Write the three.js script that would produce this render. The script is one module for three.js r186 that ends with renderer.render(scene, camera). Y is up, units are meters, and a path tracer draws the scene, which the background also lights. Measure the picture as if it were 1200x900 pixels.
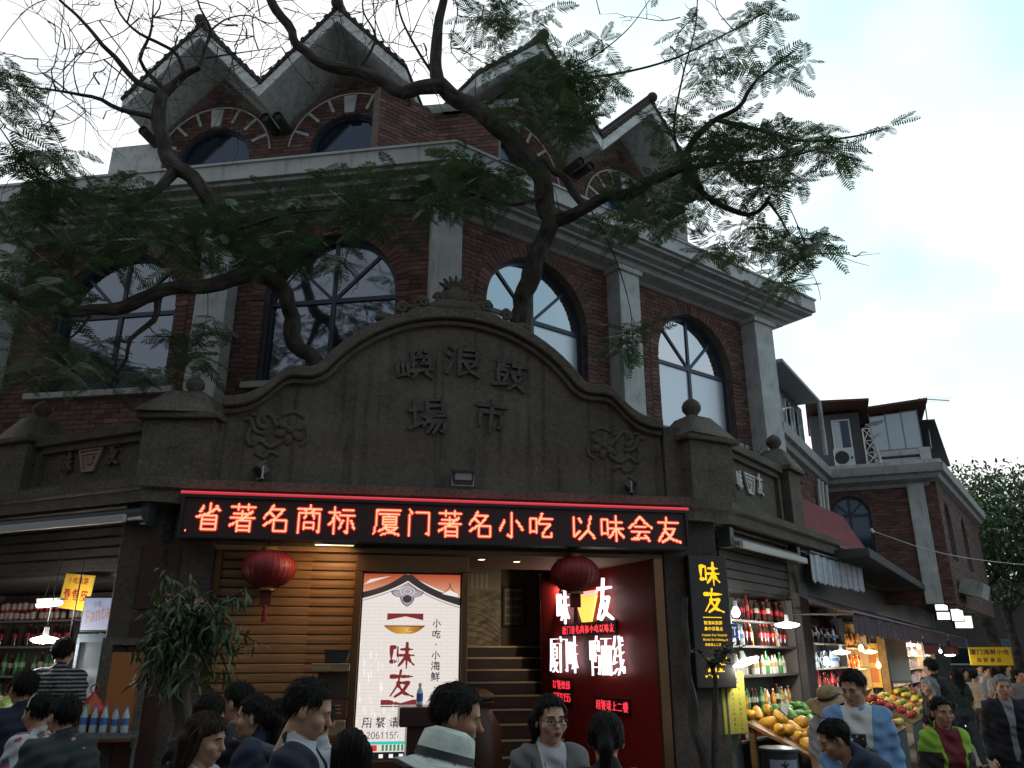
import * as THREE from 'three';
import { mergeGeometries, toCreasedNormals } from 'three/addons/utils/BufferGeometryUtils.js';
import { RoundedBoxGeometry } from 'three/addons/geometries/RoundedBoxGeometry.js';
import { RectAreaLightUniformsLib } from 'three/addons/lights/RectAreaLightUniformsLib.js';
RectAreaLightUniformsLib.init();

// ---------- camera, sky, sun, exposure ----------
const scene = new THREE.Scene();
const CAM_H = 1.85, PITCH = 19 * Math.PI / 180, FOCAL = 924;
const camera = new THREE.PerspectiveCamera(2 * Math.atan(450 / FOCAL) * 180 / Math.PI, 4 / 3, 0.1, 400);
camera.position.set(0, CAM_H, 0);
camera.rotation.set(PITCH, 0, 0);
scene.add(camera);
const renderer = new THREE.WebGLRenderer({ antialias: true });
renderer.toneMapping = THREE.LinearToneMapping;
renderer.toneMappingExposure = 1.12;
renderer.shadowMap.enabled = true;

let seedState = 12345;
function rnd() { seedState = (seedState + 0x6d2b79f5) | 0; let t = Math.imul(seedState ^ (seedState >>> 15), 1 | seedState); t = (t + Math.imul(t ^ (t >>> 7), 61 | t)) ^ t; return ((t ^ (t >>> 14)) >>> 0) / 4294967296; }
const reseed = (s) => { seedState = s; };
const rr = (a, b) => a + (b - a) * rnd();
const clamp = (x, a = 0, b = 1) => Math.min(b, Math.max(a, x));
const sstep = (a, b, x) => { const t = clamp((x - a) / (b - a)); return t * t * (3 - 2 * t); };
const lerp = (a, b, t) => a + (b - a) * t;
// periodic value noise
function makeNoise(seed, n = 64) {
  reseed(seed); const g = new Float32Array(n * n).map(() => rnd());
  return (x, y, per = n) => {
    const xi = Math.floor(x), yi = Math.floor(y), fx = x - xi, fy = y - yi, sx = fx * fx * (3 - 2 * fx), sy = fy * fy * (3 - 2 * fy);
    const m = (a) => ((a % per) + per) % per, G = (a, b) => g[(m(b) % n) * n + (m(a) % n)];
    return lerp(lerp(G(xi, yi), G(xi + 1, yi), sx), lerp(G(xi, yi + 1), G(xi + 1, yi + 1), sx), sy);
  };
}
const nz = makeNoise(7), nz2 = makeNoise(99);
const fbm = (x, y, per, oct = 4) => { let s = 0, a = 0.5, p = per; for (let i = 0; i < oct; i++) { s += a * nz(x, y, p); x *= 2; y *= 2; p *= 2; a *= 0.5; } return s / (1 - Math.pow(0.5, oct)); };

const SUN_DIR = new THREE.Vector3(Math.sin(0.35) * Math.cos(0.16), Math.sin(0.16), -Math.cos(0.35) * Math.cos(0.16)).normalize();
{ // dusk sky: pale cyan with soft white cloud banks, brightest over the sunset side, greyer opposite
  const W = 1024, H = 512, d = new Float32Array(W * H * 4);
  for (let j = 0; j < H; j++) for (let i = 0; i < W; i++) {
    const up = ((j + 0.5) / H - 0.5) * Math.PI, ro = ((i + 0.5) / W - 0.5) * 2 * Math.PI;
    const x = Math.cos(ro) * Math.cos(up), y = Math.sin(up), z = Math.sin(ro) * Math.cos(up);
    const c = x * SUN_DIR.x + y * SUN_DIR.y + z * SUN_DIR.z, g = Math.pow(clamp(c * 0.5 + 0.5), 1.1);
    const yy = Math.max(y, 0.02), k = 2.1 / (yy + 0.35);
    const n = fbm(x * k + 20.3, z * k + 11.7, 4096, 5), n2 = fbm(x * k * 0.35 + 5.1, z * k * 0.35 + 40.2, 4096, 3);
    let cl = sstep(0.5, 0.72, n * 0.65 + n2 * 0.42 - 0.1 * sstep(0.3, 0.7, y));
    cl = clamp(cl + (1 - sstep(0.05, 0.5, y)) * 0.6 + sstep(0.15, -0.4, x) * 0.55 - 0.55 * sstep(0.34, 0.6, y) * sstep(0.0, 0.4, x));
    const lum = lerp(0.36, 1.18, g);
    const bl = [lerp(0.5, 0.6, g), lerp(0.68, 0.84, g), lerp(0.82, 0.9, g)], wh = [lerp(0.86, 1.06, g), lerp(0.92, 1.06, g), lerp(1.0, 1.07, g)];
    const o = (j * W + i) * 4;
    for (let q = 0; q < 3; q++) d[o + q] = lerp(bl[q], wh[q], cl) * lum;
    d[o + 3] = 1;
  }
  const t = new THREE.DataTexture(d, W, H, THREE.RGBAFormat, THREE.FloatType);
  t.mapping = THREE.EquirectangularReflectionMapping; t.magFilter = THREE.LinearFilter; t.minFilter = THREE.LinearFilter; t.needsUpdate = true;
  scene.background = t; scene.environment = t;
}
const sun = new THREE.DirectionalLight(new THREE.Color(1, 0.93, 0.84), 0.5);
sun.position.copy(SUN_DIR).multiplyScalar(60); sun.castShadow = true; sun.shadow.radius = 25;
Object.assign(sun.shadow.camera, { left: -40, right: 40, top: 40, bottom: -40, near: 1, far: 160 }); sun.shadow.mapSize.set(2048, 2048);
scene.add(sun); scene.add(sun.target);

// ---------- helpers: frames of the facades, naming, tagging ----------
class Frame { // a vertical plane: u along it to the right, v up, w out towards the street
  constructor(x, z, deg) { this.x = x; this.z = z; this.a = deg * Math.PI / 180; this.ux = Math.cos(this.a); this.uz = -Math.sin(this.a); this.nx = Math.sin(this.a); this.nz = Math.cos(this.a); }
  P(u, v, w = 0) { return new THREE.Vector3(this.x + this.ux * u + this.nx * w, v, this.z + this.uz * u + this.nz * w); }
  at(u, w = 0, deg = 0) { const p = this.P(u, 0, w); return new Frame(p.x, p.z, this.a * 180 / Math.PI + deg); }
}
const WORLD = new Frame(0, 0, 0);
const FR = new Frame(-3.54, -8.51, 10.5), UL = new Frame(-1.05, -10.75, -9), UR = new Frame(-1.05, -10.75, 37);
const LW = FR.at(-0.35, 0.05, -34.5), RW = FR.at(6.05, 0.0, 41.5);
const px = (x, y, depth) => { const a = x - 600, b = 450 - y, up = b * Math.cos(PITCH) + FOCAL * Math.sin(PITCH), fw = FOCAL * Math.cos(PITCH) - b * Math.sin(PITCH); return new THREE.Vector3(a / fw * depth, CAM_H + up / fw * depth, -depth); };

const taken = new Set();
function numbered(n) { if (!taken.has(n)) { taken.add(n); return n; } let i = 1; while (taken.has(n + '_' + String(i).padStart(3, '0'))) i++; n += '_' + String(i).padStart(3, '0'); taken.add(n); return n; }
function tag(o, label, category, group, kind) { if (label) o.userData.label = label; if (category) o.userData.category = category; if (group) o.userData.group = group; if (kind) o.userData.kind = kind; return o; }
function thing(name, label, category, p = [0, 0, 0], group, turn = 0) {
  const o = new THREE.Group(); o.name = numbered(name); o.position.set(p.x ?? p[0], p.y ?? p[1], p.z ?? p[2]); o.rotation.y = turn; scene.add(o); return tag(o, label, category, group);
}
const _m = new THREE.Matrix4();
function seat(o, parent, fr, p) { // put o at frame coordinates whatever its parent's own place is
  const w = fr.P(p[0], p[1], p[2]); o.position.copy(w); o.rotation.set(0, fr.a, 0);
  if (parent !== scene) { parent.updateWorldMatrix(true, false); o.updateMatrix(); _m.copy(parent.matrixWorld).invert().multiply(o.matrix); _m.decompose(o.position, o.quaternion, o.scale); }
  parent.add(o); return o;
}
function M(name, geo, mat, parent, fr = WORLD, p = [0, 0, 0]) {
  const m = new THREE.Mesh(Array.isArray(geo) ? merge(geo) : geo, mat); m.castShadow = m.receiveShadow = true;
  m.name = parent === scene ? numbered(name) : name;
  return seat(m, parent, fr, p);
}
function G(name, parent, fr = WORLD, p = [0, 0, 0]) { const g = new THREE.Group(); g.name = name; return seat(g, parent, fr, p); }
function L(name, geo, mat, parent) { const m = new THREE.Mesh(Array.isArray(geo) ? merge(geo) : geo, mat); m.castShadow = m.receiveShadow = true; m.name = name; parent.add(m); return m; } // in the parent's own axes
function copyOf(o, label, group) { const c = o.clone(); c.name = numbered(o.name.replace(/_\d{3}$/, '')); scene.add(c); if (label) c.userData = { ...c.userData, label }; if (group) c.userData.group = group; return c; }

// ---------- geometry helpers ----------
function merge(list) {
  const gs = list.map((g) => { g = g.index ? g.toNonIndexed() : g.clone(); for (const k of Object.keys(g.attributes)) if (!['position', 'normal', 'uv', 'color'].includes(k)) g.deleteAttribute(k); if (!g.attributes.normal) g.computeVertexNormals(); if (!g.attributes.uv) g.setAttribute('uv', new THREE.BufferAttribute(new Float32Array(g.attributes.position.count * 2), 2)); return g; });
  if (gs.some((g) => g.attributes.color) && !gs.every((g) => g.attributes.color)) gs.forEach((g) => { if (!g.attributes.color) g.setAttribute('color', new THREE.BufferAttribute(new Float32Array(g.attributes.position.count * 3).fill(1), 3)); });
  return gs.length === 1 ? gs[0] : mergeGeometries(gs);
}
function uvBox(g, s = 1) { // uv in metres from the dominant axis of each face
  g = g.index ? g.toNonIndexed() : g; if (!g.attributes.normal) g.computeVertexNormals();
  const p = g.attributes.position, n = g.attributes.normal, uv = new Float32Array(p.count * 2);
  for (let i = 0; i < p.count; i++) {
    const ax = Math.abs(n.getX(i)), ay = Math.abs(n.getY(i)), az = Math.abs(n.getZ(i));
    let a, b; if (ay > ax && ay > az) { a = p.getX(i); b = p.getZ(i); } else if (ax > az) { a = p.getZ(i); b = p.getY(i); } else { a = p.getX(i); b = p.getY(i); }
    uv[i * 2] = a * s; uv[i * 2 + 1] = b * s;
  }
  g.setAttribute('uv', new THREE.BufferAttribute(uv, 2)); return g;
}
function box(u0, u1, v0, v1, w0, w1, bevel = 0) { // a box between the given bounds
  const a = u1 - u0, b = v1 - v0, c = w1 - w0, g = bevel ? new RoundedBoxGeometry(a, b, c, 1, Math.min(bevel, a / 2.1, b / 2.1, c / 2.1)) : new THREE.BoxGeometry(a, b, c);
  g.translate((u0 + u1) / 2, (v0 + v1) / 2, (w0 + w1) / 2); return uvBox(g);
}
function poly(pts, w0, w1, holes = [], bevel = 0) { // extrude an outline in the plane
  const s = pts instanceof THREE.Shape ? pts : new THREE.Shape(pts.map((p) => new THREE.Vector2(p[0], p[1]))); s.holes.push(...holes);
  const g = new THREE.ExtrudeGeometry(s, { depth: w1 - w0 - 2 * bevel, bevelEnabled: bevel > 0, bevelSize: bevel, bevelThickness: bevel, bevelOffset: -bevel, bevelSegments: 1, curveSegments: 20 });
  g.translate(0, 0, w0 + bevel); return uvBox(g);
}
function archPath(uc, r, spring, v0, inset = 0) {
  const P = new THREE.Path(), R = r - inset; P.moveTo(uc - R, v0 + inset); P.lineTo(uc + R, v0 + inset); P.lineTo(uc + R, spring); P.absarc(uc, spring, R, 0, Math.PI, false); P.lineTo(uc - R, v0 + inset); return P;
}
const cyl = (r0, r1, h, n = 12, open = false) => new THREE.CylinderGeometry(r0, r1, h, n, 1, open);
function rod(a, b, r, r2 = r, n = 6) { const d = new THREE.Vector3().subVectors(b, a), l = d.length(), g = cyl(r2, r, l, n); g.translate(0, l / 2, 0); g.applyQuaternion(new THREE.Quaternion().setFromUnitVectors(new THREE.Vector3(0, 1, 0), d.normalize())); g.translate(a.x, a.y, a.z); return g; }
const V = (x, y, z) => new THREE.Vector3(x, y, z);
const tf = (g, p = [0, 0, 0], r = [0, 0, 0], s = [1, 1, 1]) => { g = g.clone(); g.applyMatrix4(new THREE.Matrix4().compose(V(...p), new THREE.Quaternion().setFromEuler(new THREE.Euler(...r)), V(...(Array.isArray(s) ? s : [s, s, s])))); return g; };
const lathe = (pts, n = 20) => new THREE.LatheGeometry(pts.map((p) => new THREE.Vector2(p[0], p[1])), n);
const tubeOf = (pts, r, seg = 20, n = 6) => new THREE.TubeGeometry(new THREE.CatmullRomCurve3(pts), seg, r, n);
function paint(g, c) { const n = g.attributes.position.count, a = new Float32Array(n * 3); for (let i = 0; i < n; i++) a.set(c, i * 3); g.setAttribute('color', new THREE.BufferAttribute(a, 3)); return g; }
// sweep a profile [[out, up]...] along a plan polyline of world points [x, z], outward side = left-hand normal given by side
function sweep(path, profile, closed = false) {
  const N = path.length, pos = [], uv = [], dirs = [];
  for (let i = 0; i < N - 1; i++) { const dx = path[i + 1][0] - path[i][0], dz = path[i + 1][1] - path[i][1], l = Math.hypot(dx, dz); dirs.push([dx / l, dz / l]); }
  const off = path.map((_, i) => { const a = dirs[Math.max(0, i - 1)], b = dirs[Math.min(N - 2, i)]; let nx = -(a[1] + b[1]), nzz = a[0] + b[0]; const l = Math.hypot(nx, nzz); nx /= l; nzz /= l; const k = 1 / Math.max(0.3, nx * -b[1] + nzz * b[0]); return [nx * k, nzz * k]; });
  let run = 0;
  for (let i = 0; i < N - 1; i++) {
    const len = Math.hypot(path[i + 1][0] - path[i][0], path[i + 1][1] - path[i][1]); let pl = 0;
    for (let j = 0; j < profile.length - 1; j++) {
      const [o0, y0] = profile[j], [o1, y1] = profile[j + 1], dl = Math.hypot(o1 - o0, y1 - y0);
      const A = [path[i][0] + off[i][0] * o0, y0, path[i][1] + off[i][1] * o0], B = [path[i + 1][0] + off[i + 1][0] * o0, y0, path[i + 1][1] + off[i + 1][1] * o0];
      const C = [path[i + 1][0] + off[i + 1][0] * o1, y1, path[i + 1][1] + off[i + 1][1] * o1], D = [path[i][0] + off[i][0] * o1, y1, path[i][1] + off[i][1] * o1];
      pos.push(...A, ...C, ...B, ...A, ...D, ...C);
      uv.push(run, pl, run + len, pl + dl, run + len, pl, run, pl, run, pl + dl, run + len, pl + dl); pl += dl;
    }
    run += len;
  }
  // end caps
  for (const i of [0, N - 1]) {
    const tri = THREE.ShapeUtils.triangulateShape(profile.map((p) => new THREE.Vector2(p[0], p[1])), []);
    for (const t of tri) for (const q of t) { const [o, y] = profile[q]; pos.push(path[i][0] + off[i][0] * o, y, path[i][1] + off[i][1] * o); uv.push(o, y); }
  }
  const g = new THREE.BufferGeometry(); g.setAttribute('position', new THREE.Float32BufferAttribute(pos, 3)); g.setAttribute('uv', new THREE.Float32BufferAttribute(uv, 2)); g.computeVertexNormals(); return g;
}

// ---------- textures and materials ----------
function tex(size, fn, { srgb = false, repeat = 1, w = size, h = size } = {}) { // fn(u, v) -> [r, g, b] or number, 0..1
  const d = new Uint8Array(w * h * 4);
  for (let j = 0; j < h; j++) for (let i = 0; i < w; i++) { let c = fn(i / w, j / h); if (typeof c === 'number') c = [c, c, c]; const o = (j * w + i) * 4; for (let k = 0; k < 3; k++) d[o + k] = clamp(c[k]) * 255; d[o + 3] = 255; }
  const t = new THREE.DataTexture(d, w, h); t.wrapS = t.wrapT = THREE.RepeatWrapping; t.magFilter = THREE.LinearFilter; t.minFilter = THREE.LinearMipmapLinearFilter; t.generateMipmaps = true; if (srgb) t.colorSpace = THREE.SRGBColorSpace; t.repeat.set(repeat, repeat); t.needsUpdate = true; return t;
}
function canvasTex(w, h, draw) { const c = document.createElement('canvas'); c.width = w; c.height = h; draw(c.getContext('2d'), w, h); const t = new THREE.CanvasTexture(c); t.colorSpace = THREE.SRGBColorSpace; t.anisotropy = 4; return t; }
const C3 = (r, g, b) => new THREE.Color().setRGB(r, g, b);
function mat(r, g, b, rough = 0.8, o = {}) { return new THREE.MeshStandardMaterial({ color: C3(r, g, b), roughness: rough, ...o }); }
const glow = (r, g, b, base = 0.8) => new THREE.MeshStandardMaterial({ color: C3(base, base, base), roughness: 0.5, emissive: C3(1, 1, 1).setRGB(r, g, b), emissiveIntensity: 1 });
const rep = (t, k) => { const c = t.clone(); c.repeat.set(k, k); c.needsUpdate = true; return c; };
reseed(5);
const speck = new Float32Array(512 * 512).map(() => rnd());
const tGranite = tex(512, (u, v) => { const s = speck[Math.floor(v * 512) * 512 + Math.floor(u * 512)], q = speck[Math.floor(v * 150) * 512 + Math.floor(u * 150) + 7], f = fbm(u * 6, v * 6, 6, 5), g = fbm(u * 40, v * 40, 40, 2); return 0.46 + (f - 0.5) * 0.26 + (g - 0.5) * 0.35 + (s < 0.05 ? -0.2 : (s - 0.5) * 0.18) + (q > 0.988 ? 0.55 : q > 0.95 ? 0.2 : q < 0.06 ? -0.16 : 0); });
const tPlaster = tex(512, (u, v) => { const f = fbm(u * 5, v * 5, 5, 5), streak = fbm(u * 24, v * 3, 24, 4), fine = speck[Math.floor(v * 512) * 512 + Math.floor(u * 512)]; const k = 0.78 + (f - 0.5) * 0.28 + (fine - 0.5) * 0.05 - sstep(0.52, 0.85, streak) * 0.22; return [k, k * 0.99, k * 0.97]; });
const tFine = tex(256, (u, v) => 0.8 + (fbm(u * 16, v * 16, 16, 4) - 0.5) * 0.6 + (speck[Math.floor(v * 256) * 512 + Math.floor(u * 256)] - 0.5) * 0.12);
const tWood = tex(512, (u, v) => { const g = fbm(u * 3, v * 60, 60, 4), k = fbm(u * 2, v * 8, 8, 3); return 0.62 + (g - 0.5) * 0.55 + (k - 0.5) * 0.3; });
const tBark = tex(512, (u, v) => { const r = fbm(u * 30, v * 6, 30, 4), k = fbm(u * 4, v * 4, 4, 4); return 0.5 + (r - 0.5) * 0.9 + (k - 0.5) * 0.5; });
const tPave = tex(512, (u, v) => { const f = fbm(u * 8, v * 8, 8, 5), s = speck[Math.floor(v * 512) * 512 + Math.floor(u * 512)]; return 0.6 + (f - 0.5) * 0.6 + (s - 0.5) * 0.25; });
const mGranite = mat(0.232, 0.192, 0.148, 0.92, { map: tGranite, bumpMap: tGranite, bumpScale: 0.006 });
const mFloorTile = mat(0.2, 0.17, 0.15, 0.5, { map: tGranite, bumpMap: tGranite, bumpScale: 0.003 });
const mPlaster = mat(0.62, 0.64, 0.64, 0.85, { map: tPlaster, bumpMap: tFine, bumpScale: 0.002 });
const tParapet = tex(0, (u, v) => { const q = speck[Math.floor(v * 380) * 512 + Math.floor(u * 760) % 512], s = speck[Math.floor(v * 500) * 512 + Math.floor(u * 2048) % 512], f = fbm(u * 12, v * 6, 12, 5), st = fbm(u * 70, v * 2.2, 70, 4), g = fbm(u * 150, v * 75, 150, 2); return 0.47 + (f - 0.5) * 0.34 + (g - 0.5) * 0.2 + (s - 0.5) * 0.14 - sstep(0.56, 0.78, st) * 0.16 + (q > 0.988 ? 0.5 : q > 0.95 ? 0.18 : q < 0.06 ? -0.14 : 0); }, { w: 2048, h: 1024 });
tParapet.repeat.set(1 / 6.2, 1 / 3.1);
const mParapet = mat(0.232, 0.192, 0.148, 0.92, { map: tParapet, bumpMap: tParapet, bumpScale: 0.006 });
const tCloth = tex(256, (u, v) => 0.86 + (fbm(u * 6, v * 6, 6, 3) - 0.5) * 0.14 + 0.05 * Math.sin(u * 256 * 1.05) * Math.sin(v * 256 * 1.05));
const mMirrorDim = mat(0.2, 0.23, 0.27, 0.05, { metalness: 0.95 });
const mSoffit = mat(0.74, 0.75, 0.73, 0.85, { map: tFine });
const mCornice = mat(0.46, 0.47, 0.46, 0.85, { map: tPlaster });
const mMortar = mat(0.2, 0.15, 0.13, 0.95, { map: tFine });
const mBrick = mat(1, 1, 1, 0.88, { vertexColors: true, map: tFine, bumpMap: tFine, bumpScale: 0.003 });
const mFrameBlue = mat(0.025, 0.04, 0.075, 0.4);
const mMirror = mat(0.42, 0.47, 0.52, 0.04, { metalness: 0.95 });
const mFilm = mat(0.6, 0.66, 0.73, 0.38, { metalness: 0.6 });
const mDarkGlass = mat(0.05, 0.07, 0.1, 0.06, { metalness: 0.75 });
const mWood = mat(0.34, 0.17, 0.06, 0.5, { map: tWood });
const mBronze = mat(0.16, 0.08, 0.035, 0.35, { metalness: 0.6 });
const mBark = mat(0.1, 0.082, 0.066, 0.95, { map: tBark, bumpMap: tBark, bumpScale: 0.05 });
const mSteel = mat(0.3, 0.31, 0.32, 0.4, { metalness: 0.7 });
const mBlack = mat(0.015, 0.015, 0.016, 0.5);
const mDark = mat(0.04, 0.038, 0.036, 0.7);
const mWhite = mat(0.75, 0.75, 0.73, 0.5);
const mRoofTile = mat(0.075, 0.06, 0.055, 0.9, { map: tFine });
const mRust = mat(0.13, 0.05, 0.035, 0.85, { map: tFine });
// ---------- written characters as strokes, xxyy points on a 100 grid, y down ----------
const GLYPH = {
  省: '5005 5030;3015 2035;7012 8530;7025 4542 1052;3048 3096;3048 7848 7896;3063 7863;3078 7878;3094 7894',
  著: '0815 9215;3205 3226;6805 6826;2036 7836;4828 4850;1050 9050;8030 5055 0880;3562 3598;3562 7862 7898;3579 7879;3596 7896',
  名: '4004 2530 0850;3218 7518 5545 0878;3032 4545;4258 4296;4258 8858 8896;4294 8894',
  商: '5002 5013;0814 9214;3519 4028;6519 5828;1230 1298;1230 8830 8896 8092;4032 3248;6232 6848;3560 3585;3560 6560 6585;3583 6583',
  标: '0525 4525;2605 2698;2628 1855 0468;2832 4250;5015 9015;4535 9635;7037 7095 6090;5550 4480;8350 9580',
  厦: '1010 9510;1212 1055 0295;2022 9222;5523 5030;3232 3262;3232 8032 8062;3242 8042;3252 8052;3262 8062;4862 3578 2085;4072 8572 6088 3098;4575 6590 9298',
  门: '1505 2518;1222 1298;4012 8812 8895 7890', 小: '5005 5095 4088;2535 0870;7032 9568',
  吃: '0825 0875;0825 3525 3575;0873 3573;5505 4040;4825 9525;4545 8545 5580 5892 8892 9275',
  以: '1515 1585 4065;3520 4535;8010 7060 3595;7060 9592', 味: '0820 0875;0820 3220 3275;0873 3273;4528 9028;4050 9650;6805 6898;6552 5075 3888;7052 8272 9685',
  会: '5003 3028 0448;5003 7028 9646;3042 7042;1560 8560;4862 3585 1590 7886;6875 8595', 友: '1025 9025;4503 3555 0895;3548 7548 5580 2598;3555 6085 9598',
  鼓: '0815 4815;2803 2828;1228 4428;1540 1558;1540 4240 4258;1557 4257;1865 2278;4063 3478;0586 5080;5522 9822;7505 7545;5545 9045 7475 5096;6052 7880 9896',
  浪: '1008 2018;0430 1440;0590 2055;6002 6512;4016 8816 8852;4034 8834;4052 8852;4016 4094 6284;8858 7068;5554 7080 9896',
  嶼: '1830 1880;0445 0480 3078;3245 3282;4612 4666;4612 5812;4630 5630;4648 5648;9212 9266;8012 9212;8230 9230;8248 9248;7005 6228 7828 7450 6850;3868 9968;5475 4290;8075 9592',
  市: '5002 5015;0820 9220;2038 2082;2038 8038 8082 7280;5020 5098',
  場: '0435 3535;1808 1875;0482 3868;5008 5042;5008 8808 8842;5025 8825;5042 8842;4052 9852;5852 3878;5065 9265 9095 8090;6866 4895;8266 6298',
  海: '1008 2018;0430 1440;0590 2055;5003 3522;4815 9215;4528 4085 9485;4528 8828 8895 8092;3255 9855;6235 6845;6062 6675',
  鲜: '2002 0825;1815 3815 3028;1028 1065;1028 4228 4265;1046 4246;2628 2665;1065 4265;0488 4880;5805 6518;9003 8218;5525 9525;5845 9245;5068 9868;7525 7598',
  用: '1810 1565 0595;1810 8810 8896 8092;1838 8838;1664 8864;5210 5296',
  餐: '2003 2018;2010 4010;0822 4222 1545;2030 3040;5510 9010 5548;6020 9548;5045 0870;5045 9270;5060 5068;3070 3095;3070 7070 7088;3080 7080;3096 5590;7588 9098',
  请: '1005 2018;0535 2035 2085 3078;6503 6546;4012 9412;4528 9028;3845 9845;4655 4698;4655 8655 8698 8095;4670 8670;4684 8684', 上: '4805 4890;4845 8845;0592 9592',
  鸭: '0815 0860;0815 4215 4260;0837 4237;0860 4260;2515 2598;7003 6415;5215 5265;5215 8815 8540;6025 6835;5250 9250 9095 8092;4878 8578',
  面: '0510 9510;5010 4528;1228 1296;1228 8828 8896;1295 8895;3828 3895;6228 6295;3850 6250;3872 6272',
  线: '2505 0835 3035 0570 3565;0592 3880;4532 9025;4252 9642;5805 7070 9590 9675;9060 4595;8008 8818', 订: '1208 2222;0538 2038 2088 3278;4220 9620;7020 7095 6088',
  热: '0522 4222;2305 2358 1655;0450 4240;4825 8225 8055 9562 9650;6505 6240 4562;5038 6048;1275 0595;3575 4095;5875 6595;8075 9595',
  旅: '2003 2815;0420 4220;2022 1865 0495;1845 3845 3692 2888;5503 4530;5218 9618;9030 6545;5840 5892 6882;6545 7570 9892;9255 7568',
  游: '0808 1618;0330 1240;0490 1860;3003 3514;2022 4822;3022 2860 1895;2845 4545 4292;6003 5025;5518 9618;6035 8835 7245 7295 6490;5262 9862',
  集: '3503 1835;2518 2560;5003 5515;2518 9018;2532 8532;2546 8546;5518 5560;2560 9060;0570 9570;5060 5098;4872 1092;5272 9092',
  中: '1025 1065;1025 9025 9065;1063 9063;5003 5098', 供: '2503 0545;1832 1898;4522 9522;5505 5568;8005 8068;3568 9868;5575 3895;7875 9595',
  点: '5003 5035;5018 8818;1838 1870;1838 8238 8270;1868 8268;1578 0598;3880 4298;6080 6598;8078 9698', 屿: '2010 2080;0530 0580 3880;3830 3882;5025 9025;5505 5250 9250 8892 7890;4568 8068',
  春: '1512 8512;2026 8026;0540 9540;5003 3545 0565;5540 9565;3058 3098;3058 7258 7298;3076 7276;3096 7296', 卷: '3003 3815;7003 6215;1520 8520;0536 9536;5005 4040 0562;6238 9560;3055 7055 7072 4072;3055 3092 8592 8882',
  皮: '1815 1560 0595;1815 9015 8028;5503 5545;2045 8045 5580 2898;3055 6085 9598', 二: '1525 8525;0588 9588', 楼: '0425 4025;2205 2298;2030 0465;2432 3848;5008 5518;9005 8218;4228 9828;7003 7050;6830 4450;7230 9648;4062 9862;6250 5080 9098;8562 7085 4598',
  水: '5003 5095 4090;1030 4030 3060 0880;9020 5845;5540 7565 9888', '·': '4550 5550', ',': '1588 2088 1298', ':': '4530 5030;4575 5075', '7': '2008 8008 4595', '0': '3008 2050 3092 7092 8050 7008 3008', '1': '3520 5508 5592', '5': '8008 2808 2545 7045 8070 7092 2092',
};
const strokesOf = (ch) => GLYPH[ch].split(';').map((s) => s.split(' ').map((p) => [+p.slice(0, 2) / 100, +p.slice(2) / 100]));
function drawGlyph(ctx, ch, x, y, s, lw, brush = 0, sx = s) { // s = size in pixels; brush > 0 swells the start of a stroke and thins its end
  ctx.lineCap = ctx.lineJoin = 'round';
  for (const st of strokesOf(ch)) {
    if (!brush) { ctx.lineWidth = lw; ctx.beginPath(); st.forEach(([a, b], i) => (i ? ctx.lineTo(x + a * sx, y + b * s) : ctx.moveTo(x + a * sx, y + b * s))); ctx.stroke(); continue; }
    const n = st.length - 1;
    for (let i = 0; i < n; i++) for (let k = 0; k < 6; k++) {
      const t = (i + k / 6) / n, a = lerp(st[i][0], st[i + 1][0], k / 6), b = lerp(st[i][1], st[i + 1][1], k / 6), c = lerp(st[i][0], st[i + 1][0], (k + 1) / 6), d = lerp(st[i][1], st[i + 1][1], (k + 1) / 6);
      ctx.lineWidth = lw * lerp(1, 1 - brush, t) * (0.85 + 0.3 * Math.sin(t * 5 + a * 9)); ctx.beginPath(); ctx.moveTo(x + a * sx, y + b * s); ctx.lineTo(x + c * sx, y + d * s); ctx.stroke();
    }
  }
}
function drawText(ctx, str, x, y, s, lw, gap = 0, brush = 0, vertical = false) { for (const ch of str) { if (GLYPH[ch]) drawGlyph(ctx, ch, x, y, s, lw, brush); if (vertical) y += s + gap; else x += s + gap; } }
// raised strokes: local origin at the character's lower left corner, size s, thickness d
function glyphSolid(ch, s, sw, d, brush = 0, sx = s) {
  const out = [];
  for (const st of strokesOf(ch)) {
    const P = st.map(([a, b]) => [a * sx, (1 - b) * s]), n = P.length - 1;
    for (let i = 0; i < n; i++) {
      const a = P[i], b = P[i + 1], dx = b[0] - a[0], dy = b[1] - a[1], l = Math.hypot(dx, dy) || 1e-6, ox = -dy / l, oy = dx / l, w0 = sw / 2 * lerp(1.1, 1 - brush, i / n), w1 = sw / 2 * lerp(1.1, 1 - brush, (i + 1) / n), e = sw * 0.3, ex = dx / l * e, ey = dy / l * e;
      const z = d * (0.94 + 0.06 * ((i * 7 + out.length * 3) % 5) / 4);
      out.push(poly([[a[0] - ex + ox * w0 * 0.7, a[1] - ey + oy * w0 * 0.7], [a[0] + ox * w0, a[1] + oy * w0], [b[0] + ox * w1, b[1] + oy * w1], [b[0] + ex, b[1] + ey], [b[0] - ox * w1, b[1] - oy * w1], [a[0] - ox * w0, a[1] - oy * w0], [a[0] - ex - ox * w0 * 0.7, a[1] - ey - oy * w0 * 0.7]].reverse(), 0, z));
    }
  }
  return merge(out);
}
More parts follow.
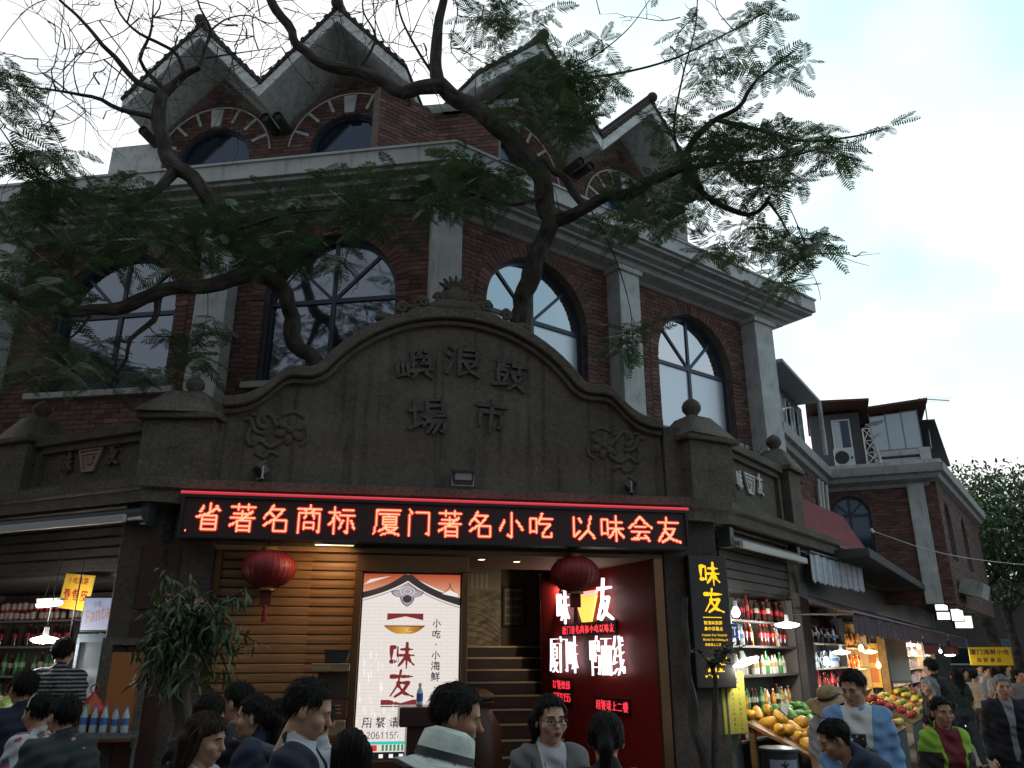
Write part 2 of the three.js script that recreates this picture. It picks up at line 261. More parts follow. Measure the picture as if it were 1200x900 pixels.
function glyphDots(ch, s, n, d = 0.006, grow = 0) { // lit diodes of an n x n matrix; grow widens them into a halo shape
  const on = new Uint8Array(n * n), out = [];
  for (const st of strokesOf(ch)) for (let i = 0; i < st.length - 1; i++) { const m = n * 3; for (let k = 0; k <= m; k++) { const a = lerp(st[i][0], st[i + 1][0], k / m), b = lerp(st[i][1], st[i + 1][1], k / m); on[clamp(Math.round(b * (n - 1)), 0, n - 1) * n + clamp(Math.round(a * (n - 1)), 0, n - 1)] = 1; } }
  for (let g = 0; g < grow; g++) { const o = on.slice(); for (let j = 0; j < n; j++) for (let i = 0; i < n; i++) if (o[j * n + i]) for (const [a, b] of [[1, 0], [-1, 0], [0, 1], [0, -1]]) if (i + a >= 0 && i + a < n && j + b >= 0 && j + b < n) on[(j + b) * n + i + a] = 1; }
  const c = s / n; for (let j = 0; j < n; j++) for (let i = 0; i < n; i++) if (on[j * n + i]) { let e = i; while (e + 1 < n && on[j * n + e + 1]) { e++; on[j * n + e] = 0; } out.push(tf(new THREE.BoxGeometry(c * (e - i + 1) * 0.99, c * 0.99, d), [(i + e + 1) / 2 * c, s - (j + 0.5) * c, d / 2])); }
  return merge(out);
}
// ---------- the ground ----------
{
  const g = new THREE.PlaneGeometry(400, 400, 1, 1); g.rotateX(-Math.PI / 2); const uv = g.attributes.uv; for (let i = 0; i < uv.count; i++) uv.setXY(i, uv.getX(i) * 400 / 1.5, uv.getY(i) * 400 / 1.5);
  tag(M('street_ground', g, mat(0.16, 0.155, 0.145, 0.75, { map: tPave, bumpMap: tPave, bumpScale: 0.006 }), scene), 'grey granite paved street', null, null, 'structure');
}
// ---------- the corner building ----------
const bld = thing('corner_building', 'red brick corner building with arched windows, gabled roof and carved stone market parapet', 'building', FR.P(2.9, 0, -4));
reseed(21);
const brickTone = () => { const k = rr(0.72, 1.2), h = rnd(); const b = h < 0.12 ? [0.115, 0.065, 0.057] : h > 0.92 ? [0.22, 0.125, 0.1] : [0.172, 0.083, 0.07]; return b.map((c) => c * k); };
// courses of real bricks on a wall face, cut round arched openings and under a sloping top
function bricks(parent, fr, u0, u1, v0, v1, w, openings, top) {
  const pos = [], nor = [], uv = [], col = [], H = 0.068, J = 0.011, Lb = 0.235, d = 0.012;
  const quad = (a, b, c, e, n, t) => { for (const p of [a, b, c, a, c, e]) { pos.push(...p); nor.push(...n); uv.push(p[0] + p[2], p[1]); col.push(...t); } };
  let row = 0;
  for (let v = v0; v + H <= v1; v += H + J, row++) {
    for (let u = u0 - (row % 2) * Lb / 2; u < u1; u += Lb + J) {
      let segs = [[Math.max(u0, u), Math.min(u1, u + Lb)]];
      for (const o of openings) {
        const dv = Math.max(0, v + H / 2 - o.spring); if (v + H < o.v0 || dv >= o.r) continue;
        const hw = Math.sqrt(o.r * o.r - dv * dv), a = o.uc - hw, b = o.uc + hw;
        segs = segs.flatMap(([s, e]) => [[s, Math.min(e, a)], [Math.max(s, b), e]].filter(([x, y]) => y - x > 0.025));
      }
      for (const [s, e] of segs) {
        if (e - s < 0.025 || (top && v + H > Math.min(top(s), top(e)))) continue;
        const t = brickTone(), z = w + d + rr(-0.003, 0.004), a = s, b = e, lo = v, hi = v + H;
        quad([a, lo, z], [b, lo, z], [b, hi, z], [a, hi, z], [0, 0, 1], t); quad([a, lo, w], [b, lo, w], [b, lo, z], [a, lo, z], [0, -1, 0], t);
        quad([a, hi, z], [b, hi, z], [b, hi, w], [a, hi, w], [0, 1, 0], t); quad([a, lo, w], [a, lo, z], [a, hi, z], [a, hi, w], [-1, 0, 0], t); quad([b, lo, z], [b, lo, w], [b, hi, w], [b, hi, z], [1, 0, 0], t);
      }
    }
  }
  const g = new THREE.BufferGeometry(); g.setAttribute('position', new THREE.Float32BufferAttribute(pos, 3)); g.setAttribute('normal', new THREE.Float32BufferAttribute(nor, 3)); g.setAttribute('uv', new THREE.Float32BufferAttribute(uv, 2)); g.setAttribute('color', new THREE.Float32BufferAttribute(col, 3));
  return tag(M('bricks', g, mBrick, parent, fr), null, null, null, 'stuff');
}
function archBricks(parent, fr, uc, r, spring, v0, ring, w) { // one row of bricks on edge round the arch
  const out = [], n = Math.round(Math.PI * r / 0.085);
  for (let i = 0; i < n; i++) { const a0 = Math.PI * i / n + 0.005, a1 = Math.PI * (i + 1) / n - 0.005, z = w + 0.02 + rr(-0.003, 0.004); const q = (R, a) => [uc + Math.cos(a) * R, spring + Math.sin(a) * R]; out.push(paint(poly([q(r, a0), q(r + ring, a0), q(r + ring, a1), q(r, a1)], w - 0.02, z), brickTone())); }
  return tag(M('arch_bricks', out, mBrick, parent, fr), null, null, null, 'stuff');
}
function archWindow(parent, fr, uc, r, spring, v0, w, upper, lower, fan = true) {
  const g = G('window', parent, fr, [uc, spring, w]), f = 0.06, h = v0 - spring;
  const outer = new THREE.Shape(); outer.moveTo(-r, h); outer.lineTo(r, h); outer.lineTo(r, 0); outer.absarc(0, 0, r, 0, Math.PI, false); outer.lineTo(-r, h);
  const bars = [poly(outer, -0.04, 0.04, [archPath(0, r, 0, h, f)]), box(-r + f, r - f, -0.04, 0.03, -0.036, 0.036), box(-0.035, 0.035, h + f, -0.04, -0.032, 0.032)];
  if (fan) { bars.push(box(-0.03, 0.03, 0.03, r - f * 0.9, -0.03, 0.03)); for (const s of [-1, 1]) bars.push(tf(box(-0.025, 0.025, 0.05, r - f * 0.9, -0.028, 0.028), [0, 0, 0], [0, 0, s * Math.PI / 4])); }
  L('frame', bars, mFrameBlue, g);
  const R = r - f * 0.7, tilt = (m) => { m.rotation.set(rr(-0.006, 0.006), rr(-0.006, 0.006), 0); return m; };
  const ns = fan ? 4 : 2;
  for (let i = 0; i < ns; i++) { const a = Math.PI * i / ns, b = Math.PI * (i + 1) / ns, s = new THREE.Shape(); s.moveTo(0, 0); s.lineTo(Math.cos(a) * R, Math.sin(a) * R); s.absarc(0, 0, R, a, b, false); s.lineTo(0, 0); tilt(L('pane', poly(s, -0.012, 0.004), upper, g)); }
  for (const s of [-1, 1]) tilt(L('pane', box(s < 0 ? -R : 0, s < 0 ? 0 : R, h + f * 0.7, 0, -0.012, 0.003), lower, g));
  return g;
}
const SPR = 7.08, SILL = 5.72, RA = 1.06;
const winUL = [-5.4, -1.78].map((uc) => ({ uc, r: RA + 0.22, spring: SPR, v0: SILL - 0.1 })), winUR = [1.86, 5.74].map((uc) => ({ uc, r: RA + 0.22, spring: SPR, v0: SILL - 0.1 }));
for (const [fr, a, b, ws] of [[UL, -7.7, 0, winUL], [UR, 0, 7.95, winUR]]) {
  const wl = M('wall', poly([[a, 3.55], [b, 3.55], [b, 8.62], [a, 8.62]], -0.32, 0, ws.map((o) => archPath(o.uc, RA, SPR, SILL))), mMortar, bld, fr);
  bricks(wl, fr, a, b, 3.62, 8.5, 0, ws.map((o) => ({ ...o, v0: SILL - 0.08 })));
  for (const o of ws) {
    archBricks(wl, fr, o.uc, RA, SPR, SILL, 0.215, 0); // jamb bricks follow
    for (const s of [-1, 1]) { const j = []; for (let v = SILL; v < SPR - 0.03; v += 0.079) j.push(paint(box(o.uc + s * (RA + 0.107) - 0.107, o.uc + s * (RA + 0.107) + 0.107, v, v + 0.068, -0.1, 0.016 + rr(-0.002, 0.003)), brickTone())); tag(M('jamb_bricks', j, mBrick, wl, fr), null, null, null, 'stuff'); }
    M('sill', box(o.uc - RA - 0.2, o.uc + RA + 0.2, SILL - 0.1, SILL, -0.2, 0.1, 0.01), mCornice, bld, fr);
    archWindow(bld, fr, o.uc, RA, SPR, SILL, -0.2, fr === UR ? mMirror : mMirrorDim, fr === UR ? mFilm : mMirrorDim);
  }
}
// pilasters
function pilaster(fr, u, wd, w1, v0 = 3.6, v1 = 8.42, turn = 0) {
  const p = M('column', [box(-wd / 2, wd / 2, v0, v1 - 0.1, -0.2, w1, 0.012), box(-wd / 2 - 0.05, wd / 2 + 0.05, v1 - 0.1, v1, -0.2, w1 + 0.05, 0.01)], mPlaster, bld, fr.at(u, 0, turn)); return p;
}
pilaster(UL, 0.02, 0.46, 0.22, 3.6, 8.42, 23); pilaster(UL, -3.57, 0.52, 0.3); pilaster(UL, -7.45, 0.6, 0.32); pilaster(UR, 3.68, 0.5, 0.34); pilaster(UR, 7.55, 0.6, 0.36);
// the deep cornice
const endUL = UL.P(-8.1, 0), endUR = UR.P(8.05, 0), back1 = UR.P(8.05, 0, -5.5), c0 = UL.P(0, 0);
const mainPath = [[endUL.x, endUL.z], [c0.x, c0.z], [endUR.x, endUR.z], [back1.x, back1.z]];
const corn = M('cornice', sweep(mainPath, [[-0.5, 8.4], [0.02, 8.4], [0.08, 8.44], [0.3, 8.5], [0.34, 8.58], [0.58, 8.64], [0.6, 8.7], [0.74, 8.72], [0.74, 8.78], [0.7, 8.78], [-0.5, 8.78]].reverse()), mCornice, bld);
M('fascia', sweep(mainPath, [[0.3, 8.785], [0.8, 8.785], [0.8, 9.05], [0.83, 9.05], [0.83, 9.09], [0.3, 9.09]].reverse()), mPlaster, corn);
M('cornice_moulding', sweep(mainPath, [[0.36, 8.6], [0.44, 8.585], [0.46, 8.61], [0.4, 8.64]].reverse()), mPlaster, corn);
// top storey with its row of gables
const VW = -1.25, VV = -0.3, GH = 1.5;
const gabUL = [-4.88, -2.2], gabUR = [2.27, 5.3];
const topAt = (list, half, flat, peak) => (u) => { let t = flat; for (const c of list) { const d = Math.abs(u - c); if (d < half) t = Math.max(t, peak - (peak - flat) * d / half); } return t; };
for (const [fr, a, b, list, half, peak, flat] of [[UL, -7.0, 0.62, gabUL, 1.34, 12.62, 11.22], [UR, -0.62, 7.3, gabUR, 1.5, 12.8, 11.3]]) {
  const pts = [[a, 8.9], [b, 8.9], [b, flat]]; for (const c of [...list].reverse()) pts.push([c + half, flat], [c, peak], [c - half, flat]); pts.push([a, flat]);
  const clean = pts.filter((p, i) => i === 0 || Math.hypot(p[0] - pts[i - 1][0], p[1] - pts[i - 1][1]) > 0.01);
  const rA = 0.74, sp = 10.72, ops = list.map((c) => ({ uc: c, r: rA + 0.0, spring: sp, v0: 9.4 }));
  const wl = M('gable_wall', poly(clean, VW - 0.25, VW, list.map((c) => archPath(c, rA, sp, 9.5))), mMortar, bld, fr);
  bricks(wl, fr, a + (fr === UL ? 1.1 : 0), b - (fr === UR ? 1.0 : 0), 9.0, peak, VW, ops, topAt(list, half, flat, peak - 0.08));
  if (fr === UL) M('plaster_panel', box(a - 0.02, a + 1.08, 9.0, flat, VW - 0.1, VW + 0.03), mPlaster, wl, fr); else M('plaster_panel', box(b - 0.98, b + 0.02, 9.0, flat + 0.5, VW - 3, VW + 0.03), mCornice, wl, fr);
  for (const c of list) {
    archWindow(bld, fr, c, rA, sp, 9.5, VW - 0.14, mDarkGlass, mDarkGlass, false);
    for (let i = 1; i < 8; i++) if (i !== 4) { const an = Math.PI * i / 8; M('voussoir_strip', tf(box(-0.028, 0.028, rA + 0.1, rA + 0.4, 0, 0.035), [0, 0, 0], [0, 0, an - Math.PI / 2]), mPlaster, bld, fr, [c, sp, VW + 0.01]); }
    M('keystone', poly([[-0.09, rA - 0.02], [0.09, rA - 0.02], [0.13, rA + 0.36], [-0.13, rA + 0.36]], 0, 0.06), mPlaster, bld, fr, [c, sp, VW + 0.01]);
    M('vent', [box(-0.09, 0.09, 0, 0.15, 0, 0.02), ...[0, 1, 2].map((k) => box(-0.08, 0.08, 0.02 + k * 0.045, 0.04 + k * 0.045, 0.018, 0.03))], mDark, bld, fr, [c, peak - 0.62, VW + 0.005]);
    const ring = []; for (let i = 0; i <= 16; i++) { const an = Math.PI * (0.03 + 0.94 * i / 16); ring.push(V(Math.cos(an) * (rA + 0.42), Math.sin(an) * (rA + 0.42), 0.02)); }
    M('arch_moulding', tubeOf(ring, 0.02, 30, 5), mPlaster, bld, fr, [c, sp, VW + 0.01]);
    // roof of this gable
    const pk = peak + 0.22, fl = flat + 0.12, th = 0.16, hw = half + 0.005;
    const roof = M('roof', poly([[c - hw, fl], [c - hw, fl + th], [c, pk + th], [c + hw, fl + th], [c + hw, fl], [c, pk]].reverse(), -6.5, VV - 0.03), mSoffit, bld, fr);
    M('barge_board', poly([[c - hw, fl - 0.1], [c - hw, fl + th - 0.02], [c, pk + th - 0.02], [c + hw, fl + th - 0.02], [c + hw, fl - 0.1], [c, pk - 0.1]].reverse(), VV - 0.03, VV + 0.02), mSoffit, roof, fr);
    const tiles = poly([[c - hw - 0.03, fl + th], [c - hw - 0.03, fl + th + 0.05], [c, pk + th + 0.07], [c + hw + 0.03, fl + th + 0.05], [c + hw + 0.03, fl + th], [c, pk + th + 0.005]].reverse(), -6.5, VV + 0.05);
    const tl = [tiles]; const sl = Math.hypot(hw, pk - fl), an = Math.atan2(pk - fl, hw);
    for (const s of [-1, 1]) for (let k = 0; k < 10; k++) { const q = (k + 0.5) / 10; tl.push(tf(new THREE.CylinderGeometry(0.05, 0.05, 6.5, 8, 1), [c + s * hw * (1 - q), lerp(fl, pk, q) + th + 0.06, -3.2 + VV], [Math.PI / 2, 0, 0])); }
    M('roof_tiles', tl, mRoofTile, roof, fr);
    M('ridge_cap', [tf(cyl(0.1, 0.1, 6.2, 12), [c, pk + th + 0.1, VV - 3.06], [Math.PI / 2, 0, 0]), tf(new THREE.SphereGeometry(0.115, 14, 10), [c, pk + th + 0.1, VV + 0.06])], mRoofTile, roof, fr);
    for (const s of [-1, 1]) M('drain_pipe', [tf(cyl(0.09, 0.09, 0.5, 16, true), [0, 0, 0], [Math.PI / 2, 0, 0]), tf(cyl(0.075, 0.075, 0.02, 16), [0, 0, 0.2], [Math.PI / 2, 0, 0])], mDark, bld, fr, [c + s * (half - 0.12), flat - 0.02, VW + 0.22]);
  }
}
M('corner_coping', sweep([UL.P(-0.86, 0, VW), UL.P(0.53, 0, VW), UR.P(0.8, 0, VW)].map((p) => [p.x, p.z]), [[-0.3, 11.2], [0.1, 11.2], [0.14, 11.28], [0.14, 11.36], [-0.3, 11.36]].reverse()), mCornice, bld);
M('roof_ball', [tf(new THREE.SphereGeometry(0.12, 16, 12), [0, 11.58, 0]), tf(cyl(0.05, 0.08, 0.12), [0, 11.44, 0])], mCornice, bld, UL.at(0.0, -1.2, 23));
M('end_wall', box(0, 5.5, 3.55, 8.7, -0.3, 0), mPlaster, bld, new Frame(UR.P(7.95, 0, 0).x, UR.P(7.95, 0, 0).z, 127));
M('end_wall', box(-5.5, 0, 0, 8.7, -0.3, 0), mPlaster, bld, new Frame(UL.P(-7.7, 0, 0).x, UL.P(-7.7, 0, 0).z, -99));
M('flat_roof', (() => { const s = new THREE.Shape([UL.P(-7.9, 0, 0.3), UL.P(0.12, 0, 0.3), UR.P(8.0, 0, 0.3), UR.P(8.0, 0, -6), UL.P(-7.9, 0, -8)].map((p) => new THREE.Vector2(p.x, -p.z))); const g = new THREE.ExtrudeGeometry(s, { depth: 0.1, bevelEnabled: false }); g.rotateX(-Math.PI / 2); g.translate(0, 8.8, 0); return uvBox(g); })(), mCornice, bld);

// the first floor slab and its stone ledge
const eL = LW.P(-5.5, 0), cL = LW.P(0, 0), cF = FR.P(0, 0), eF = FR.P(5.75, 0), cR = RW.P(0.15, 0), eR = RW.P(4.4, 0);
M('terrace_slab', (() => { const s = new THREE.Shape([eL, cL, cF, eF, cR, eR, UR.P(8.2, 0, -0.2), UR.P(0.2, 0, -0.2), UL.P(-7.6, 0, -0.2)].map((p) => new THREE.Vector2(p.x, -p.z))); const g = new THREE.ExtrudeGeometry(s, { depth: 0.14, bevelEnabled: false }); g.rotateX(-Math.PI / 2); g.translate(0, 3.42, 0); return uvBox(g); })(), mGranite, bld);
M('ledge', sweep([[eL.x, eL.z], [cL.x, cL.z], [cF.x, cF.z], [eF.x, eF.z], [cR.x, cR.z], [eR.x, eR.z]], [[-0.2, 3.38], [0.2, 3.38], [0.2, 3.5], [0.26, 3.53], [0.26, 3.62], [0.1, 3.66], [-0.2, 3.66]].reverse()), mGranite, bld);

// the curved market parapet
const UC = 2.88;
function gableCurve(off = 0) { // right half mirrored; returns points from left dip to right dip
  const R = 1.86 + off, cy = 5.8 - 1.86, half = [];
  const a0 = Math.asin(1.52 / 1.86); for (let i = 0; i <= 14; i++) { const a = a0 * i / 14; half.push([Math.sin(a) * R, cy + Math.cos(a) * R]); }
  const ctl = new THREE.CubicBezierCurve(new THREE.Vector2(1.52 + off * 0.6, 5.01 + off * 0.8), new THREE.Vector2(1.66 + off * 0.4, 4.9 + off), new THREE.Vector2(1.72, 4.93 + off), new THREE.Vector2(1.86, 4.93 + off)), c2 = new THREE.CubicBezierCurve(new THREE.Vector2(1.86, 4.93 + off), new THREE.Vector2(2.08, 4.92 + off), new THREE.Vector2(2.12, 4.52 + off), new THREE.Vector2(2.6, 4.52 + off));
  for (let i = 1; i <= 8; i++) half.push(ctl.getPoint(i / 8).toArray()); for (let i = 1; i <= 12; i++) half.push(c2.getPoint(i / 12).toArray());
  return [...half.slice(1).reverse().map(([x, y]) => [UC - x, y]), ...half.map(([x, y]) => [UC + x, y])];
}
const curve = gableCurve(0), band = (o0, o1) => [...gableCurve(o0), ...gableCurve(o1).reverse()];
const par = M('market_parapet', poly([[UC - 2.62, 3.62], [UC + 2.62, 3.62], ...curve.slice().reverse().map((p) => p)], -0.32, 0), mParapet, bld, FR);
M('coping', poly(band(-0.02, 0.1), -0.4, 0.14, [], 0.012), mGranite, par, FR);
M('coping_moulding', poly(band(-0.09, -0.03), -0.05, 0.07, [], 0.01), mGranite, par, FR);
for (const [ch, u, v, s] of [['鼓', 3.57, 5.12, 0.43], ['浪', 2.99, 5.26, 0.43], ['嶼', 2.4, 5.17, 0.44], ['市', 3.34, 4.57, 0.43], ['場', 2.58, 4.54, 0.47]]) { const m = M('raised_character', tf(glyphSolid(ch, s, 0.05, 0.045, 0.45), [-s / 2, -s / 2, 0]), mat(0.19, 0.17, 0.142, 0.9, { map: tGranite }), par, FR, [u, v, 0.0]); m.rotation.z = (UC - u) * 0.22; }
// carved crest on top
{
  const S = (x, y, z, sx, sy, sz) => tf(new THREE.SphereGeometry(1, 14, 10), [x, y, z], [0, 0, 0], [sx, sy, sz]), o = [];
  const spiral = (x, y, r, s) => { const p = []; for (let i = 0; i <= 26; i++) { const a = i / 26 * Math.PI * 3.2, q = r * (1 - i / 32); p.push(V(x + s * Math.cos(a) * q, y + Math.sin(a) * q, 0.05)); } return tubeOf(p, 0.028, 40, 6); };
  o.push(S(0, 0.34, 0, 0.17, 0.2, 0.13), S(0, 0.16, 0, 0.36, 0.12, 0.14), S(0, 0.06, 0, 0.62, 0.12, 0.13));
  for (let i = -3; i <= 3; i++) o.push(tf(new THREE.SphereGeometry(1, 10, 8), [Math.sin(i * 0.36) * 0.15, 0.36 + Math.cos(i * 0.36) * 0.13, 0.09], [0, 0, -i * 0.36], [0.024, 0.1, 0.04]));
  for (const s of [-1, 1]) { o.push(spiral(s * 0.2, 0.27, 0.07, s), spiral(s * 0.4, 0.2, 0.065, s), spiral(s * 0.66, 0.1, 0.07, -s), spiral(s * 0.28, 0.07, 0.08, s)); o.push(S(s * 0.42, 0.25, 0.02, 0.05, 0.06, 0.06), S(s * 0.66, 0.16, 0, 0.06, 0.06, 0.07)); for (let i = 0; i < 8; i++) { const x = s * (0.25 + i * 0.085); o.push(tf(new THREE.SphereGeometry(1, 10, 8), [x, 0.06 - x * x * 0.22, 0.07], [0, 0, -s * (0.5 + i * 0.08)], [0.085, 0.034, 0.055])); } o.push(S(s * 0.85, -0.05, 0.02, 0.14, 0.07, 0.09)); }
  M('carved_crest', o, mGranite, par, FR, [UC, 5.84, -0.1]);
  // low reliefs of leaves and flowers at both ends
  for (const s of [-1, 1]) {
    const r = [];
    for (let i = 0; i < 6; i++) { const a = i / 6 * Math.PI * 2 + 0.4; r.push(tf(new THREE.SphereGeometry(1, 10, 8), [-0.16 * s + Math.cos(a) * 0.1, 0.06 + Math.sin(a) * 0.1, 0], [0, 0, a], [0.085, 0.05, 0.035])); }
    r.push(tf(new THREE.SphereGeometry(0.05, 10, 8), [-0.16 * s, 0.06, 0.01]));
    const q = (pts, w) => r.push(tubeOf(pts.map(([x, y]) => V(x * s, y, 0)), w, 24, 6));
    q([[-0.02, 0.1], [0.08, 0.24], [0.18, 0.22], [0.2, 0.12], [0.12, 0.06]], 0.034); q([[0.1, 0.0], [0.22, 0.04], [0.3, 0.18], [0.36, 0.16]], 0.03); q([[-0.1, -0.06], [0.04, -0.14], [0.16, -0.08], [0.24, -0.14]], 0.028); q([[-0.06, -0.24], [0.04, -0.2], [0.1, -0.26], [0.2, -0.22]], 0.024); q([[-0.3, 0.22], [-0.2, 0.28], [-0.06, 0.24]], 0.026); q([[0.28, 0.08], [0.3, -0.05], [0.26, -0.14]], 0.03); q([[-0.34, 0.08], [-0.36, -0.04], [-0.28, -0.12]], 0.024);
    for (let i = 0; i < 5; i++) r.push(tf(new THREE.SphereGeometry(1, 8, 6), [s * (0.02 + i * 0.06), 0.2 + Math.sin(i * 1.7) * 0.05, 0], [0, 0, i * 0.8], [0.06, 0.025, 0.03]));
    M('carved_relief', r, mGranite, par, FR, [UC + s * 2.02, 4.22, 0]);
  }
}
// piers with caps and bud finials
function pier(fr, u, wd, vb, vt, dep, turn, finial, sc = 1) {
  const f = fr.at(u, 0, turn), h = wd / 2;
  const p = M('stone_pier', [box(-h, h, vb, vt, -dep, 0.12, 0.015), box(-h - 0.07, h + 0.07, vt, vt + 0.07, -dep - 0.05, 0.19, 0.015), tf(new THREE.CylinderGeometry((h + 0.07) * 0.62, (h + 0.07) * 1.4, 0.3, 4, 1), [0, vt + 0.22, (0.12 - dep) / 2], [0, Math.PI / 4, 0], [1, 1, (dep + 0.24) / (wd + 0.14)])].map((g) => uvBox(g)), mGranite, bld, f);
  if (finial) M('finial', [tf(lathe([[0, 0], [0.1, 0], [0.11, 0.03], [0.07, 0.06], [0.075, 0.09], [0.12, 0.15], [0.125, 0.2], [0.1, 0.26], [0.05, 0.3], [0, 0.33]], 20), [0, 0, 0], [0, 0, 0], sc)], mGranite, p, f, [0, vt + 0.34, (0.12 - dep) / 2]);
}
pier(FR, -0.14, 0.78, 3.6, 4.32, 0.5, -10, true, 0.85); pier(FR, 6.06, 0.7, 3.6, 4.36, 0.5, 18, true, 1);
M('parapet_end', [box(0.2, 0.3, 3.62, 4.55, -0.3, 0.05, 0.01)], mGranite, par, FR); M('parapet_end', [box(5.5, 5.72, 3.62, 4.55, -0.3, 0.05, 0.01)], mGranite, par, FR);
// side balustrades with a bowl emblem flanked by characters
function balustrade(fr, a, b, top, ub, light) {
  const bal = M('balustrade', [box(a, b, 3.62, top - 0.12, -0.25, -0.06), box(a, b, top - 0.12, top, -0.28, 0.06, 0.015), box(a, a + 0.1, 3.62, top - 0.12, -0.2, 0.0), box(b - 0.1, b, 3.62, top - 0.12, -0.2, 0.0), box(a, b, 3.62, 3.72, -0.2, 0.02), box(a, b, top - 0.2, top - 0.121, -0.2, 0.0)], mGranite, bld, fr);
  const mb = light ? mat(0.5, 0.48, 0.46, 0.6) : mat(0.32, 0.2, 0.16, 0.6), mc = mat(0.09, 0.06, 0.05, 0.7);
  const o = new THREE.Shape([[-0.2, 0.13], [0.2, 0.13], [0.09, -0.15], [-0.09, -0.15]].map((p) => new THREE.Vector2(...p))), i = new THREE.Path([[-0.165, 0.105], [0.165, 0.105], [0.075, -0.125], [-0.075, -0.125]].map((p) => new THREE.Vector2(...p)));
  M('bowl_emblem', [poly(o, 0, 0.03, [i]), box(-0.16, 0.16, 0.06, 0.078, 0, 0.025), poly([[-0.165, 0.105], [0.165, 0.105], [0.075, -0.125], [-0.075, -0.125]].reverse(), -0.01, 0.008), tubeOf([V(-0.06, 0.03, 0.015), V(-0.03, -0.05, 0.015), V(0.03, -0.05, 0.015), V(0.03, 0.01, 0.015), V(0.06, 0.03, 0.015)], 0.012, 16, 5)], mb, bal, fr, [ub, (3.62 + top) / 2 + 0.02, -0.05]);
  M('emblem_character', tf(glyphSolid('味', 0.27, 0.04, 0.03, 0.4, 0.2), [-0.1, -0.12, 0]), light ? mb : mc, bal, fr, [ub - 0.38, (3.62 + top) / 2, -0.05]); M('emblem_character', tf(glyphSolid('友', 0.3, 0.045, 0.03, 0.4, 0.22), [-0.1, -0.12, 0]), light ? mb : mc, bal, fr, [ub + 0.36, (3.62 + top) / 2 + 0.04, -0.05]);
}
balustrade(LW, -2.0, -0.2, 4.32, -1.1, false); balustrade(LW, -5.4, -2.5, 4.32, -3.6, true); balustrade(RW, 0.5, 2.65, 4.56, 1.5, true);
pier(LW, -2.26, 0.5, 3.6, 4.26, 0.4, 0, true, 0.85); pier(RW, 2.95, 0.5, 3.6, 4.5, 0.4, 0, true, 0.95);

// ground floor: piers, lintel, shop hall
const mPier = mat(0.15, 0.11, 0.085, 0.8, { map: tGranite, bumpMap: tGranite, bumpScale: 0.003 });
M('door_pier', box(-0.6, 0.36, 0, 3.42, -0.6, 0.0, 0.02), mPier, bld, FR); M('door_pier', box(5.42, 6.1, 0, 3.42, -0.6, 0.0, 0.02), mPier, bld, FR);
M('pier_panel', [box(-0.36, 0.02, 2.3, 2.95, 0, 0.03, 0.008), box(-0.36, 0.02, 0.8, 2.2, 0, 0.03, 0.008)], mat(0.1, 0.028, 0.022, 0.6, { map: tGranite }), bld, FR);
M('lintel', box(0.36, 5.42, 2.98, 3.42, -0.5, -0.05), mGranite, bld, FR);
const mHall = mat(0.2, 0.11, 0.05, 0.6, { map: tWood });
M('hall_ceiling', box(0.36, 5.6, 2.93, 2.98, -1.5, -0.02), mat(0.3, 0.18, 0.1, 0.7), bld, FR);
M('stairwell_ceiling', box(0.3, 5.6, 4.3, 4.4, -4.6, -1.5), mHall, bld, FR);
M('stairwell_header', box(0.3, 5.6, 2.98, 4.3, -1.5, -1.45), mHall, bld, FR);
M('hall_back_wall', box(0.3, 5.6, 0, 4.4, -4.7, -4.55), mat(0.2, 0.14, 0.08, 0.7, { map: tPlaster }), bld, FR);
M('hall_side_wall', box(0.3, 0.36, 0, 4.4, -4.6, -0.5), mHall, bld, FR);
M('hall_floor', box(0.36, 5.5, 0, 0.12, -4.6, 0.1), mFloorTile, bld, FR);
// ---------- entrance: shutter, signs, screen, lanterns, stairs ----------
function area(fr, p, w, h, color, intensity, dir = [0, 0, 1], parent = scene) { // an area light facing along the frame direction
  const l = new THREE.RectAreaLight(color, intensity, w, h), a = fr.P(...p), b = fr.P(p[0] + dir[0], p[1] + dir[1], p[2] + dir[2]);
  if (parent !== scene) { parent.updateWorldMatrix(true, false); parent.worldToLocal(a); l.position.copy(a); parent.add(l); } else { l.position.copy(a); scene.add(l); }
  l.lookAt(b); l.rotateY(0); return l;
}
function bulbLight(parent, pos, color, intensity, r = 1) { const l = new THREE.PointLight(color, intensity, 0, 2); l.position.copy(pos); l.castShadow = true; l.shadow.radius = r; parent.add(l); return l; }
{ // wooden roller shutter, slat by slat
  const sh = G('wood_shutter', bld, FR, [0.38, 0.12, -0.16]);
  const sg = (() => { const s = new THREE.Shape([[0, 0.004], [-0.008, 0.012], [-0.011, 0.048], [-0.008, 0.086], [0, 0.094]].map((p) => new THREE.Vector2(...p))); const g = new THREE.ExtrudeGeometry(s, { depth: 1.48, bevelEnabled: false }); g.rotateY(Math.PI / 2); return uvBox(g); })();
  const ms = [0.9, 1, 1.08].map((k) => mat(0.4 * k, 0.21 * k, 0.085 * k, 0.45, { map: tWood }));
  for (let i = 0; i < 29; i++) { const m = L('slat', sg, ms[Math.floor(rnd() * 3)], sh); m.position.set(0, i * 0.097, rr(-0.002, 0.002)); }
  L('backing', box(0, 1.48, 0, 2.82, -0.06, -0.02), mDark, sh); L('guide_rail', box(-0.02, 0.05, 0, 2.82, 0.03, 0.08), mBronze, sh);
}
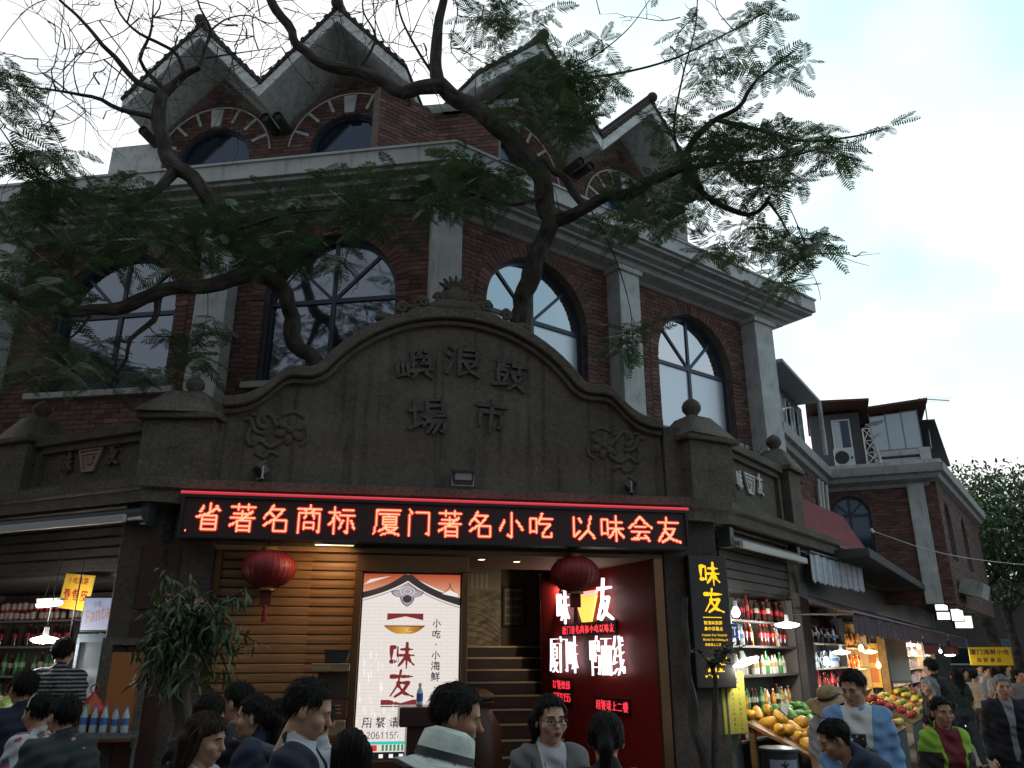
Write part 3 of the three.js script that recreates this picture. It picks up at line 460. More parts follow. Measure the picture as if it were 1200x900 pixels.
// stairs, mural and picture at the back of the hall
const mStep = mat(0.07, 0.035, 0.025, 0.5, { map: tWood });
const stair = G('staircase', bld, FR, [3.0, 0.12, -1.25]);
for (let i = 0; i < 11; i++) { const y = i * 0.17, z = -i * 0.29; L('step', box(0, 1.55 + i * 0.05, y, y + 0.17, z - 0.32, z, 0.006), mStep, stair); L('nosing', box(0, 1.55 + i * 0.05, y + 0.15, y + 0.175, z - 0.03, z + 0.012), mat(0.5, 0.38, 0.2, 0.35, { metalness: 0.5 }), stair); }
L('stair_side', poly([[0, 0], [3.2, 0], [3.2, 2.6], [0, 0.7]].reverse(), 0, 0.06).rotateY(Math.PI / 2), mHall, stair);
{ const r = [rod(V(-0.02, 0.95, -0.1), V(-0.02, 2.75, -3.1), 0.03, 0.03, 8)]; for (let i = 0; i < 9; i++) r.push(rod(V(-0.02, 0.1 + i * 0.19, -0.15 - i * 0.33), V(-0.02, 0.98 + i * 0.2, -0.15 - i * 0.33), 0.015)); L('handrail', r, mBlack, stair); }
const mural = tag(M('wall_mural', (() => { const g = box(3.45, 4.25, 1.5, 3.3, 0, 0.02), p = g.attributes.position; for (let i = 0; i < p.count; i++) g.attributes.uv.setXY(i, (p.getX(i) - 3.45) / 0.8, (p.getY(i) - 1.5) / 1.8); return g; })(), new THREE.MeshStandardMaterial({ roughness: 0.7, map: canvasTex(256, 512, (c, w, h) => { c.fillStyle = '#b9ae94'; c.fillRect(0, 0, w, h); reseed(4); for (let i = 0; i < 400; i++) { c.fillStyle = `rgba(${rr(60, 130)},${rr(60, 110)},${rr(40, 80)},${rr(0.05, 0.25)})`; c.beginPath(); c.ellipse(rnd() * w, h * (0.25 + rnd() * 0.75), rr(4, 40), rr(2, 14), rr(-0.5, 0.2), 0, 7); c.fill(); } c.strokeStyle = 'rgba(50,40,30,.6)'; for (let i = 0; i < 12; i++) { c.lineWidth = rr(1, 4); c.beginPath(); c.moveTo(0, h * (0.35 + i * 0.05)); c.quadraticCurveTo(w * 0.5, h * (0.25 + i * 0.06), w, h * (0.5 + i * 0.04)); c.stroke(); } c.fillStyle = 'rgba(235,225,200,.8)'; for (let i = 0; i < 6; i++) c.fillRect(40 + i * 26, 40, 14, 70); }) }), scene, FR, [0, 0, -4.54]), 'ink landscape mural panel on the back wall of the stairwell', 'mural');
{ // framed certificates
  const t = thing('picture_frame', 'dark frame holding a grid of small pictures beside the stairwell mural', 'picture', FR.P(4.47, 2.3, -4.54)); t.rotation.y = FR.a;
  L('frame', [box(-0.2, 0.2, 0, 0.04, 0, 0.05), box(-0.2, 0.2, 0.62, 0.66, 0, 0.05), box(-0.2, -0.16, 0.04, 0.62, 0, 0.05), box(0.16, 0.2, 0.04, 0.62, 0, 0.05)], mDark, t); L('mat_board', box(-0.16, 0.16, 0.04, 0.62, 0, 0.02), mat(0.35, 0.3, 0.22, 0.7), t);
  for (let j = 0; j < 4; j++) for (let i = 0; i < 3; i++) L('print', box(-0.135 + i * 0.095, -0.055 + i * 0.095, 0.07 + j * 0.135, 0.17 + j * 0.135, 0.02, 0.026), mat(rr(0.06, 0.16), rr(0.05, 0.1), 0.05, 0.5), t);
}
{ const t = thing('ceramic_jar', 'round brown glazed jar standing at the foot of the stairs', 'jar', FR.P(3.36, 0.12, -0.95)); L('body', lathe([[0, 0], [0.17, 0], [0.27, 0.3], [0.3, 0.65], [0.27, 0.95], [0.17, 1.12], [0.15, 1.16], [0.2, 1.2], [0.19, 1.23], [0.14, 1.21], [0.13, 1.1]], 28), mat(0.06, 0.028, 0.014, 0.4), t); L('lid', tf(lathe([[0.15, 0], [0.21, 0.02], [0.2, 0.07], [0.1, 0.13], [0, 0.14]], 24), [0, 1.22, 0]), mat(0.07, 0.032, 0.018, 0.6), t); }
{ const t = thing('hanging_scroll', 'narrow dark red lettered scroll hanging beside the red sign wall', 'scroll', FR.P(4.72, 0.9, -3.0)); t.rotation.y = FR.a; L('paper', box(-0.13, 0.13, 0.05, 2.1, 0, 0.008), mat(0.2, 0.015, 0.02, 0.7), t); for (const y of [0, 2.1]) L('roller', tf(cyl(0.018, 0.018, 0.32, 10), [0, y + 0.02, 0], [0, 0, Math.PI / 2]), mWood, t); '厦门小吃'.split('').forEach((ch, i) => { const m = L('scroll_character', tf(glyphSolid(ch, 0.18, 0.022, 0.004, 0.3), [-0.09, 0, 0.008]), mat(0.5, 0.35, 0.1, 0.6), t); m.position.y = 1.8 - i * 0.26; }); }
{ const t = thing('stair_spot_lamp', 'small black spot lamp bracketed above the framed pictures', 'lamp', FR.P(4.75, 2.86, -2.4)); L('head', tf(cyl(0.05, 0.035, 0.12, 14), [0, 0, 0], [1.0, 0, 0.4]), mBlack, t); L('lamp_lens', tf(cyl(0.042, 0.042, 0.01, 14), [-0.02, -0.04, 0.055], [1.0, 0, 0.4]), glow(1.6, 1.4, 1.1), t); L('arm', rod(V(0, 0, 0), V(0, 0.2, -0.05), 0.012), mBlack, t); const l = new THREE.SpotLight(C3(1, 0.8, 0.55), 2.5, 0, 0.7, 0.6, 2); l.position.set(-0.05, -0.08, 0.1); l.target.position.set(-0.7, -1.0, -2); l.castShadow = true; t.add(l, l.target); }
// recessed lights in the hall ceiling
const WARM = C3(1, 0.72, 0.42);
for (const [u, w, k] of [[0.95, -0.02 + 0.3, 0], [3.3, -0.35, 1], [3.75, -0.5, 1], [4.25, -0.3, 1], [4.36, -0.3, 0], [4.4, -1.1, 1]]) {
  if (!k && u < 1) continue;
  const t = thing('ceiling_downlight', 'small round recessed lamp in the brown ceiling above the stairs', 'ceiling lamp', FR.P(u, 2.93, w), 'hall downlights');
  L('ring', tf(new THREE.TorusGeometry(0.045, 0.01, 6, 16), [0, -0.004, 0], [Math.PI / 2, 0, 0]), mSteel, t); L('lamp_lens', tf(cyl(0.04, 0.04, 0.012, 16), [0, -0.008, 0]), glow(4, 3, 1.6), t);
  if (k) { const l = new THREE.SpotLight(WARM, 0.55, 0, 1.1, 0.6, 2); l.position.set(0, -0.04, 0); l.target.position.set(0, -3, 0); l.castShadow = true; t.add(l, l.target); }
}
{ // lamp strip under the sign washing the shutter
  const t = thing('lamp_strip', 'slim warm lamp strip under the red sign lighting the wooden shutter', 'lamp', FR.P(1.62, 2.96, 0.34)); t.rotation.y = FR.a;
  L('housing', box(-0.22, 0.22, 0, 0.04, -0.03, 0.03, 0.006), mBlack, t); L('lamp_lens', box(-0.2, 0.2, -0.008, 0.0, -0.018, 0.018), glow(1.6, 1.05, 0.5), t);
  area(FR, [1.62, 2.94, 0.34], 0.4, 0.08, C3(1, 0.6, 0.27), 48, [-0.35, -0.9, -0.32], t);
}
{ // scrolling sign
  const t = thing('led_sign', 'long black diode sign with glowing red characters over the restaurant entrance', 'sign', FR.P(2.83, 3.01, 0.05)); t.rotation.y = FR.a;
  L('housing', [box(-2.81, 2.81, 0, 0.03, 0, 0.25), box(-2.81, 2.81, 0.42, 0.45, 0, 0.25), box(-2.81, -2.78, 0.03, 0.42, 0, 0.25), box(2.78, 2.81, 0.03, 0.42, 0, 0.25), box(-2.78, 2.78, 0.03, 0.42, 0, 0.2)], mBlack, t);
  L('diode_panel', box(-2.78, 2.78, 0.03, 0.42, 0.2, 0.225), mat(0.035, 0.01, 0.01, 0.6), t);
  const mLed = glow(3.0, 0.56, 0.26, 0.1), S = 0.315, mHalo = glow(0.42, 0.008, 0.014, 0.1); let u = -2.76;
  for (const ch of ',省著名商标 厦门著名小吃 以味会友') { if (ch === ' ') { u += 0.15; continue; } const m = L('led_character', glyphDots(ch, S, 22, 0.016), mLed, t), halo = L('led_painted_halo', glyphDots(ch, S, 22, 0.008, 1), mHalo, m); halo.position.z = -0.004; if (ch === ',') { m.name = 'led_comma'; m.scale.setScalar(0.35); m.position.set(u, 0.06, 0.226); u += 0.08; } else { m.position.set(u, 0.066, 0.23); u += 0.342; } }  // dim red outline round each character is bloom painted as a glowing halo
  L('neon_tube', tf(cyl(0.016, 0.016, 5.66, 8), [0, 0.472, 0.23], [0, 0, Math.PI / 2]), glow(0.5, 0.012, 0.025, 0.2), t);
  area(FR, [2.83, 3.23, 0.32], 5.4, 0.34, C3(1, 0.1, 0.05), 1.6, [0, 0, 1], t); area(FR, [2.83, 3.52, 0.36], 5.6, 0.03, C3(1, 0.05, 0.08), 1.2, [0, 0.6, -0.8], t);
}
// round red lanterns
function lantern(fr, u, v, w, label) {
  const t = thing('red_lantern', label, 'lantern', fr.P(u, v, w)), ribs = [], mR = mat(0.2, 0.008, 0.01, 0.55), n = 28;
  const pr = []; for (let i = 0; i <= 16; i++) { const a = -Math.PI / 2 + Math.PI * (0.1 + 0.8 * i / 16); pr.push([Math.cos(a) * 0.28, Math.sin(a) * 0.2]); }
  const body = lathe(pr, n * 2), p = body.attributes.position; for (let i = 0; i < p.count; i++) { const a = Math.atan2(p.getZ(i), p.getX(i)), k = 1 - 0.02 * Math.abs(Math.sin(a * n / 2)); p.setX(i, p.getX(i) * k); p.setZ(i, p.getZ(i) * k); } body.computeVertexNormals();
  const b = L('paper_body', body, mR, t); for (let k = 0; k < n; k++) ribs.push(tf(tubeOf(pr.map(([r, y]) => V(r + 0.001, y, 0)), 0.0025, 14, 4), [0, 0, 0], [0, k / n * Math.PI * 2, 0])); L('wire_rib', ribs, mat(0.14, 0.01, 0.01, 0.5), b);
  for (const s of [-1, 1]) L('cap', tf(cyl(0.085, 0.095, 0.035, 20), [0, s * 0.205, 0]), mat(0.35, 0.2, 0.04, 0.4, { metalness: 0.6 }), t);
  L('hanger', [rod(V(0, 0.2, 0), V(0, 0.34, 0), 0.005), tf(new THREE.TorusGeometry(0.03, 0.005, 5, 12), [0, 0.25, 0])], mBlack, t);
  L('name_tag', box(-0.06, 0.06, -0.37, -0.22, -0.01, 0.01, 0.004), mat(0.12, 0.012, 0.01, 0.6), t);
  const ts = []; for (let i = 0; i < 14; i++) { const a = i / 14 * 6.28, r = 0.018; ts.push(rod(V(Math.cos(a) * r * 0.6, -0.39, Math.sin(a) * r * 0.6), V(Math.cos(a) * r * 1.3, -0.54, Math.sin(a) * r * 1.3), 0.006, 0.005, 4)); } ts.push(tf(new THREE.SphereGeometry(0.022, 10, 8), [0, -0.39, 0])); L('tassel', ts, mat(0.2, 0.012, 0.01, 0.7), t);
  return t;
}
lantern(FR, 0.95, 2.72, 0.15, 'round red paper lantern hanging before the wooden shutter'); lantern(FR, 4.31, 2.73, 0.1, 'round red paper lantern hanging before the glowing red sign wall');
{ // tall screen in a bronze frame
  const t = thing('led_screen', 'tall lit screen in bronze frame showing a restaurant poster with swallowtail roof', 'screen', FR.P(2.475, 0.12, -0.12)); t.rotation.y = FR.a;
  L('frame', [box(-0.62, 0.62, 2.6, 2.78, 0, 0.2, 0.01), box(-0.62, -0.54, 0.1, 2.6, 0, 0.2, 0.01), box(0.55, 0.62, 0.1, 2.6, 0, 0.2, 0.01), box(-0.62, 0.62, 0, 0.1, 0, 0.2, 0.01), box(-0.54, 0.55, 0.1, 0.71, 0, 0.15, 0.01), box(-0.54, 0.55, 0.71, 2.6, 0, 0.1)], mBronze, t);
  L('bezel', [box(-0.54, 0.55, 2.58, 2.6, 0.1, 0.16), box(-0.54, -0.525, 0.1, 2.58, 0.1, 0.16), box(0.535, 0.55, 0.1, 2.58, 0.1, 0.16)], mBlack, t);
  const W = 640, H = 1130, art = canvasTex(W, H, (c) => {
    c.fillStyle = '#ece6e2'; c.fillRect(0, 0, W, H); c.strokeStyle = 'rgba(190,180,176,.55)'; c.lineWidth = 2; for (let y = 190; y < H; y += 22) { c.beginPath(); c.moveTo(0, y); c.lineTo(W, y); c.stroke(); }
    reseed(8); c.strokeStyle = 'rgba(200,192,188,.5)'; for (let y = 190, r = 0; y < H; y += 22, r++) for (let x = (r % 2) * 40; x < W; x += 80) { c.beginPath(); c.moveTo(x, y); c.lineTo(x, y + 22); c.stroke(); }
    c.save(); c.scale(1, 0.6);
    const sk = c.createLinearGradient(0, 0, 0, 230); sk.addColorStop(0, '#b04a2c'); sk.addColorStop(1, '#e8b490'); c.fillStyle = sk; c.beginPath(); c.moveTo(0, 0); c.lineTo(W, 0); c.lineTo(W, 250); c.quadraticCurveTo(420, 120, 290, 0); c.quadraticCurveTo(150, 130, 0, 210); c.fill();
    c.fillStyle = '#e9dfda'; c.beginPath(); c.moveTo(0, 120); c.lineTo(180, 20); c.lineTo(40, 60); c.fill();
    c.fillStyle = '#2f2728'; c.beginPath(); c.moveTo(0, 196); c.quadraticCurveTo(160, 140, 262, 6); c.lineTo(318, 6); c.quadraticCurveTo(430, 170, W, 250); c.lineTo(W, 330); c.quadraticCurveTo(430, 240, 290, 70); c.quadraticCurveTo(170, 190, 0, 262); c.fill();
    c.strokeStyle = '#8c8288'; c.lineWidth = 7; c.beginPath(); c.moveTo(0, 285); c.quadraticCurveTo(170, 215, 290, 92); c.quadraticCurveTo(430, 262, W, 352); c.stroke();
    c.strokeStyle = '#30282a'; c.lineWidth = 4; c.beginPath(); c.moveTo(500, 210); c.quadraticCurveTo(555, 190, 572, 120); c.quadraticCurveTo(590, 190, 640, 210); c.stroke(); c.fillStyle = '#f0eae6'; c.beginPath(); c.moveTo(520, 205); c.lineTo(572, 165); c.lineTo(630, 205); c.lineTo(620, 240); c.lineTo(540, 215); c.fill(); c.fillStyle = '#222'; c.fillRect(569, 90, 6, 40);
    c.fillStyle = '#a59ea8'; c.beginPath(); c.moveTo(290, 90); c.lineTo(350, 170); c.lineTo(395, 190); c.quadraticCurveTo(385, 240, 335, 245); c.quadraticCurveTo(330, 310, 290, 345); c.quadraticCurveTo(250, 310, 245, 245); c.quadraticCurveTo(195, 240, 185, 190); c.lineTo(230, 170); c.fill(); c.strokeStyle = '#4b434e'; c.lineWidth = 6; c.stroke(); c.strokeStyle = '#e9e4ec'; c.lineWidth = 5; for (const r of [24, 46]) { c.beginPath(); c.arc(290, 185, r, 0, 7); c.stroke(); } c.fillStyle = '#3a333c'; c.beginPath(); c.ellipse(290, 265, 30, 40, 0, 0, 7); c.fill(); c.strokeStyle = '#cfc8d4'; for (const d of [-1, 1]) { c.beginPath(); c.arc(290 + d * 60, 215, 20, 0, 5); c.stroke(); }
    c.fillStyle = '#7d2128'; c.beginPath(); c.moveTo(165, 420); c.lineTo(400, 420); c.lineTo(400, 490); c.lineTo(285, 450); c.lineTo(165, 490); c.fill();
    const bg = c.createLinearGradient(150, 0, 410, 0); bg.addColorStop(0, '#a5651d'); bg.addColorStop(0.5, '#e0a94a'); bg.addColorStop(1, '#8b4d14'); c.fillStyle = bg; c.beginPath(); c.moveTo(148, 552); c.lineTo(412, 552); c.quadraticCurveTo(370, 620, 325, 632); c.lineTo(235, 632); c.quadraticCurveTo(190, 620, 148, 552); c.fill(); c.fillStyle = '#6b2b12'; c.fillRect(148, 546, 264, 10); c.strokeStyle = '#f5dc9a'; c.lineWidth = 6; c.beginPath(); c.arc(310, 592, 18, 0.5, 5); c.stroke();
    c.restore(); c.strokeStyle = '#7b1f24'; c.fillStyle = '#7b1f24'; drawGlyph(c, '味', 190, 430, 165, 24, 0.55); drawGlyph(c, '友', 195, 600, 165, 26, 0.55);
    c.fillStyle = '#7b2a2c'; c.fillRect(150, 780, 250, 30); c.fillStyle = '#ece6e2'; c.beginPath(); c.moveTo(200, 780); c.lineTo(275, 800); c.lineTo(350, 780); c.fill(); c.fillStyle = '#5c2a2a'; c.fillRect(150, 816, 250, 6);
    c.strokeStyle = '#4a4446'; drawText(c, '小吃·小海鲜·厦门味', 462, 285, 56, 6, 10, 0, true); drawText(c, '用餐请上二楼', 40, 880, 62, 6, 22); c.fillStyle = '#4a4446'; c.font = '52px sans-serif'; c.fillText('2061155', 70, 1005);
    c.fillStyle = 'rgba(255,255,255,.95)'; for (let i = 0; i < 60; i++) c.fillRect(rr(0, 260), rr(420, 1050), rr(3, 8), rr(14, 50));
    c.fillStyle = '#35c8c0'; c.fillRect(70, 1022, 300, 16); c.fillStyle = '#d23a2a'; c.fillRect(80, 1042, 60, 34); c.fillStyle = '#2f8f5a'; for (let i = 0; i < 12; i++) c.fillRect(170 + i * 24, 1040, 14, 36); c.fillStyle = '#111'; c.fillRect(0, 1082, W, 48); c.fillStyle = '#fff'; for (let i = 0; i < 9; i++) c.fillRect(30 + i * 62, 1094, 26, 22);
  });
  L('display', (() => { const g = new THREE.PlaneGeometry(1.06, 1.87); g.translate(0.005, 1.645, 0.13); return g; })(), new THREE.MeshStandardMaterial({ color: C3(0.05, 0.05, 0.05), roughness: 0.3, emissive: C3(1, 0.97, 0.94), emissiveMap: art, emissiveIntensity: 0.86 }), t);
  area(FR, [2.475, 1.77, 0.06], 1.0, 1.8, C3(1, 0.95, 0.9), 0.7, [0, 0, 1], t);
}
{ // menu stand before the shutter
  const t = thing('menu_stand', 'wooden menu stand with dark boards and a small tan box beside the screen', 'menu stand', FR.P(1.68, 0, 0.25)); t.rotation.y = FR.a; const mt = mat(0.42, 0.27, 0.13, 0.5, { map: tWood });
  L('post', [box(-0.02, 0.02, 0.1, 1.72, -0.05, -0.02), box(0.13, 0.17, 0.1, 1.72, -0.05, -0.02)], mBronze, t); L('base', box(-0.15, 0.22, 0, 0.08, -0.15, 0.12, 0.01), mDark, t);
  L('shelf', box(-0.2, 0.18, 1.7, 1.775, -0.1, 0.14, 0.006), mt, t); L('menu_board', [box(-0.13, 0.18, 1.44, 1.68, 0, 0.03, 0.004)], mat(0.05, 0.025, 0.015, 0.6), t); const bd = L('menu_plate', box(-0.12, 0.18, 1.26, 1.42, 0, 0.03, 0.004), mat(0.1, 0.03, 0.015, 0.5), t); L('menu_line', [0, 1, 2].map((k) => box(-0.07, 0.12, 1.3 + k * 0.035, 1.31 + k * 0.035, 0.03, 0.034)), mat(0.4, 0.25, 0.06, 0.6), bd);
  L('tan_box', [box(-0.08, 0.17, 1.1, 1.24, 0, 0.14, 0.008), box(0.05, 0.11, 1.18, 1.2, 0.14, 0.144)], mt, t);
  const h = thing('black_box', 'small black box lying on the shelf of the menu stand', 'box', FR.P(1.72, 1.775, 0.28)); h.rotation.y = FR.a; L('body', poly([[-0.11, 0], [0.1, 0], [0.13, 0.12], [-0.12, 0.12]], -0.08, 0.08, [], 0.006), mBlack, h); L('lid', box(-0.13, 0.135, 0.12, 0.135, -0.085, 0.085, 0.004), mDark, h);
}
{ // podium with bottles
  const t = thing('reception_podium', 'dark red wooden podium standing before the lit screen', 'podium', FR.P(2.72, 0, 0.55)); t.rotation.y = FR.a; const mp = mat(0.07, 0.018, 0.014, 0.45, { map: tWood });
  L('top', box(-0.36, 0.36, 1.2, 1.38, -0.2, 0.22, 0.015), mp, t); L('body', box(-0.28, 0.28, 0.06, 1.2, -0.16, 0.16, 0.01), mp, t); L('base', box(-0.34, 0.34, 0, 0.06, -0.2, 0.2), mp, t); L('panel', box(-0.2, 0.2, 0.2, 1.05, 0.16, 0.175, 0.004), mat(0.09, 0.025, 0.02, 0.5), t);
  const bt = thing('water_bottle', 'small clear water bottle with blue label on the podium', 'bottle', FR.P(2.56, 1.38, 0.6)); L('bottle', lathe([[0, 0], [0.03, 0], [0.032, 0.02], [0.031, 0.13], [0.014, 0.17], [0.013, 0.19]], 14), mat(0.55, 0.65, 0.7, 0.1), bt); L('label', cyl(0.033, 0.033, 0.07, 14).translate(0, 0.08, 0), mat(0.05, 0.13, 0.4, 0.5), bt); L('cap', cyl(0.016, 0.016, 0.02, 10).translate(0, 0.2, 0), mWhite, bt);
  const rb = thing('red_cloth', 'crumpled red cloth lying on the podium top', 'cloth', FR.P(2.85, 1.38, 0.58)); const cg = new THREE.SphereGeometry(1, 18, 10); const cp = cg.attributes.position; for (let i = 0; i < cp.count; i++) { const k = 0.8 + 0.4 * nz2(cp.getX(i) * 3 + 9, cp.getZ(i) * 3 + cp.getY(i) * 2 + 9); cp.setXYZ(i, cp.getX(i) * 0.13 * k, Math.max(0, cp.getY(i)) * 0.05 * k, cp.getZ(i) * 0.07 * k); } cg.computeVertexNormals(); L('folds', cg, mat(0.3, 0.02, 0.025, 0.8), rb);
}
{ // glowing red sign wall inside
  const RD = new Frame(0.55, -12, -66.2);
  const t = thing('red_sign_wall', 'glossy red wall panel with glowing white characters and a gold bowl', 'sign', RD.P(1.38, 0.12, 0)); t.rotation.y = RD.a; const X = (u) => u - 1.38, Y = (v) => v - 0.12;
  L('panel', box(X(-0.25), X(2.74), 0, Y(2.93), -0.1, 0, 0.005), mat(0.2, 0.008, 0.009, 0.5), t); L('edge_trim', box(X(2.74), X(2.8), 0, Y(2.93), -0.1, 0.02), mBronze, t);
  const mw = glow(1.25, 1.27, 1.32), ml = glow(1.1, 0.03, 0.06, 0.2);
  const put = (ch, u0, u1, v0, v1, sw) => { const h = v1 - v0, m = L('lit_character', glyphSolid(ch, h, sw, 0.03, 0.35, u1 - u0), mw, t); m.position.set(X(u0), Y(v0), 0.05); };
  put('味', 0.36, 0.74, 2.26, 2.76, 0.035); put('友', 1.5, 1.92, 2.27, 2.8, 0.042);
  let u = 0.14; for (const ch of '厦门味') { put(ch, u, u + 0.25, 1.62, 2.12, 0.012); u += 0.28; } u = 1.28; for (const ch of '鸭面线') { put(ch, u, u + 0.27, 1.6, 2.1, 0.012); u += 0.29; }
  L('lit_bowl', poly([[X(0.9), Y(2.6)], [X(1.48), Y(2.6)], [X(1.32), Y(2.27)], [X(1.08), Y(2.27)]].reverse(), 0.03, 0.06), glow(1.5, 0.7, 0.08), t); L('lit_bowl_rim', poly([[X(0.88), Y(2.66)], [X(1.5), Y(2.66)], [X(1.47), Y(2.61)], [X(0.91), Y(2.61)]].reverse(), 0.03, 0.065), glow(2.2, 0.5, 0.4), t);
  const gold = mat(0.5, 0.3, 0.06, 0.4, { metalness: 0.5 }); L('gold_scroll', tubeOf([V(X(0.5), Y(2.72), 0.05), V(X(0.75), Y(2.76), 0.06), V(X(1.0), Y(2.7), 0.05), V(X(1.25), Y(2.74), 0.06), V(X(1.4), Y(2.8), 0.05)], 0.018, 24, 6), gold, t);
  const row = (str, u0, v0, s, gap, n) => { let q = u0; for (const ch of str) { const m = L('led_character', glyphDots(ch, s, n), ml, t); m.position.set(X(q), Y(v0), 0.03); q += s + gap; } };
  L('led_strip', box(X(0.42), X(1.9), Y(2.1), Y(2.27), 0, 0.028), mBlack, t); row('厦门著名商标小吃以味友', 0.46, 2.125, 0.115, 0.014, 13);
  L('led_strip', box(X(0.1), X(0.66), Y(1.22), Y(1.56), 0, 0.028), mBlack, t); row('订餐热线', 0.13, 1.41, 0.12, 0.012, 13); row('7701155', 0.13, 1.25, 0.12, -0.05, 13);
  L('led_strip', box(X(1.3), X(2.12), Y(1.19), Y(1.36), 0, 0.028), mBlack, t); row('用餐请上二楼', 1.34, 1.21, 0.118, 0.012, 13);
  for (const [u0, v0] of [[0.55, 2.5], [1.7, 2.5], [0.55, 1.87], [1.7, 1.87]]) bulbLight(t, V(X(u0), Y(v0), 0.16), C3(1, 0.8, 0.75), 0.09, 6);
}
{ // yellow lettered light box on the right pier
  const t = thing('restaurant_sign_board', 'tall black sign board with glowing yellow characters on the stone pier', 'sign', FR.P(5.92, 1.5, 0.0)); t.rotation.y = FR.a + 0.08;
  L('board', box(-0.25, 0.25, 0, 1.47, 0, 0.1, 0.008), mat(0.02, 0.014, 0.01, 0.35), t);
  const W = 340, H = 1000, art = canvasTex(W, H, (c) => {
    c.fillStyle = '#000'; c.fillRect(0, 0, W, H); c.strokeStyle = c.fillStyle = '#ffd81e'; drawGlyph(c, '味', 85, 40, 190, 28, 0.5); drawGlyph(c, '友', 105, 250, 190, 30, 0.5); c.fillRect(90, 475, 170, 7);
    drawText(c, '鼓浪屿旅游', 95, 505, 30, 4, 4); drawText(c, '集中供餐点', 95, 550, 30, 4, 4); c.font = 'bold 24px serif'; c.fillText('Center For Tourist', 70, 622); c.fillText('Meals In Gulangyu', 74, 656);
    drawText(c, '用餐请上二楼', 92, 676, 20, 3, 4); c.font = 'bold 160px serif'; c.fillText('2F', 95, 890, 190); c.beginPath(); c.moveTo(80, 935); c.lineTo(110, 905); c.lineTo(140, 935); c.lineTo(190, 935); c.lineTo(190, 915); c.lineTo(70, 915); c.fill();
  });
  L('lit_lettering', (() => { const g = new THREE.PlaneGeometry(0.48, 1.44); g.translate(0, 0.735, 0.104); return g; })(), new THREE.MeshStandardMaterial({ color: C3(0.015, 0.012, 0.01), roughness: 0.35, emissive: C3(1.2, 1.0, 0.25), emissiveMap: art, emissiveIntensity: 1 }), t);
}
// flood lights on the ledge below the parapet
function flood(u, v, w, turn, tilt, label) {
  const t = thing('flood_light', label, 'flood light', FR.P(u, v, w)); t.rotation.y = FR.a + turn;
  const h = L('housing', [tf(box(-0.12, 0.12, -0.06, 0.06, -0.05, 0.03, 0.01), [0, 0.12, 0], [tilt, 0, 0]), tf(box(-0.135, 0.135, 0.04, 0.075, -0.06, 0.06, 0.005), [0, 0.12, 0], [tilt, 0, 0])], mat(0.08, 0.085, 0.09, 0.45, { metalness: 0.5 }), t);
  L('glass', tf(box(-0.095, 0.095, -0.045, 0.035, 0.031, 0.036), [0, 0.12, 0], [tilt, 0, 0]), mat(0.35, 0.36, 0.38, 0.15), h); L('bracket', [box(-0.13, -0.115, 0, 0.14, -0.03, -0.01), box(0.115, 0.13, 0, 0.14, -0.03, -0.01), box(-0.13, 0.13, 0, 0.012, -0.04, 0.0)], mSteel, t);
}
flood(3.0, 3.68, 0.16, 0, 0.25, 'square flood light fixed in the middle of the stone ledge'); flood(0.78, 3.66, 0.14, 1.9, -0.7, 'tilted flood light on the ledge under the carved relief towards the leafy street tree'); flood(5.0, 3.66, 0.14, -1.9, -0.7, 'tilted flood light on the ledge under the carved relief near the bud finial pier');
// ---------- trees growing through the terrace ----------
const UPV = V(0, 1, 0);
function limb(pts, r0, r1, seg = 0, n = 8, wob = 0.12) { // tapered, knotty branch through the points
  if (r0 > 0.035) { const q = []; pts.forEach((p, i) => { q.push(p); if (i < pts.length - 1) { const l = p.distanceTo(pts[i + 1]); if (l > 0.3) q.push(p.clone().lerp(pts[i + 1], 0.5).add(V(nz2(p.x * 9 + 50, p.y * 9) - 0.5, nz2(p.y * 9, p.z * 9 + 30) - 0.5, nz2(p.x * 7 + 9, p.z * 8 + 60) - 0.5).multiplyScalar(Math.min(0.16, r0 * 1.5)))); } }); pts = q; }
  const c = new THREE.CatmullRomCurve3(pts, false, 'centripetal'), len = c.getLength(); seg = seg || Math.max(4, Math.round(len / 0.12));
  const fr = c.computeFrenetFrames(seg, false), pos = [], uv = [], idx = [];
  for (let i = 0; i <= seg; i++) { const t = i / seg, p = c.getPointAt(t), r = lerp(r0, r1, Math.pow(t, 0.85)); for (let j = 0; j <= n; j++) { const a = j / n * Math.PI * 2, k = r * (1 + wob * (nz2(t * len * 3 + 7, (j % n) * 1.7) * 2 - 1) + wob * 0.8 * (nz2(t * len * 9 + 3, (j % n) * 2.9 + 20) - 0.5)); pos.push(p.x + (Math.cos(a) * fr.normals[i].x + Math.sin(a) * fr.binormals[i].x) * k, p.y + (Math.cos(a) * fr.normals[i].y + Math.sin(a) * fr.binormals[i].y) * k, p.z + (Math.cos(a) * fr.normals[i].z + Math.sin(a) * fr.binormals[i].z) * k); uv.push(j / n * 0.6, t * len); } }
  for (let i = 0; i < seg; i++) for (let j = 0; j < n; j++) { const a = i * (n + 1) + j, b = a + n + 1; idx.push(a, b, a + 1, b, b + 1, a + 1); }
  const g = new THREE.BufferGeometry(); g.setAttribute('position', new THREE.Float32BufferAttribute(pos, 3)); g.setAttribute('uv', new THREE.Float32BufferAttribute(uv, 2)); g.setIndex(idx); g.computeVertexNormals(); g.curve = c; return g;
}
const pl = (...a) => a.map(([x, y, d]) => px(x, y, d));
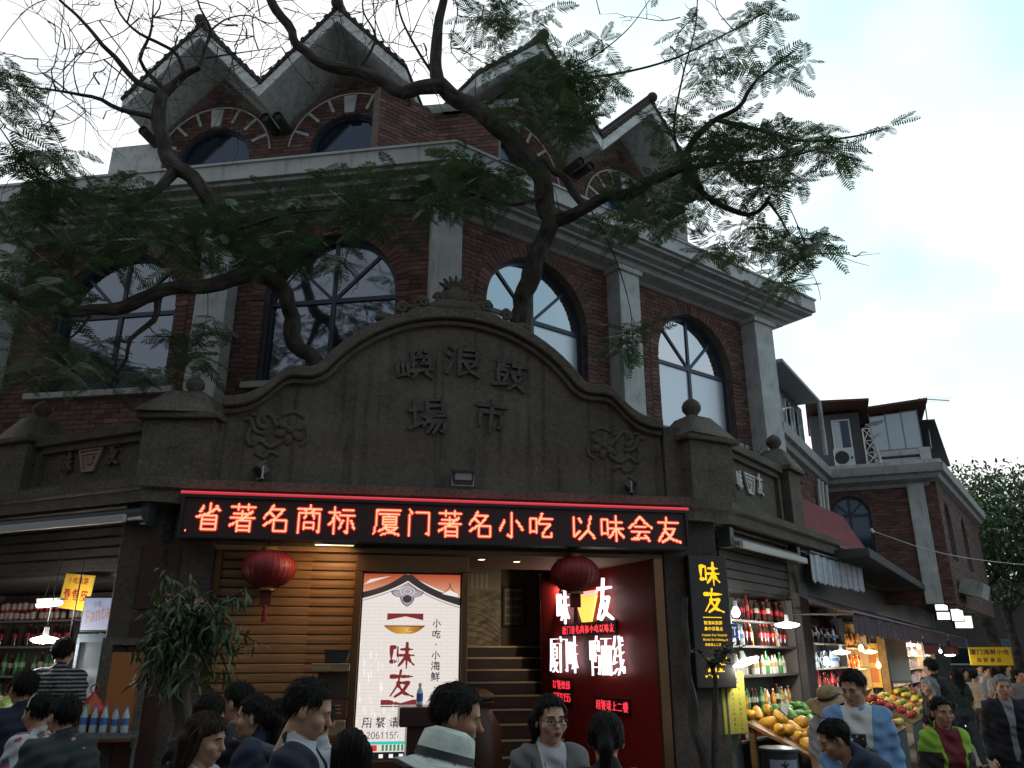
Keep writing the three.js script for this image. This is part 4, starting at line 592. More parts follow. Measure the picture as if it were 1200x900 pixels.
function frond(len, pairs, seed) { // twice-divided feather leaf, drawn along +x, drooping towards the tip
  reseed(seed); const pos = [], idx = []; const P = (x, y, z) => { pos.push(x, y, z); return pos.length / 3 - 1; };
  const droop = (t) => -0.16 * len * t * t;
  const strip = (a, b, wa, wb, up) => { const d = new THREE.Vector3().subVectors(b, a).normalize(), s = new THREE.Vector3().crossVectors(d, up).normalize(); const m = a.clone().lerp(b, 0.5); const i0 = P(a.x + s.x * wa, a.y + s.y * wa, a.z + s.z * wa), i1 = P(a.x - s.x * wa, a.y - s.y * wa, a.z - s.z * wa), i2 = P(m.x - s.x * wb, m.y - s.y * wb, m.z - s.z * wb), i3 = P(m.x + s.x * wb, m.y + s.y * wb, m.z + s.z * wb), i4 = P(b.x, b.y, b.z); idx.push(i0, i1, i2, i0, i2, i3, i3, i2, i4); };
  for (let k = 0; k < 4; k++) strip(V(len * k / 4, droop(k / 4), 0), V(len * (k + 1.6) / 4, droop((k + 1.6) / 4), 0), 0.003, 0.0025, UPV);
  for (let i = 0; i < pairs; i++) for (const s of [-1, 1]) { const t = 0.12 + 0.86 * i / (pairs - 1), l = len * 0.27 * Math.sin(Math.PI * (0.16 + 0.74 * t)) * rr(0.85, 1.1), x = len * t, y = droop(t); if (rnd() < 0.06) continue; strip(V(x, y, 0), V(x + l * 0.42, y - l * rr(0.05, 0.3), s * l * 0.9), 0.0035, 0.0095, UPV); }
  const g = new THREE.BufferGeometry(); g.setAttribute('position', new THREE.Float32BufferAttribute(pos, 3)); g.setIndex(idx); g.computeVertexNormals(); return g;
}
const FRONDS = [frond(0.4, 15, 1), frond(0.46, 17, 2), frond(0.34, 13, 3)];
const mLeaf = new THREE.MeshPhysicalMaterial({ color: C3(1, 1, 1), roughness: 0.75, transmission: 0.35, thickness: 0, side: THREE.DoubleSide });
function featherTree(name, label, base, trunkLimbs, branchLimbs, twigAreas, clusters, group) {
  const t = thing(name, label, 'tree', base, group);
  const inv = (g) => { g.translate(-base.x, -base.y, -base.z); return g; };
  const curves = [];
  const tk = trunkLimbs.map((a) => { const g = limb(...a); curves.push([g.curve, a[1], a[2]]); return g; });
  L('trunk', inv(merge(tk)), mBark, t);
  for (const a of branchLimbs) { const g = limb(...a); curves.push([g.curve, a[1], a[2]]); L('branch', inv(g), mBark, t); }
  const samples = []; for (const [c, r0, r1] of curves) for (let i = 2; i <= 30; i++) samples.push([c.getPoint(i / 30), lerp(r0, r1, i / 30)]);
  const near = (p, maxR = 9) => { let b = null, bd = 1e9; for (const s of samples) { if (s[1] > maxR) continue; const d = s[0].distanceToSquared(p) * (1 + 0.0); if (d < bd) { bd = d; b = s; } } return [b, Math.sqrt(bd)]; };
  const tw = [];
  const twig = (a, b, r, depth) => { // crooked twig with side shoots
    const d = new THREE.Vector3().subVectors(b, a), l = d.length(), m1 = a.clone().addScaledVector(d, 0.33).add(V(rr(-1, 1), rr(-0.6, 1), rr(-1, 1)).multiplyScalar(l * 0.1)), m2 = a.clone().addScaledVector(d, 0.68).add(V(rr(-1, 1), rr(-0.4, 1), rr(-1, 1)).multiplyScalar(l * 0.1));
    const g = limb([a, m1, m2, b], r, r * 0.35, Math.max(3, Math.round(l / 0.14)), r > 0.012 ? 6 : 4, 0.2); tw.push(g); for (let i = 1; i <= 4; i++) samples.push([g.curve.getPoint(i / 4), r * (1 - 0.16 * i)]);
    if (depth > 0) { const k = 2 + Math.floor(rnd() * 3); for (let i = 0; i < k; i++) { const q = g.curve.getPoint(rr(0.3, 0.95)), e = q.clone().add(d.clone().normalize().add(V(rr(-1, 1), rr(-0.5, 1), rr(-1, 1)).multiplyScalar(1.1)).normalize().multiplyScalar(l * rr(0.3, 0.6))); twig(q, e, r * 0.55, depth - 1); } }
  };
  for (const [x, y, rx, ry, dep, n, lo, hi, dp] of twigAreas) for (let i = 0; i < n; i++) { const p = px(x + rr(-rx, rx), y + rr(-ry, ry), dep + rr(-0.5, 0.5)); const [b] = near(p, 0.12); twig(b[0], b[0].clone().lerp(p, rr(lo, hi) / Math.max(0.05, b[0].distanceTo(p))), rr(0.007, 0.012), dp); }
  const mats = [[], [], []], cols = [[], [], []], q = new THREE.Quaternion(), m4 = new THREE.Matrix4();
  for (const [x, y, rx, ry, dep, n] of clusters) for (let i = 0; i < n; i++) {
    let a, b; do { a = rr(-1, 1); b = rr(-1, 1); } while (a * a + b * b > 1);
    const p = px(x + a * rx, y + b * ry, dep + rr(-0.7, 0.7)), [nb, dd] = near(p, 0.1); if (nb && dd > 0.05) twig(nb[0], p, Math.min(0.014, 0.005 + dd * 0.004), 0);
    const k = 4 + Math.floor(rnd() * 4), az = rnd() * 6.28;
    for (let f = 0; f < k; f++) {
      const an = az + f / k * 6.28 + rr(-0.4, 0.4), el = rr(-0.75, 0.35), vv = Math.floor(rnd() * 3), s = rr(0.6, 1.25);
      q.setFromEuler(new THREE.Euler(rr(-0.3, 0.3), -an, el, 'YZX')); m4.compose(p.clone().sub(base), q, V(s, s, s)); mats[vv].push(m4.clone()); const tone = rr(0.65, 1.3), ye = rr(0.9, 1.25); cols[vv].push(C3(0.075 * tone * ye, 0.14 * tone, 0.052 * tone));
    }
  }
  if (tw.length) L('twigs', inv(merge(tw.map((g) => g.toNonIndexed()))), mat(0.075, 0.062, 0.05, 0.9), t);
  mats.forEach((list, i) => { if (!list.length) return; const im = new THREE.InstancedMesh(FRONDS[i], mLeaf, list.length); list.forEach((m, k) => { im.setMatrixAt(k, m); im.setColorAt(k, cols[i][k]); }); im.name = 'crown'; im.castShadow = im.receiveShadow = true; im.userData.kind = 'stuff'; t.add(im); });
  return t;
}
reseed(77);
{
  const base = V(0.05, 3.56, -9.95);
  featherTree('feathery_tree', 'tall tree with feathery leaves rising behind the carved crest of the parapet', base,
    [[[base.clone().setY(3.5), V(0.04, 4.6, -9.95), ...pl([607, 385, 9.9], [613, 345, 9.85], [628, 300, 9.7], [645, 258, 9.6], [638, 225, 9.55], [625, 195, 9.5], [598, 160, 9.4], [560, 128, 9.3], [515, 98, 9.2])], 0.15, 0.115, 0, 14, 0.22]],
    [[pl([520, 100, 9.2], [470, 108, 9.1], [420, 84, 9.0], [372, 72, 8.9], [345, 50, 8.8], [326, 15, 8.7], [305, -30, 8.6]), 0.105, 0.05, 0, 12, 0.22], [pl([514, 98, 9.2], [511, 62, 9.2], [514, 25, 9.1], [522, -30, 9.0]), 0.1, 0.05],
      [pl([645, 258, 9.6], [690, 241, 9.4], [740, 226, 9.2], [775, 207, 9.0], [800, 196, 8.9]), 0.1, 0.06, 0, 12, 0.22], [pl([684, 240, 9.4], [662, 208, 9.45], [636, 187, 9.5]), 0.06, 0.05], [pl([800, 196, 8.9], [825, 228, 8.85], [845, 241, 8.8], [877, 252, 8.7], [894, 244, 8.6], [902, 230, 8.5]), 0.055, 0.025], [pl([900, 236, 8.55], [912, 252, 8.5], [925, 275, 8.4]), 0.02, 0.01],
      [pl([800, 196, 8.9], [812, 165, 8.8], [838, 140, 8.7], [868, 124, 8.5], [886, 95, 8.4], [930, 60, 8.3]), 0.055, 0.012], [pl([838, 140, 8.7], [880, 150, 8.5], [940, 165, 8.3], [1000, 160, 8.2], [1042, 150, 8.1]), 0.035, 0.008], [pl([790, 200, 8.9], [820, 195, 8.7], [880, 190, 8.5], [960, 175, 8.3]), 0.04, 0.01], [pl([655, 85, 9.2], [690, 70, 9.1], [735, 35, 9.0], [765, -5, 8.9]), 0.012, 0.006], [pl([560, 128, 9.3], [620, 95, 9.2], [700, 90, 9.1], [780, 72, 8.9], [850, 40, 8.7], [905, 10, 8.5]), 0.03, 0.008],
      [pl([800, 196, 8.9], [790, 150, 8.9], [800, 90, 8.8], [815, 30, 8.7], [818, -20, 8.6]), 0.02, 0.007], [pl([640, 230, 9.5], [600, 240, 9.4], [540, 225, 9.2], [470, 235, 9.0], [400, 225, 8.9]), 0.03, 0.01], [pl([515, 98, 9.2], [490, 60, 9.1], [470, 20, 9.0], [462, -30, 9.0]), 0.025, 0.01], [pl([420, 84, 9.0], [440, 45, 8.9], [425, 10, 8.9], [430, -30, 8.8]), 0.022, 0.008], [pl([690, 241, 9.4], [720, 300, 9.5], [738, 360, 9.6], [742, 400, 9.6]), 0.012, 0.005], [pl([620, 190, 9.5], [590, 240, 9.3], [560, 300, 9.3], [548, 330, 9.3]), 0.01, 0.004]],
    [[450, 25, 90, 45, 8.9, 30, 0.4, 1.3, 1], [590, 40, 60, 30, 9.0, 10, 0.3, 0.8, 1], [830, 60, 60, 60, 8.6, 10, 0.3, 1.0, 1], [960, 300, 60, 40, 8.4, 7, 0.4, 1.0, 0], [700, 280, 60, 60, 9.5, 8, 0.3, 0.8, 0]],
    [[870, 185, 85, 42, 8.6, 34], [820, 140, 55, 50, 8.7, 20], [940, 168, 55, 25, 8.4, 16], [1040, 150, 4, 4, 8.2, 1], [840, 55, 45, 45, 8.5, 11], [920, 78, 30, 20, 8.4, 5], [900, 14, 14, 8, 8.4, 2], [765, 235, 75, 32, 9, 23], [850, 285, 75, 28, 8.8, 17], [930, 285, 35, 25, 8.5, 10], [905, 330, 35, 15, 8.7, 6], [700, 75, 45, 45, 9, 9], [640, 115, 60, 48, 9.0, 31], [570, 50, 40, 35, 9, 7], [450, 225, 130, 42, 9.0, 34], [560, 195, 60, 35, 9.3, 18], [745, 410, 18, 32, 9.6, 5], [730, 395, 20, 20, 9.6, 2], [700, -120, 260, 90, 8.6, 40], [600, 20, 40, 20, 9, 4]]);
}
reseed(78);
{
  const base = V(-2.05, 3.56, -9.75);
  featherTree('feathery_tree', 'crooked tree with bare upper twigs growing on the terrace by the stone pier', base,
    [[[base.clone().setY(3.5), V(-2.06, 4.5, -9.75), ...pl([372, 428, 9.7], [350, 408, 9.65], [343, 375, 9.6], [332, 338, 9.5], [290, 310, 9.3], [262, 275, 9.2], [238, 225, 9.1], [205, 195, 9.0], [192, 165, 9.0], [186, 135, 9.0], [190, 110, 9.0])], 0.12, 0.085, 0, 14, 0.24]],
    [[pl([300, 316, 9.3], [235, 336, 9.0], [160, 353, 8.8], [110, 363, 8.6], [70, 362, 8.4], [30, 350, 8.2], [0, 335, 8.0], [-60, 300, 7.8]), 0.105, 0.055, 0, 12, 0.22], [pl([186, 345, 8.9], [183, 372, 8.9], [152, 398, 8.8], [136, 440, 8.8]), 0.05, 0.015], [pl([207, 197, 9.0], [185, 222, 8.95], [165, 236, 8.9], [118, 231, 8.8]), 0.08, 0.02], [pl([190, 112, 9.0], [205, 98, 9.0], [217, 87, 8.95], [233, 80, 8.9]), 0.075, 0.04],
      [pl([190, 110, 9.0], [162, 97, 8.9], [134, 66, 8.8], [110, 40, 8.7], [70, 0, 8.6], [50, -25, 8.6]), 0.05, 0.012], [pl([192, 104, 9.0], [172, 84, 8.9], [164, 70, 8.8], [176, 40, 8.7], [180, 0, 8.7]), 0.035, 0.008], [pl([217, 87, 8.95], [206, 62, 8.8], [187, 51, 8.7], [160, 37, 8.6], [140, 15, 8.5], [130, -20, 8.5]), 0.03, 0.008], [pl([233, 80, 8.9], [241, 54, 8.9], [247, 36, 8.8], [234, 8, 8.7], [228, -20, 8.7]), 0.03, 0.008], [pl([186, 140, 9.0], [172, 135, 8.9], [150, 131, 8.8], [115, 115, 8.6], [78, 108, 8.4], [20, 100, 8.2]), 0.045, 0.008], [pl([247, 36, 8.8], [262, 24, 8.8], [290, 18, 8.8], [330, 40, 8.8]), 0.014, 0.005], [pl([241, 68, 8.9], [280, 62, 8.8], [330, 55, 8.8]), 0.014, 0.005],
      [pl([262, 275, 9.2], [300, 262, 9.1], [340, 250, 9.0], [400, 245, 8.9]), 0.03, 0.01], [pl([118, 231, 8.8], [70, 215, 8.5], [30, 190, 8.2], [0, 150, 8.0]), 0.02, 0.008], [pl([330, 340, 9.5], [370, 300, 9.5], [392, 300, 9.5], [420, 330, 9.5]), 0.014, 0.006], [pl([110, 363, 8.6], [90, 390, 8.5], [60, 410, 8.4]), 0.02, 0.008]],
    [[170, 40, 120, 60, 8.7, 46, 0.5, 1.6, 1], [90, 100, 90, 50, 8.5, 18, 0.5, 1.3, 1], [300, 50, 80, 45, 8.8, 22, 0.5, 1.4, 1], [60, 130, 60, 60, 8.3, 8, 0.4, 0.9, 0], [390, 300, 50, 50, 9.5, 8, 0.3, 0.7, 0]],
    [[120, 270, 150, 62, 8.6, 70], [30, 330, 60, 40, 8.2, 16], [150, 415, 85, 30, 8.8, 20], [60, 420, 45, 28, 8.4, 10], [12, 105, 22, 50, 8, 10], [50, 190, 50, 22, 8.2, 12], [290, 275, 65, 50, 9.2, 30], [240, 395, 30, 40, 9.2, 7], [380, 290, 40, 30, 9.3, 8], [-120, 200, 90, 160, 8, 40], [200, -110, 200, 60, 8.5, 8]]);
}
// ---------- shops on both sides ----------
const ST = RW.at(2.9, 0, 6), AF = new Frame(8.19, -19.5, -21), AS = new Frame(10.5, -18.6, 55), A1 = new Frame(5.67, -15.6, 57);
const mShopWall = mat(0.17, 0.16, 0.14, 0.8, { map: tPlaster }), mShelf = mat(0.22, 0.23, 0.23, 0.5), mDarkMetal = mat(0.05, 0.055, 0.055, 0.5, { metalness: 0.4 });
const mm1 = mat(0.6, 0.25, 0.03, 0.5), mm2 = mat(0.4, 0.04, 0.03, 0.4), mm3 = mat(0.6, 0.5, 0.1, 0.5), mm4 = mat(0.2, 0.35, 0.06, 0.5);
// bottles
const BOT = {};
function bottleKind(kind, body, label, cap, h, r, o = {}) {
  const t = new THREE.Group(); t.name = 'bottle';
  const pr = o.can ? [[0, 0], [r * 0.85, 0], [r, 0.02 * h], [r, 0.93 * h], [r * 0.85, h], [0, h]] : [[0, 0], [r * 0.9, 0], [r, h * 0.03], [r, h * 0.3], [r * 0.92, h * 0.38], [r, h * 0.5], [r * 0.98, h * 0.62], [r * 0.6, h * 0.78], [r * 0.36, h * 0.86], [r * 0.34, h * 0.95]];
  L('body', lathe(pr, 14), body, t); L('label', tf(cyl(r * 1.02, r * 1.02, h * (o.can ? 0.6 : 0.22), 14, true), [0, h * (o.can ? 0.5 : 0.48), 0]), label, t); if (!o.can) L('cap', tf(cyl(r * 0.4, r * 0.4, h * 0.06, 10), [0, h * 0.96, 0]), cap, t);
  BOT[kind] = t;
}
bottleKind('cola', mat(0.045, 0.012, 0.008, 0.12), mat(0.42, 0.015, 0.02, 0.45), mat(0.5, 0.02, 0.02, 0.5), 0.27, 0.036);
bottleKind('green', mat(0.05, 0.2, 0.05, 0.12), mat(0.35, 0.5, 0.3, 0.5), mat(0.05, 0.25, 0.08, 0.5), 0.27, 0.034);
bottleKind('clear', mat(0.45, 0.52, 0.55, 0.1), mat(0.06, 0.16, 0.42, 0.5), mat(0.1, 0.2, 0.6, 0.5), 0.26, 0.034);
bottleKind('orange', mat(0.5, 0.17, 0.02, 0.15), mat(0.6, 0.35, 0.05, 0.5), mWhite, 0.26, 0.034);
bottleKind('milk', mat(0.55, 0.52, 0.45, 0.4), mat(0.4, 0.28, 0.1, 0.5), mat(0.3, 0.16, 0.08, 0.5), 0.24, 0.034);
bottleKind('soy', mat(0.03, 0.015, 0.008, 0.15), mat(0.45, 0.4, 0.3, 0.5), mat(0.4, 0.03, 0.02, 0.5), 0.28, 0.034);
bottleKind('redwine', mat(0.3, 0.012, 0.012, 0.2), mat(0.4, 0.1, 0.05, 0.5), mat(0.3, 0.02, 0.02, 0.5), 0.3, 0.03);
bottleKind('can', mat(0.45, 0.03, 0.03, 0.3, { metalness: 0.3 }), mat(0.6, 0.55, 0.5, 0.4), mWhite, 0.125, 0.033, { can: true });
const LBL = { cola: 'dark cola bottle with red label', green: 'green soft drink bottle with pale label', clear: 'clear water bottle with blue label', orange: 'orange juice bottle with yellow label', milk: 'cream coloured milk tea bottle', soy: 'dark sauce bottle with pale label', redwine: 'tall red bottle', can: 'small red and silver drink can' };
function bottleRow(kinds, fr, u0, du, n, v, w, where, jit = 0.012) {
  for (let i = 0; i < n; i++) { if (jit > 0.01 && rnd() < 0.1) continue; const k = Array.isArray(kinds) ? kinds[rnd() < 0.7 ? i % kinds.length : Math.floor(rnd() * kinds.length)] : kinds, b = BOT[k].clone(); b.name = numbered(k === 'can' ? 'drink_can' : 'bottle'); scene.add(b); b.position.copy(fr.P(u0 + du * i + rr(-jit, jit), v, w + rr(-jit, jit) * 2)); b.rotation.y = rr(0, 6); const s = rr(0.9, 1.08); b.scale.set(s, s, s); tag(b, LBL[k] + ' ' + where, k === 'can' ? 'can' : 'bottle', 'drinks ' + where); }
}
function discLamp(p, label, color = C3(1, 0.97, 0.9), power = 5, cord = 0.5, r = 0.14, glowK = 2.6) {
  const t = thing('disc_lamp', label, 'lamp', p);
  L('lamp_diffuser', tf(lathe([[0, -0.035], [r * 0.6, -0.03], [r * 0.93, -0.012], [r, 0.0], [r * 0.95, 0.014], [r * 0.55, 0.03], [0.03, 0.04]], 28), [0, 0, 0]), glow(color.r * glowK, color.g * glowK, color.b * glowK), t);
  L('socket', tf(cyl(0.022, 0.028, 0.09, 12), [0, 0.08, 0]), mWhite, t); L('cord', rod(V(0, 0.12, 0), V(0.01, 0.12 + cord, -0.02), 0.006, 0.006, 5), mBlack, t);
  bulbLight(t, V(0, -0.07, 0), color, power, 5); return t;
}
function bulb(p, label, color, power, cord = 0.4) {
  const t = thing('light_bulb', label, 'lamp', p);
  L('lamp_glass', lathe([[0, -0.075], [0.03, -0.07], [0.05, -0.04], [0.052, -0.015], [0.035, 0.03], [0.02, 0.055]], 18), glow(color.r * 3.2, color.g * 3.2, color.b * 3.2), t); L('socket', tf(cyl(0.022, 0.024, 0.07, 12), [0, 0.085, 0]), mWhite, t); L('cord', rod(V(0, 0.11, 0), V(0, 0.11 + cord, 0), 0.005, 0.005, 5), mBlack, t);
  const l = bulbLight(t, V(0, -0.13, 0), color, power, 3); return t;
}
function shelfUnit(name, label, fr, u0, u1, w0, w1, levels, top, mt = mShelf) {
  const t = thing(name, label, 'shelf', fr.P((u0 + u1) / 2, 0, w0)); t.rotation.y = fr.a; const h = (u1 - u0) / 2, d = w1 - w0;
  for (const v of levels) L('shelf_board', box(-h, h, v - 0.03, v, 0, d, 0.004), mt, t);
  for (const s of [-1, 1]) L('side_panel', box(s * h - 0.02, s * h + 0.02, 0, top, 0, d + 0.004), mt, t);
  L('back_panel', box(-h, h, 0, top, -0.02, 0), mShopWall, t); return t;
}
const WHITE = C3(1, 0.97, 0.9);
{ // ---- melon shop under the side wing ----
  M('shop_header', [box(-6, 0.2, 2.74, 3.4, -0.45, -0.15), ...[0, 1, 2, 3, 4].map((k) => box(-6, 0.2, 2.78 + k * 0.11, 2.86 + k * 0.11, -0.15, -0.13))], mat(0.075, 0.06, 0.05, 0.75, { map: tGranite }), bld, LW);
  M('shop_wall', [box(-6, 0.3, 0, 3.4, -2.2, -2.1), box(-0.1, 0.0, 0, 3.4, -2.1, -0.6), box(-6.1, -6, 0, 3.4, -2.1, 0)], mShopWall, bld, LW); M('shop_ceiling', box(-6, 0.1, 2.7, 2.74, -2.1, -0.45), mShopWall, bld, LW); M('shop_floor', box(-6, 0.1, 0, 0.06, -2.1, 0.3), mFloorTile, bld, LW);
  // rolled awning with its bar
  const aw = thing('rolled_awning', 'rolled dark awning with pale front bar over the melon shop', 'awning', LW.P(-1.6, 3.2, 0)); aw.rotation.y = LW.a; L('roller', tf(cyl(0.07, 0.07, 3.4, 14), [0, 0.06, 0.12], [0, 0, Math.PI / 2]), mDarkMetal, aw); L('front_bar', tf(box(-1.75, 1.6, -0.05, 0.03, 0.26, 0.31, 0.01), [0, 0, 0], [0, 0, 0]), mat(0.4, 0.38, 0.36, 0.5), aw); L('arm', [rod(V(1.5, 0.05, 0.0), V(1.45, -0.02, 0.28), 0.02), rod(V(-1.5, 0.05, 0.0), V(-1.45, -0.02, 0.28), 0.02)], mDarkMetal, aw); for (const s of [-1, 1]) L('bracket', box(s * 1.66 - 0.05, s * 1.66 + 0.05, -0.05, 0.2, -0.02, 0.12, 0.01), mDarkMetal, aw);
  const ext = thing('awning_valance', 'faded pink awning flap hanging beside the round roller end', 'awning', LW.P(-2.55, 2.9, 0.5)); ext.rotation.y = LW.a; L('flap', (() => { const g = new THREE.PlaneGeometry(0.9, 0.42, 12, 6), p = g.attributes.position; for (let i = 0; i < p.count; i++) p.setZ(i, Math.sin(p.getX(i) * 12) * 0.02 + p.getY(i) * 0.1); g.computeVertexNormals(); return g; })(), mat(0.3, 0.2, 0.18, 0.9, { side: THREE.DoubleSide, map: tFine }), ext); L('roller_end', tf(cyl(0.06, 0.06, 0.9, 16), [0, 0.22, 0.03], [0, 0, Math.PI / 2]), mat(0.5, 0.5, 0.48, 0.5), ext);
  shelfUnit('drinks_shelf', 'grey metal shelf of drinks at the back of the melon shop', LW, -4.6, -0.75, -1.75, -1.35, [0.9, 1.22, 1.6, 1.97, 2.3], 2.66);
  const wl = 'on the melon shop shelf';
  bottleRow('can', LW, -4.3, 0.115, 16, 2.3, -1.45, wl); bottleRow('can', LW, -4.3, 0.115, 12, 2.425, -1.45, wl + ' upper tier'); bottleRow('cola', LW, -4.3, 0.125, 13, 1.97, -1.45, wl); bottleRow(['green', 'green', 'green', 'green', 'soy'], LW, -4.3, 0.12, 12, 1.6, -1.45, wl); bottleRow(['milk', 'orange', 'orange', 'clear', 'milk'], LW, -2.6, 0.12, 14, 1.6, -1.45, wl); bottleRow(['orange', 'cola', 'green'], LW, -4.3, 0.13, 22, 1.22, -1.45, wl); bottleRow(['clear', 'green', 'clear'], LW, -2.3, 0.12, 8, 1.97, -1.45, wl);
  for (let i = 0; i < 5; i++) { const b = thing('snack_bag', ['red', 'orange', 'purple', 'yellow', 'red and gold'][i] + ' crinkled snack bag hanging above the melon shop shelf', 'snack bag', LW.P(-2.1 + i * 0.24, 2.28, -1.2)); b.rotation.y = LW.a + rr(-0.3, 0.3); const g = new THREE.SphereGeometry(1, 16, 12), p = g.attributes.position; for (let k = 0; k < p.count; k++) { const y = p.getY(k); p.setXYZ(k, Math.sign(p.getX(k)) * Math.pow(Math.abs(p.getX(k)), 0.5) * 0.1, Math.sign(y) * Math.pow(Math.abs(y), 0.6) * 0.15, p.getZ(k) * 0.04 * (1 - y * y * 0.8) + 0.006 * nz2(p.getX(k) * 9 + 3, y * 9)); } g.computeVertexNormals(); L('pouch', g, mat(...[[0.5, 0.04, 0.03], [0.55, 0.2, 0.03], [0.12, 0.03, 0.16], [0.55, 0.4, 0.06], [0.45, 0.1, 0.04]][i], 0.3), b); L('print_band', box(-0.075, 0.075, -0.03, 0.03, 0.03, 0.042), mat(0.6, 0.5, 0.3, 0.4), b); }
  // handwritten yellow card, tube lamp, disc lamps
  const cd = thing('price_card', 'hand lettered yellow card with red characters hanging in the melon shop', 'sign', LW.P(-1.17, 2.33, -0.2)); cd.rotation.set(0, LW.a, -0.1);
  L('card', box(-0.24, 0.24, 0, 0.38, -0.004, 0, 0), mat(0.5, 0.36, 0.06, 0.7), cd); L('card_print', (() => { const g = new THREE.PlaneGeometry(0.46, 0.36); g.translate(0, 0.19, 0.004); return g; })(), new THREE.MeshStandardMaterial({ roughness: 0.7, map: canvasTex(256, 200, (c) => { c.fillStyle = '#c79c26'; c.fillRect(0, 0, 256, 200); c.strokeStyle = '#8c1c12'; drawText(c, '小吃旅游', 30, 12, 40, 5, 8); drawText(c, '春卷皮', 18, 84, 68, 9, 8, 0.3); }) }), cd);
  const tb = thing('tube_lamp', 'bright white tube lamp hanging on a cord in the melon shop', 'lamp', LW.P(-0.95, 2.36, 0.25)); tb.rotation.y = LW.a; L('lamp_tube', tf(cyl(0.028, 0.028, 0.34, 12), [0, 0, 0], [0, 0, Math.PI / 2 + 0.05]), glow(2.6, 2.7, 2.6), tb); L('holder', box(-0.19, 0.19, 0.03, 0.06, -0.02, 0.02, 0.005), mWhite, tb); L('cord', rod(V(-0.1, 0.05, 0), V(-0.12, 0.75, -0.15), 0.005, 0.005, 5), mBlack, tb); bulbLight(tb, V(0, -0.09, 0.02), WHITE, 2, 6);
  discLamp(LW.P(-0.85, 2.0, 0.3), 'glowing white disc lamp hanging above the striped shirt in the melon shop', WHITE, 3, 0.7, 0.135); discLamp(LW.P(-0.5, 1.67, 0.3), 'lowest glowing disc lamp hanging in the melon shop', WHITE, 3, 1.0, 0.135);
  // glass door drinks cooler with lettered header
  const fz = thing('drinks_cooler', 'tall blue grey drinks cooler with lit lettered header by the granite pier', 'cooler', LW.P(-0.48, 0, 0.02)); fz.rotation.y = LW.a + 0.35; fz.scale.x = 0.62;
  L('cabinet', [box(-0.27, 0.27, 0.05, 2.06, -0.5, -0.02, 0.01)], mat(0.14, 0.19, 0.23, 0.5), fz); L('door_frame', [box(-0.27, -0.21, 0.1, 2.06, -0.02, 0.03, 0.008), box(0.21, 0.27, 0.1, 2.06, -0.02, 0.03, 0.008), box(-0.21, 0.21, 1.98, 2.06, -0.02, 0.03), box(-0.21, 0.21, 0.1, 0.2, -0.02, 0.03)], mat(0.12, 0.15, 0.18, 0.4), fz); L('door_glass', box(-0.21, 0.21, 0.2, 1.98, -0.012, 0.0), mat(0.12, 0.15, 0.17, 0.1), fz); L('handle', box(0.2, 0.225, 0.9, 1.3, 0.03, 0.06, 0.006), mBlack, fz);
  L('sign_header', [box(-0.27, 0.27, 2.08, 2.44, -0.4, 0.02, 0.01)], mBlack, fz); L('lit_sign_face', (() => { const g = new THREE.PlaneGeometry(0.5, 0.32); g.translate(0, 2.26, 0.024); return g; })(), new THREE.MeshStandardMaterial({ color: C3(0.3, 0.3, 0.3), roughness: 0.4, emissive: C3(0.3, 0.32, 0.4), emissiveMap: canvasTex(256, 160, (c) => { c.fillStyle = '#b9c0da'; c.fillRect(0, 0, 256, 160); c.save(); c.translate(20, 110); c.rotate(-0.16); c.fillStyle = '#c2542a'; c.font = 'bold 92px sans-serif'; c.fillText('Fanta', 4, 22, 220); c.restore(); c.strokeStyle = '#3a3f70'; drawText(c, '小吃', 80, 12, 34, 5, 6); }) }), fz);
  // orange panel and a blue labelled six pack in front of the pier
  const pk = thing('bottle_pack_shelf', 'small steel rack holding blue labelled bottles against the granite pier', 'rack', FR.P(-0.42, 0, 0.2)); pk.rotation.y = FR.a - 0.2; L('tray', box(-0.36, 0.3, 1.1, 1.125, -0.1, 0.1, 0.004), mSteel, pk); for (const s of [-0.34, 0.28]) L('leg', box(s - 0.012, s + 0.012, 0, 1.1, -0.09, -0.065), mSteel, pk); L('tray_rim', [box(-0.36, 0.3, 1.125, 1.16, 0.094, 0.1), box(-0.36, 0.3, 1.125, 1.16, -0.1, -0.094)], mSteel, pk);
  bottleRow(['cola', 'clear', 'clear', 'clear', 'clear', 'clear'], FR.at(-0.42, 0.2, -11), -0.29, 0.1, 6, 1.125, 0.04, 'on the steel rack by the pier', 0.004); bottleRow(['clear'], FR.at(-0.42, 0.2, -11), -0.24, 0.1, 5, 1.125, -0.05, 'on the steel rack by the pier', 0.004);
  M('orange_panel', [box(-0.5, -0.2, 1.05, 1.88, 0.032, 0.045, 0.004)], mat(0.4, 0.14, 0.04, 0.55), bld, FR); M('panel_frame', [box(-0.6, -0.5, 1.0, 1.95, 0.0, 0.06), box(-0.2, -0.14, 1.0, 1.95, 0.0, 0.06), box(-0.6, -0.14, 1.95, 2.02, 0.0, 0.06)], mGranite, bld, FR);
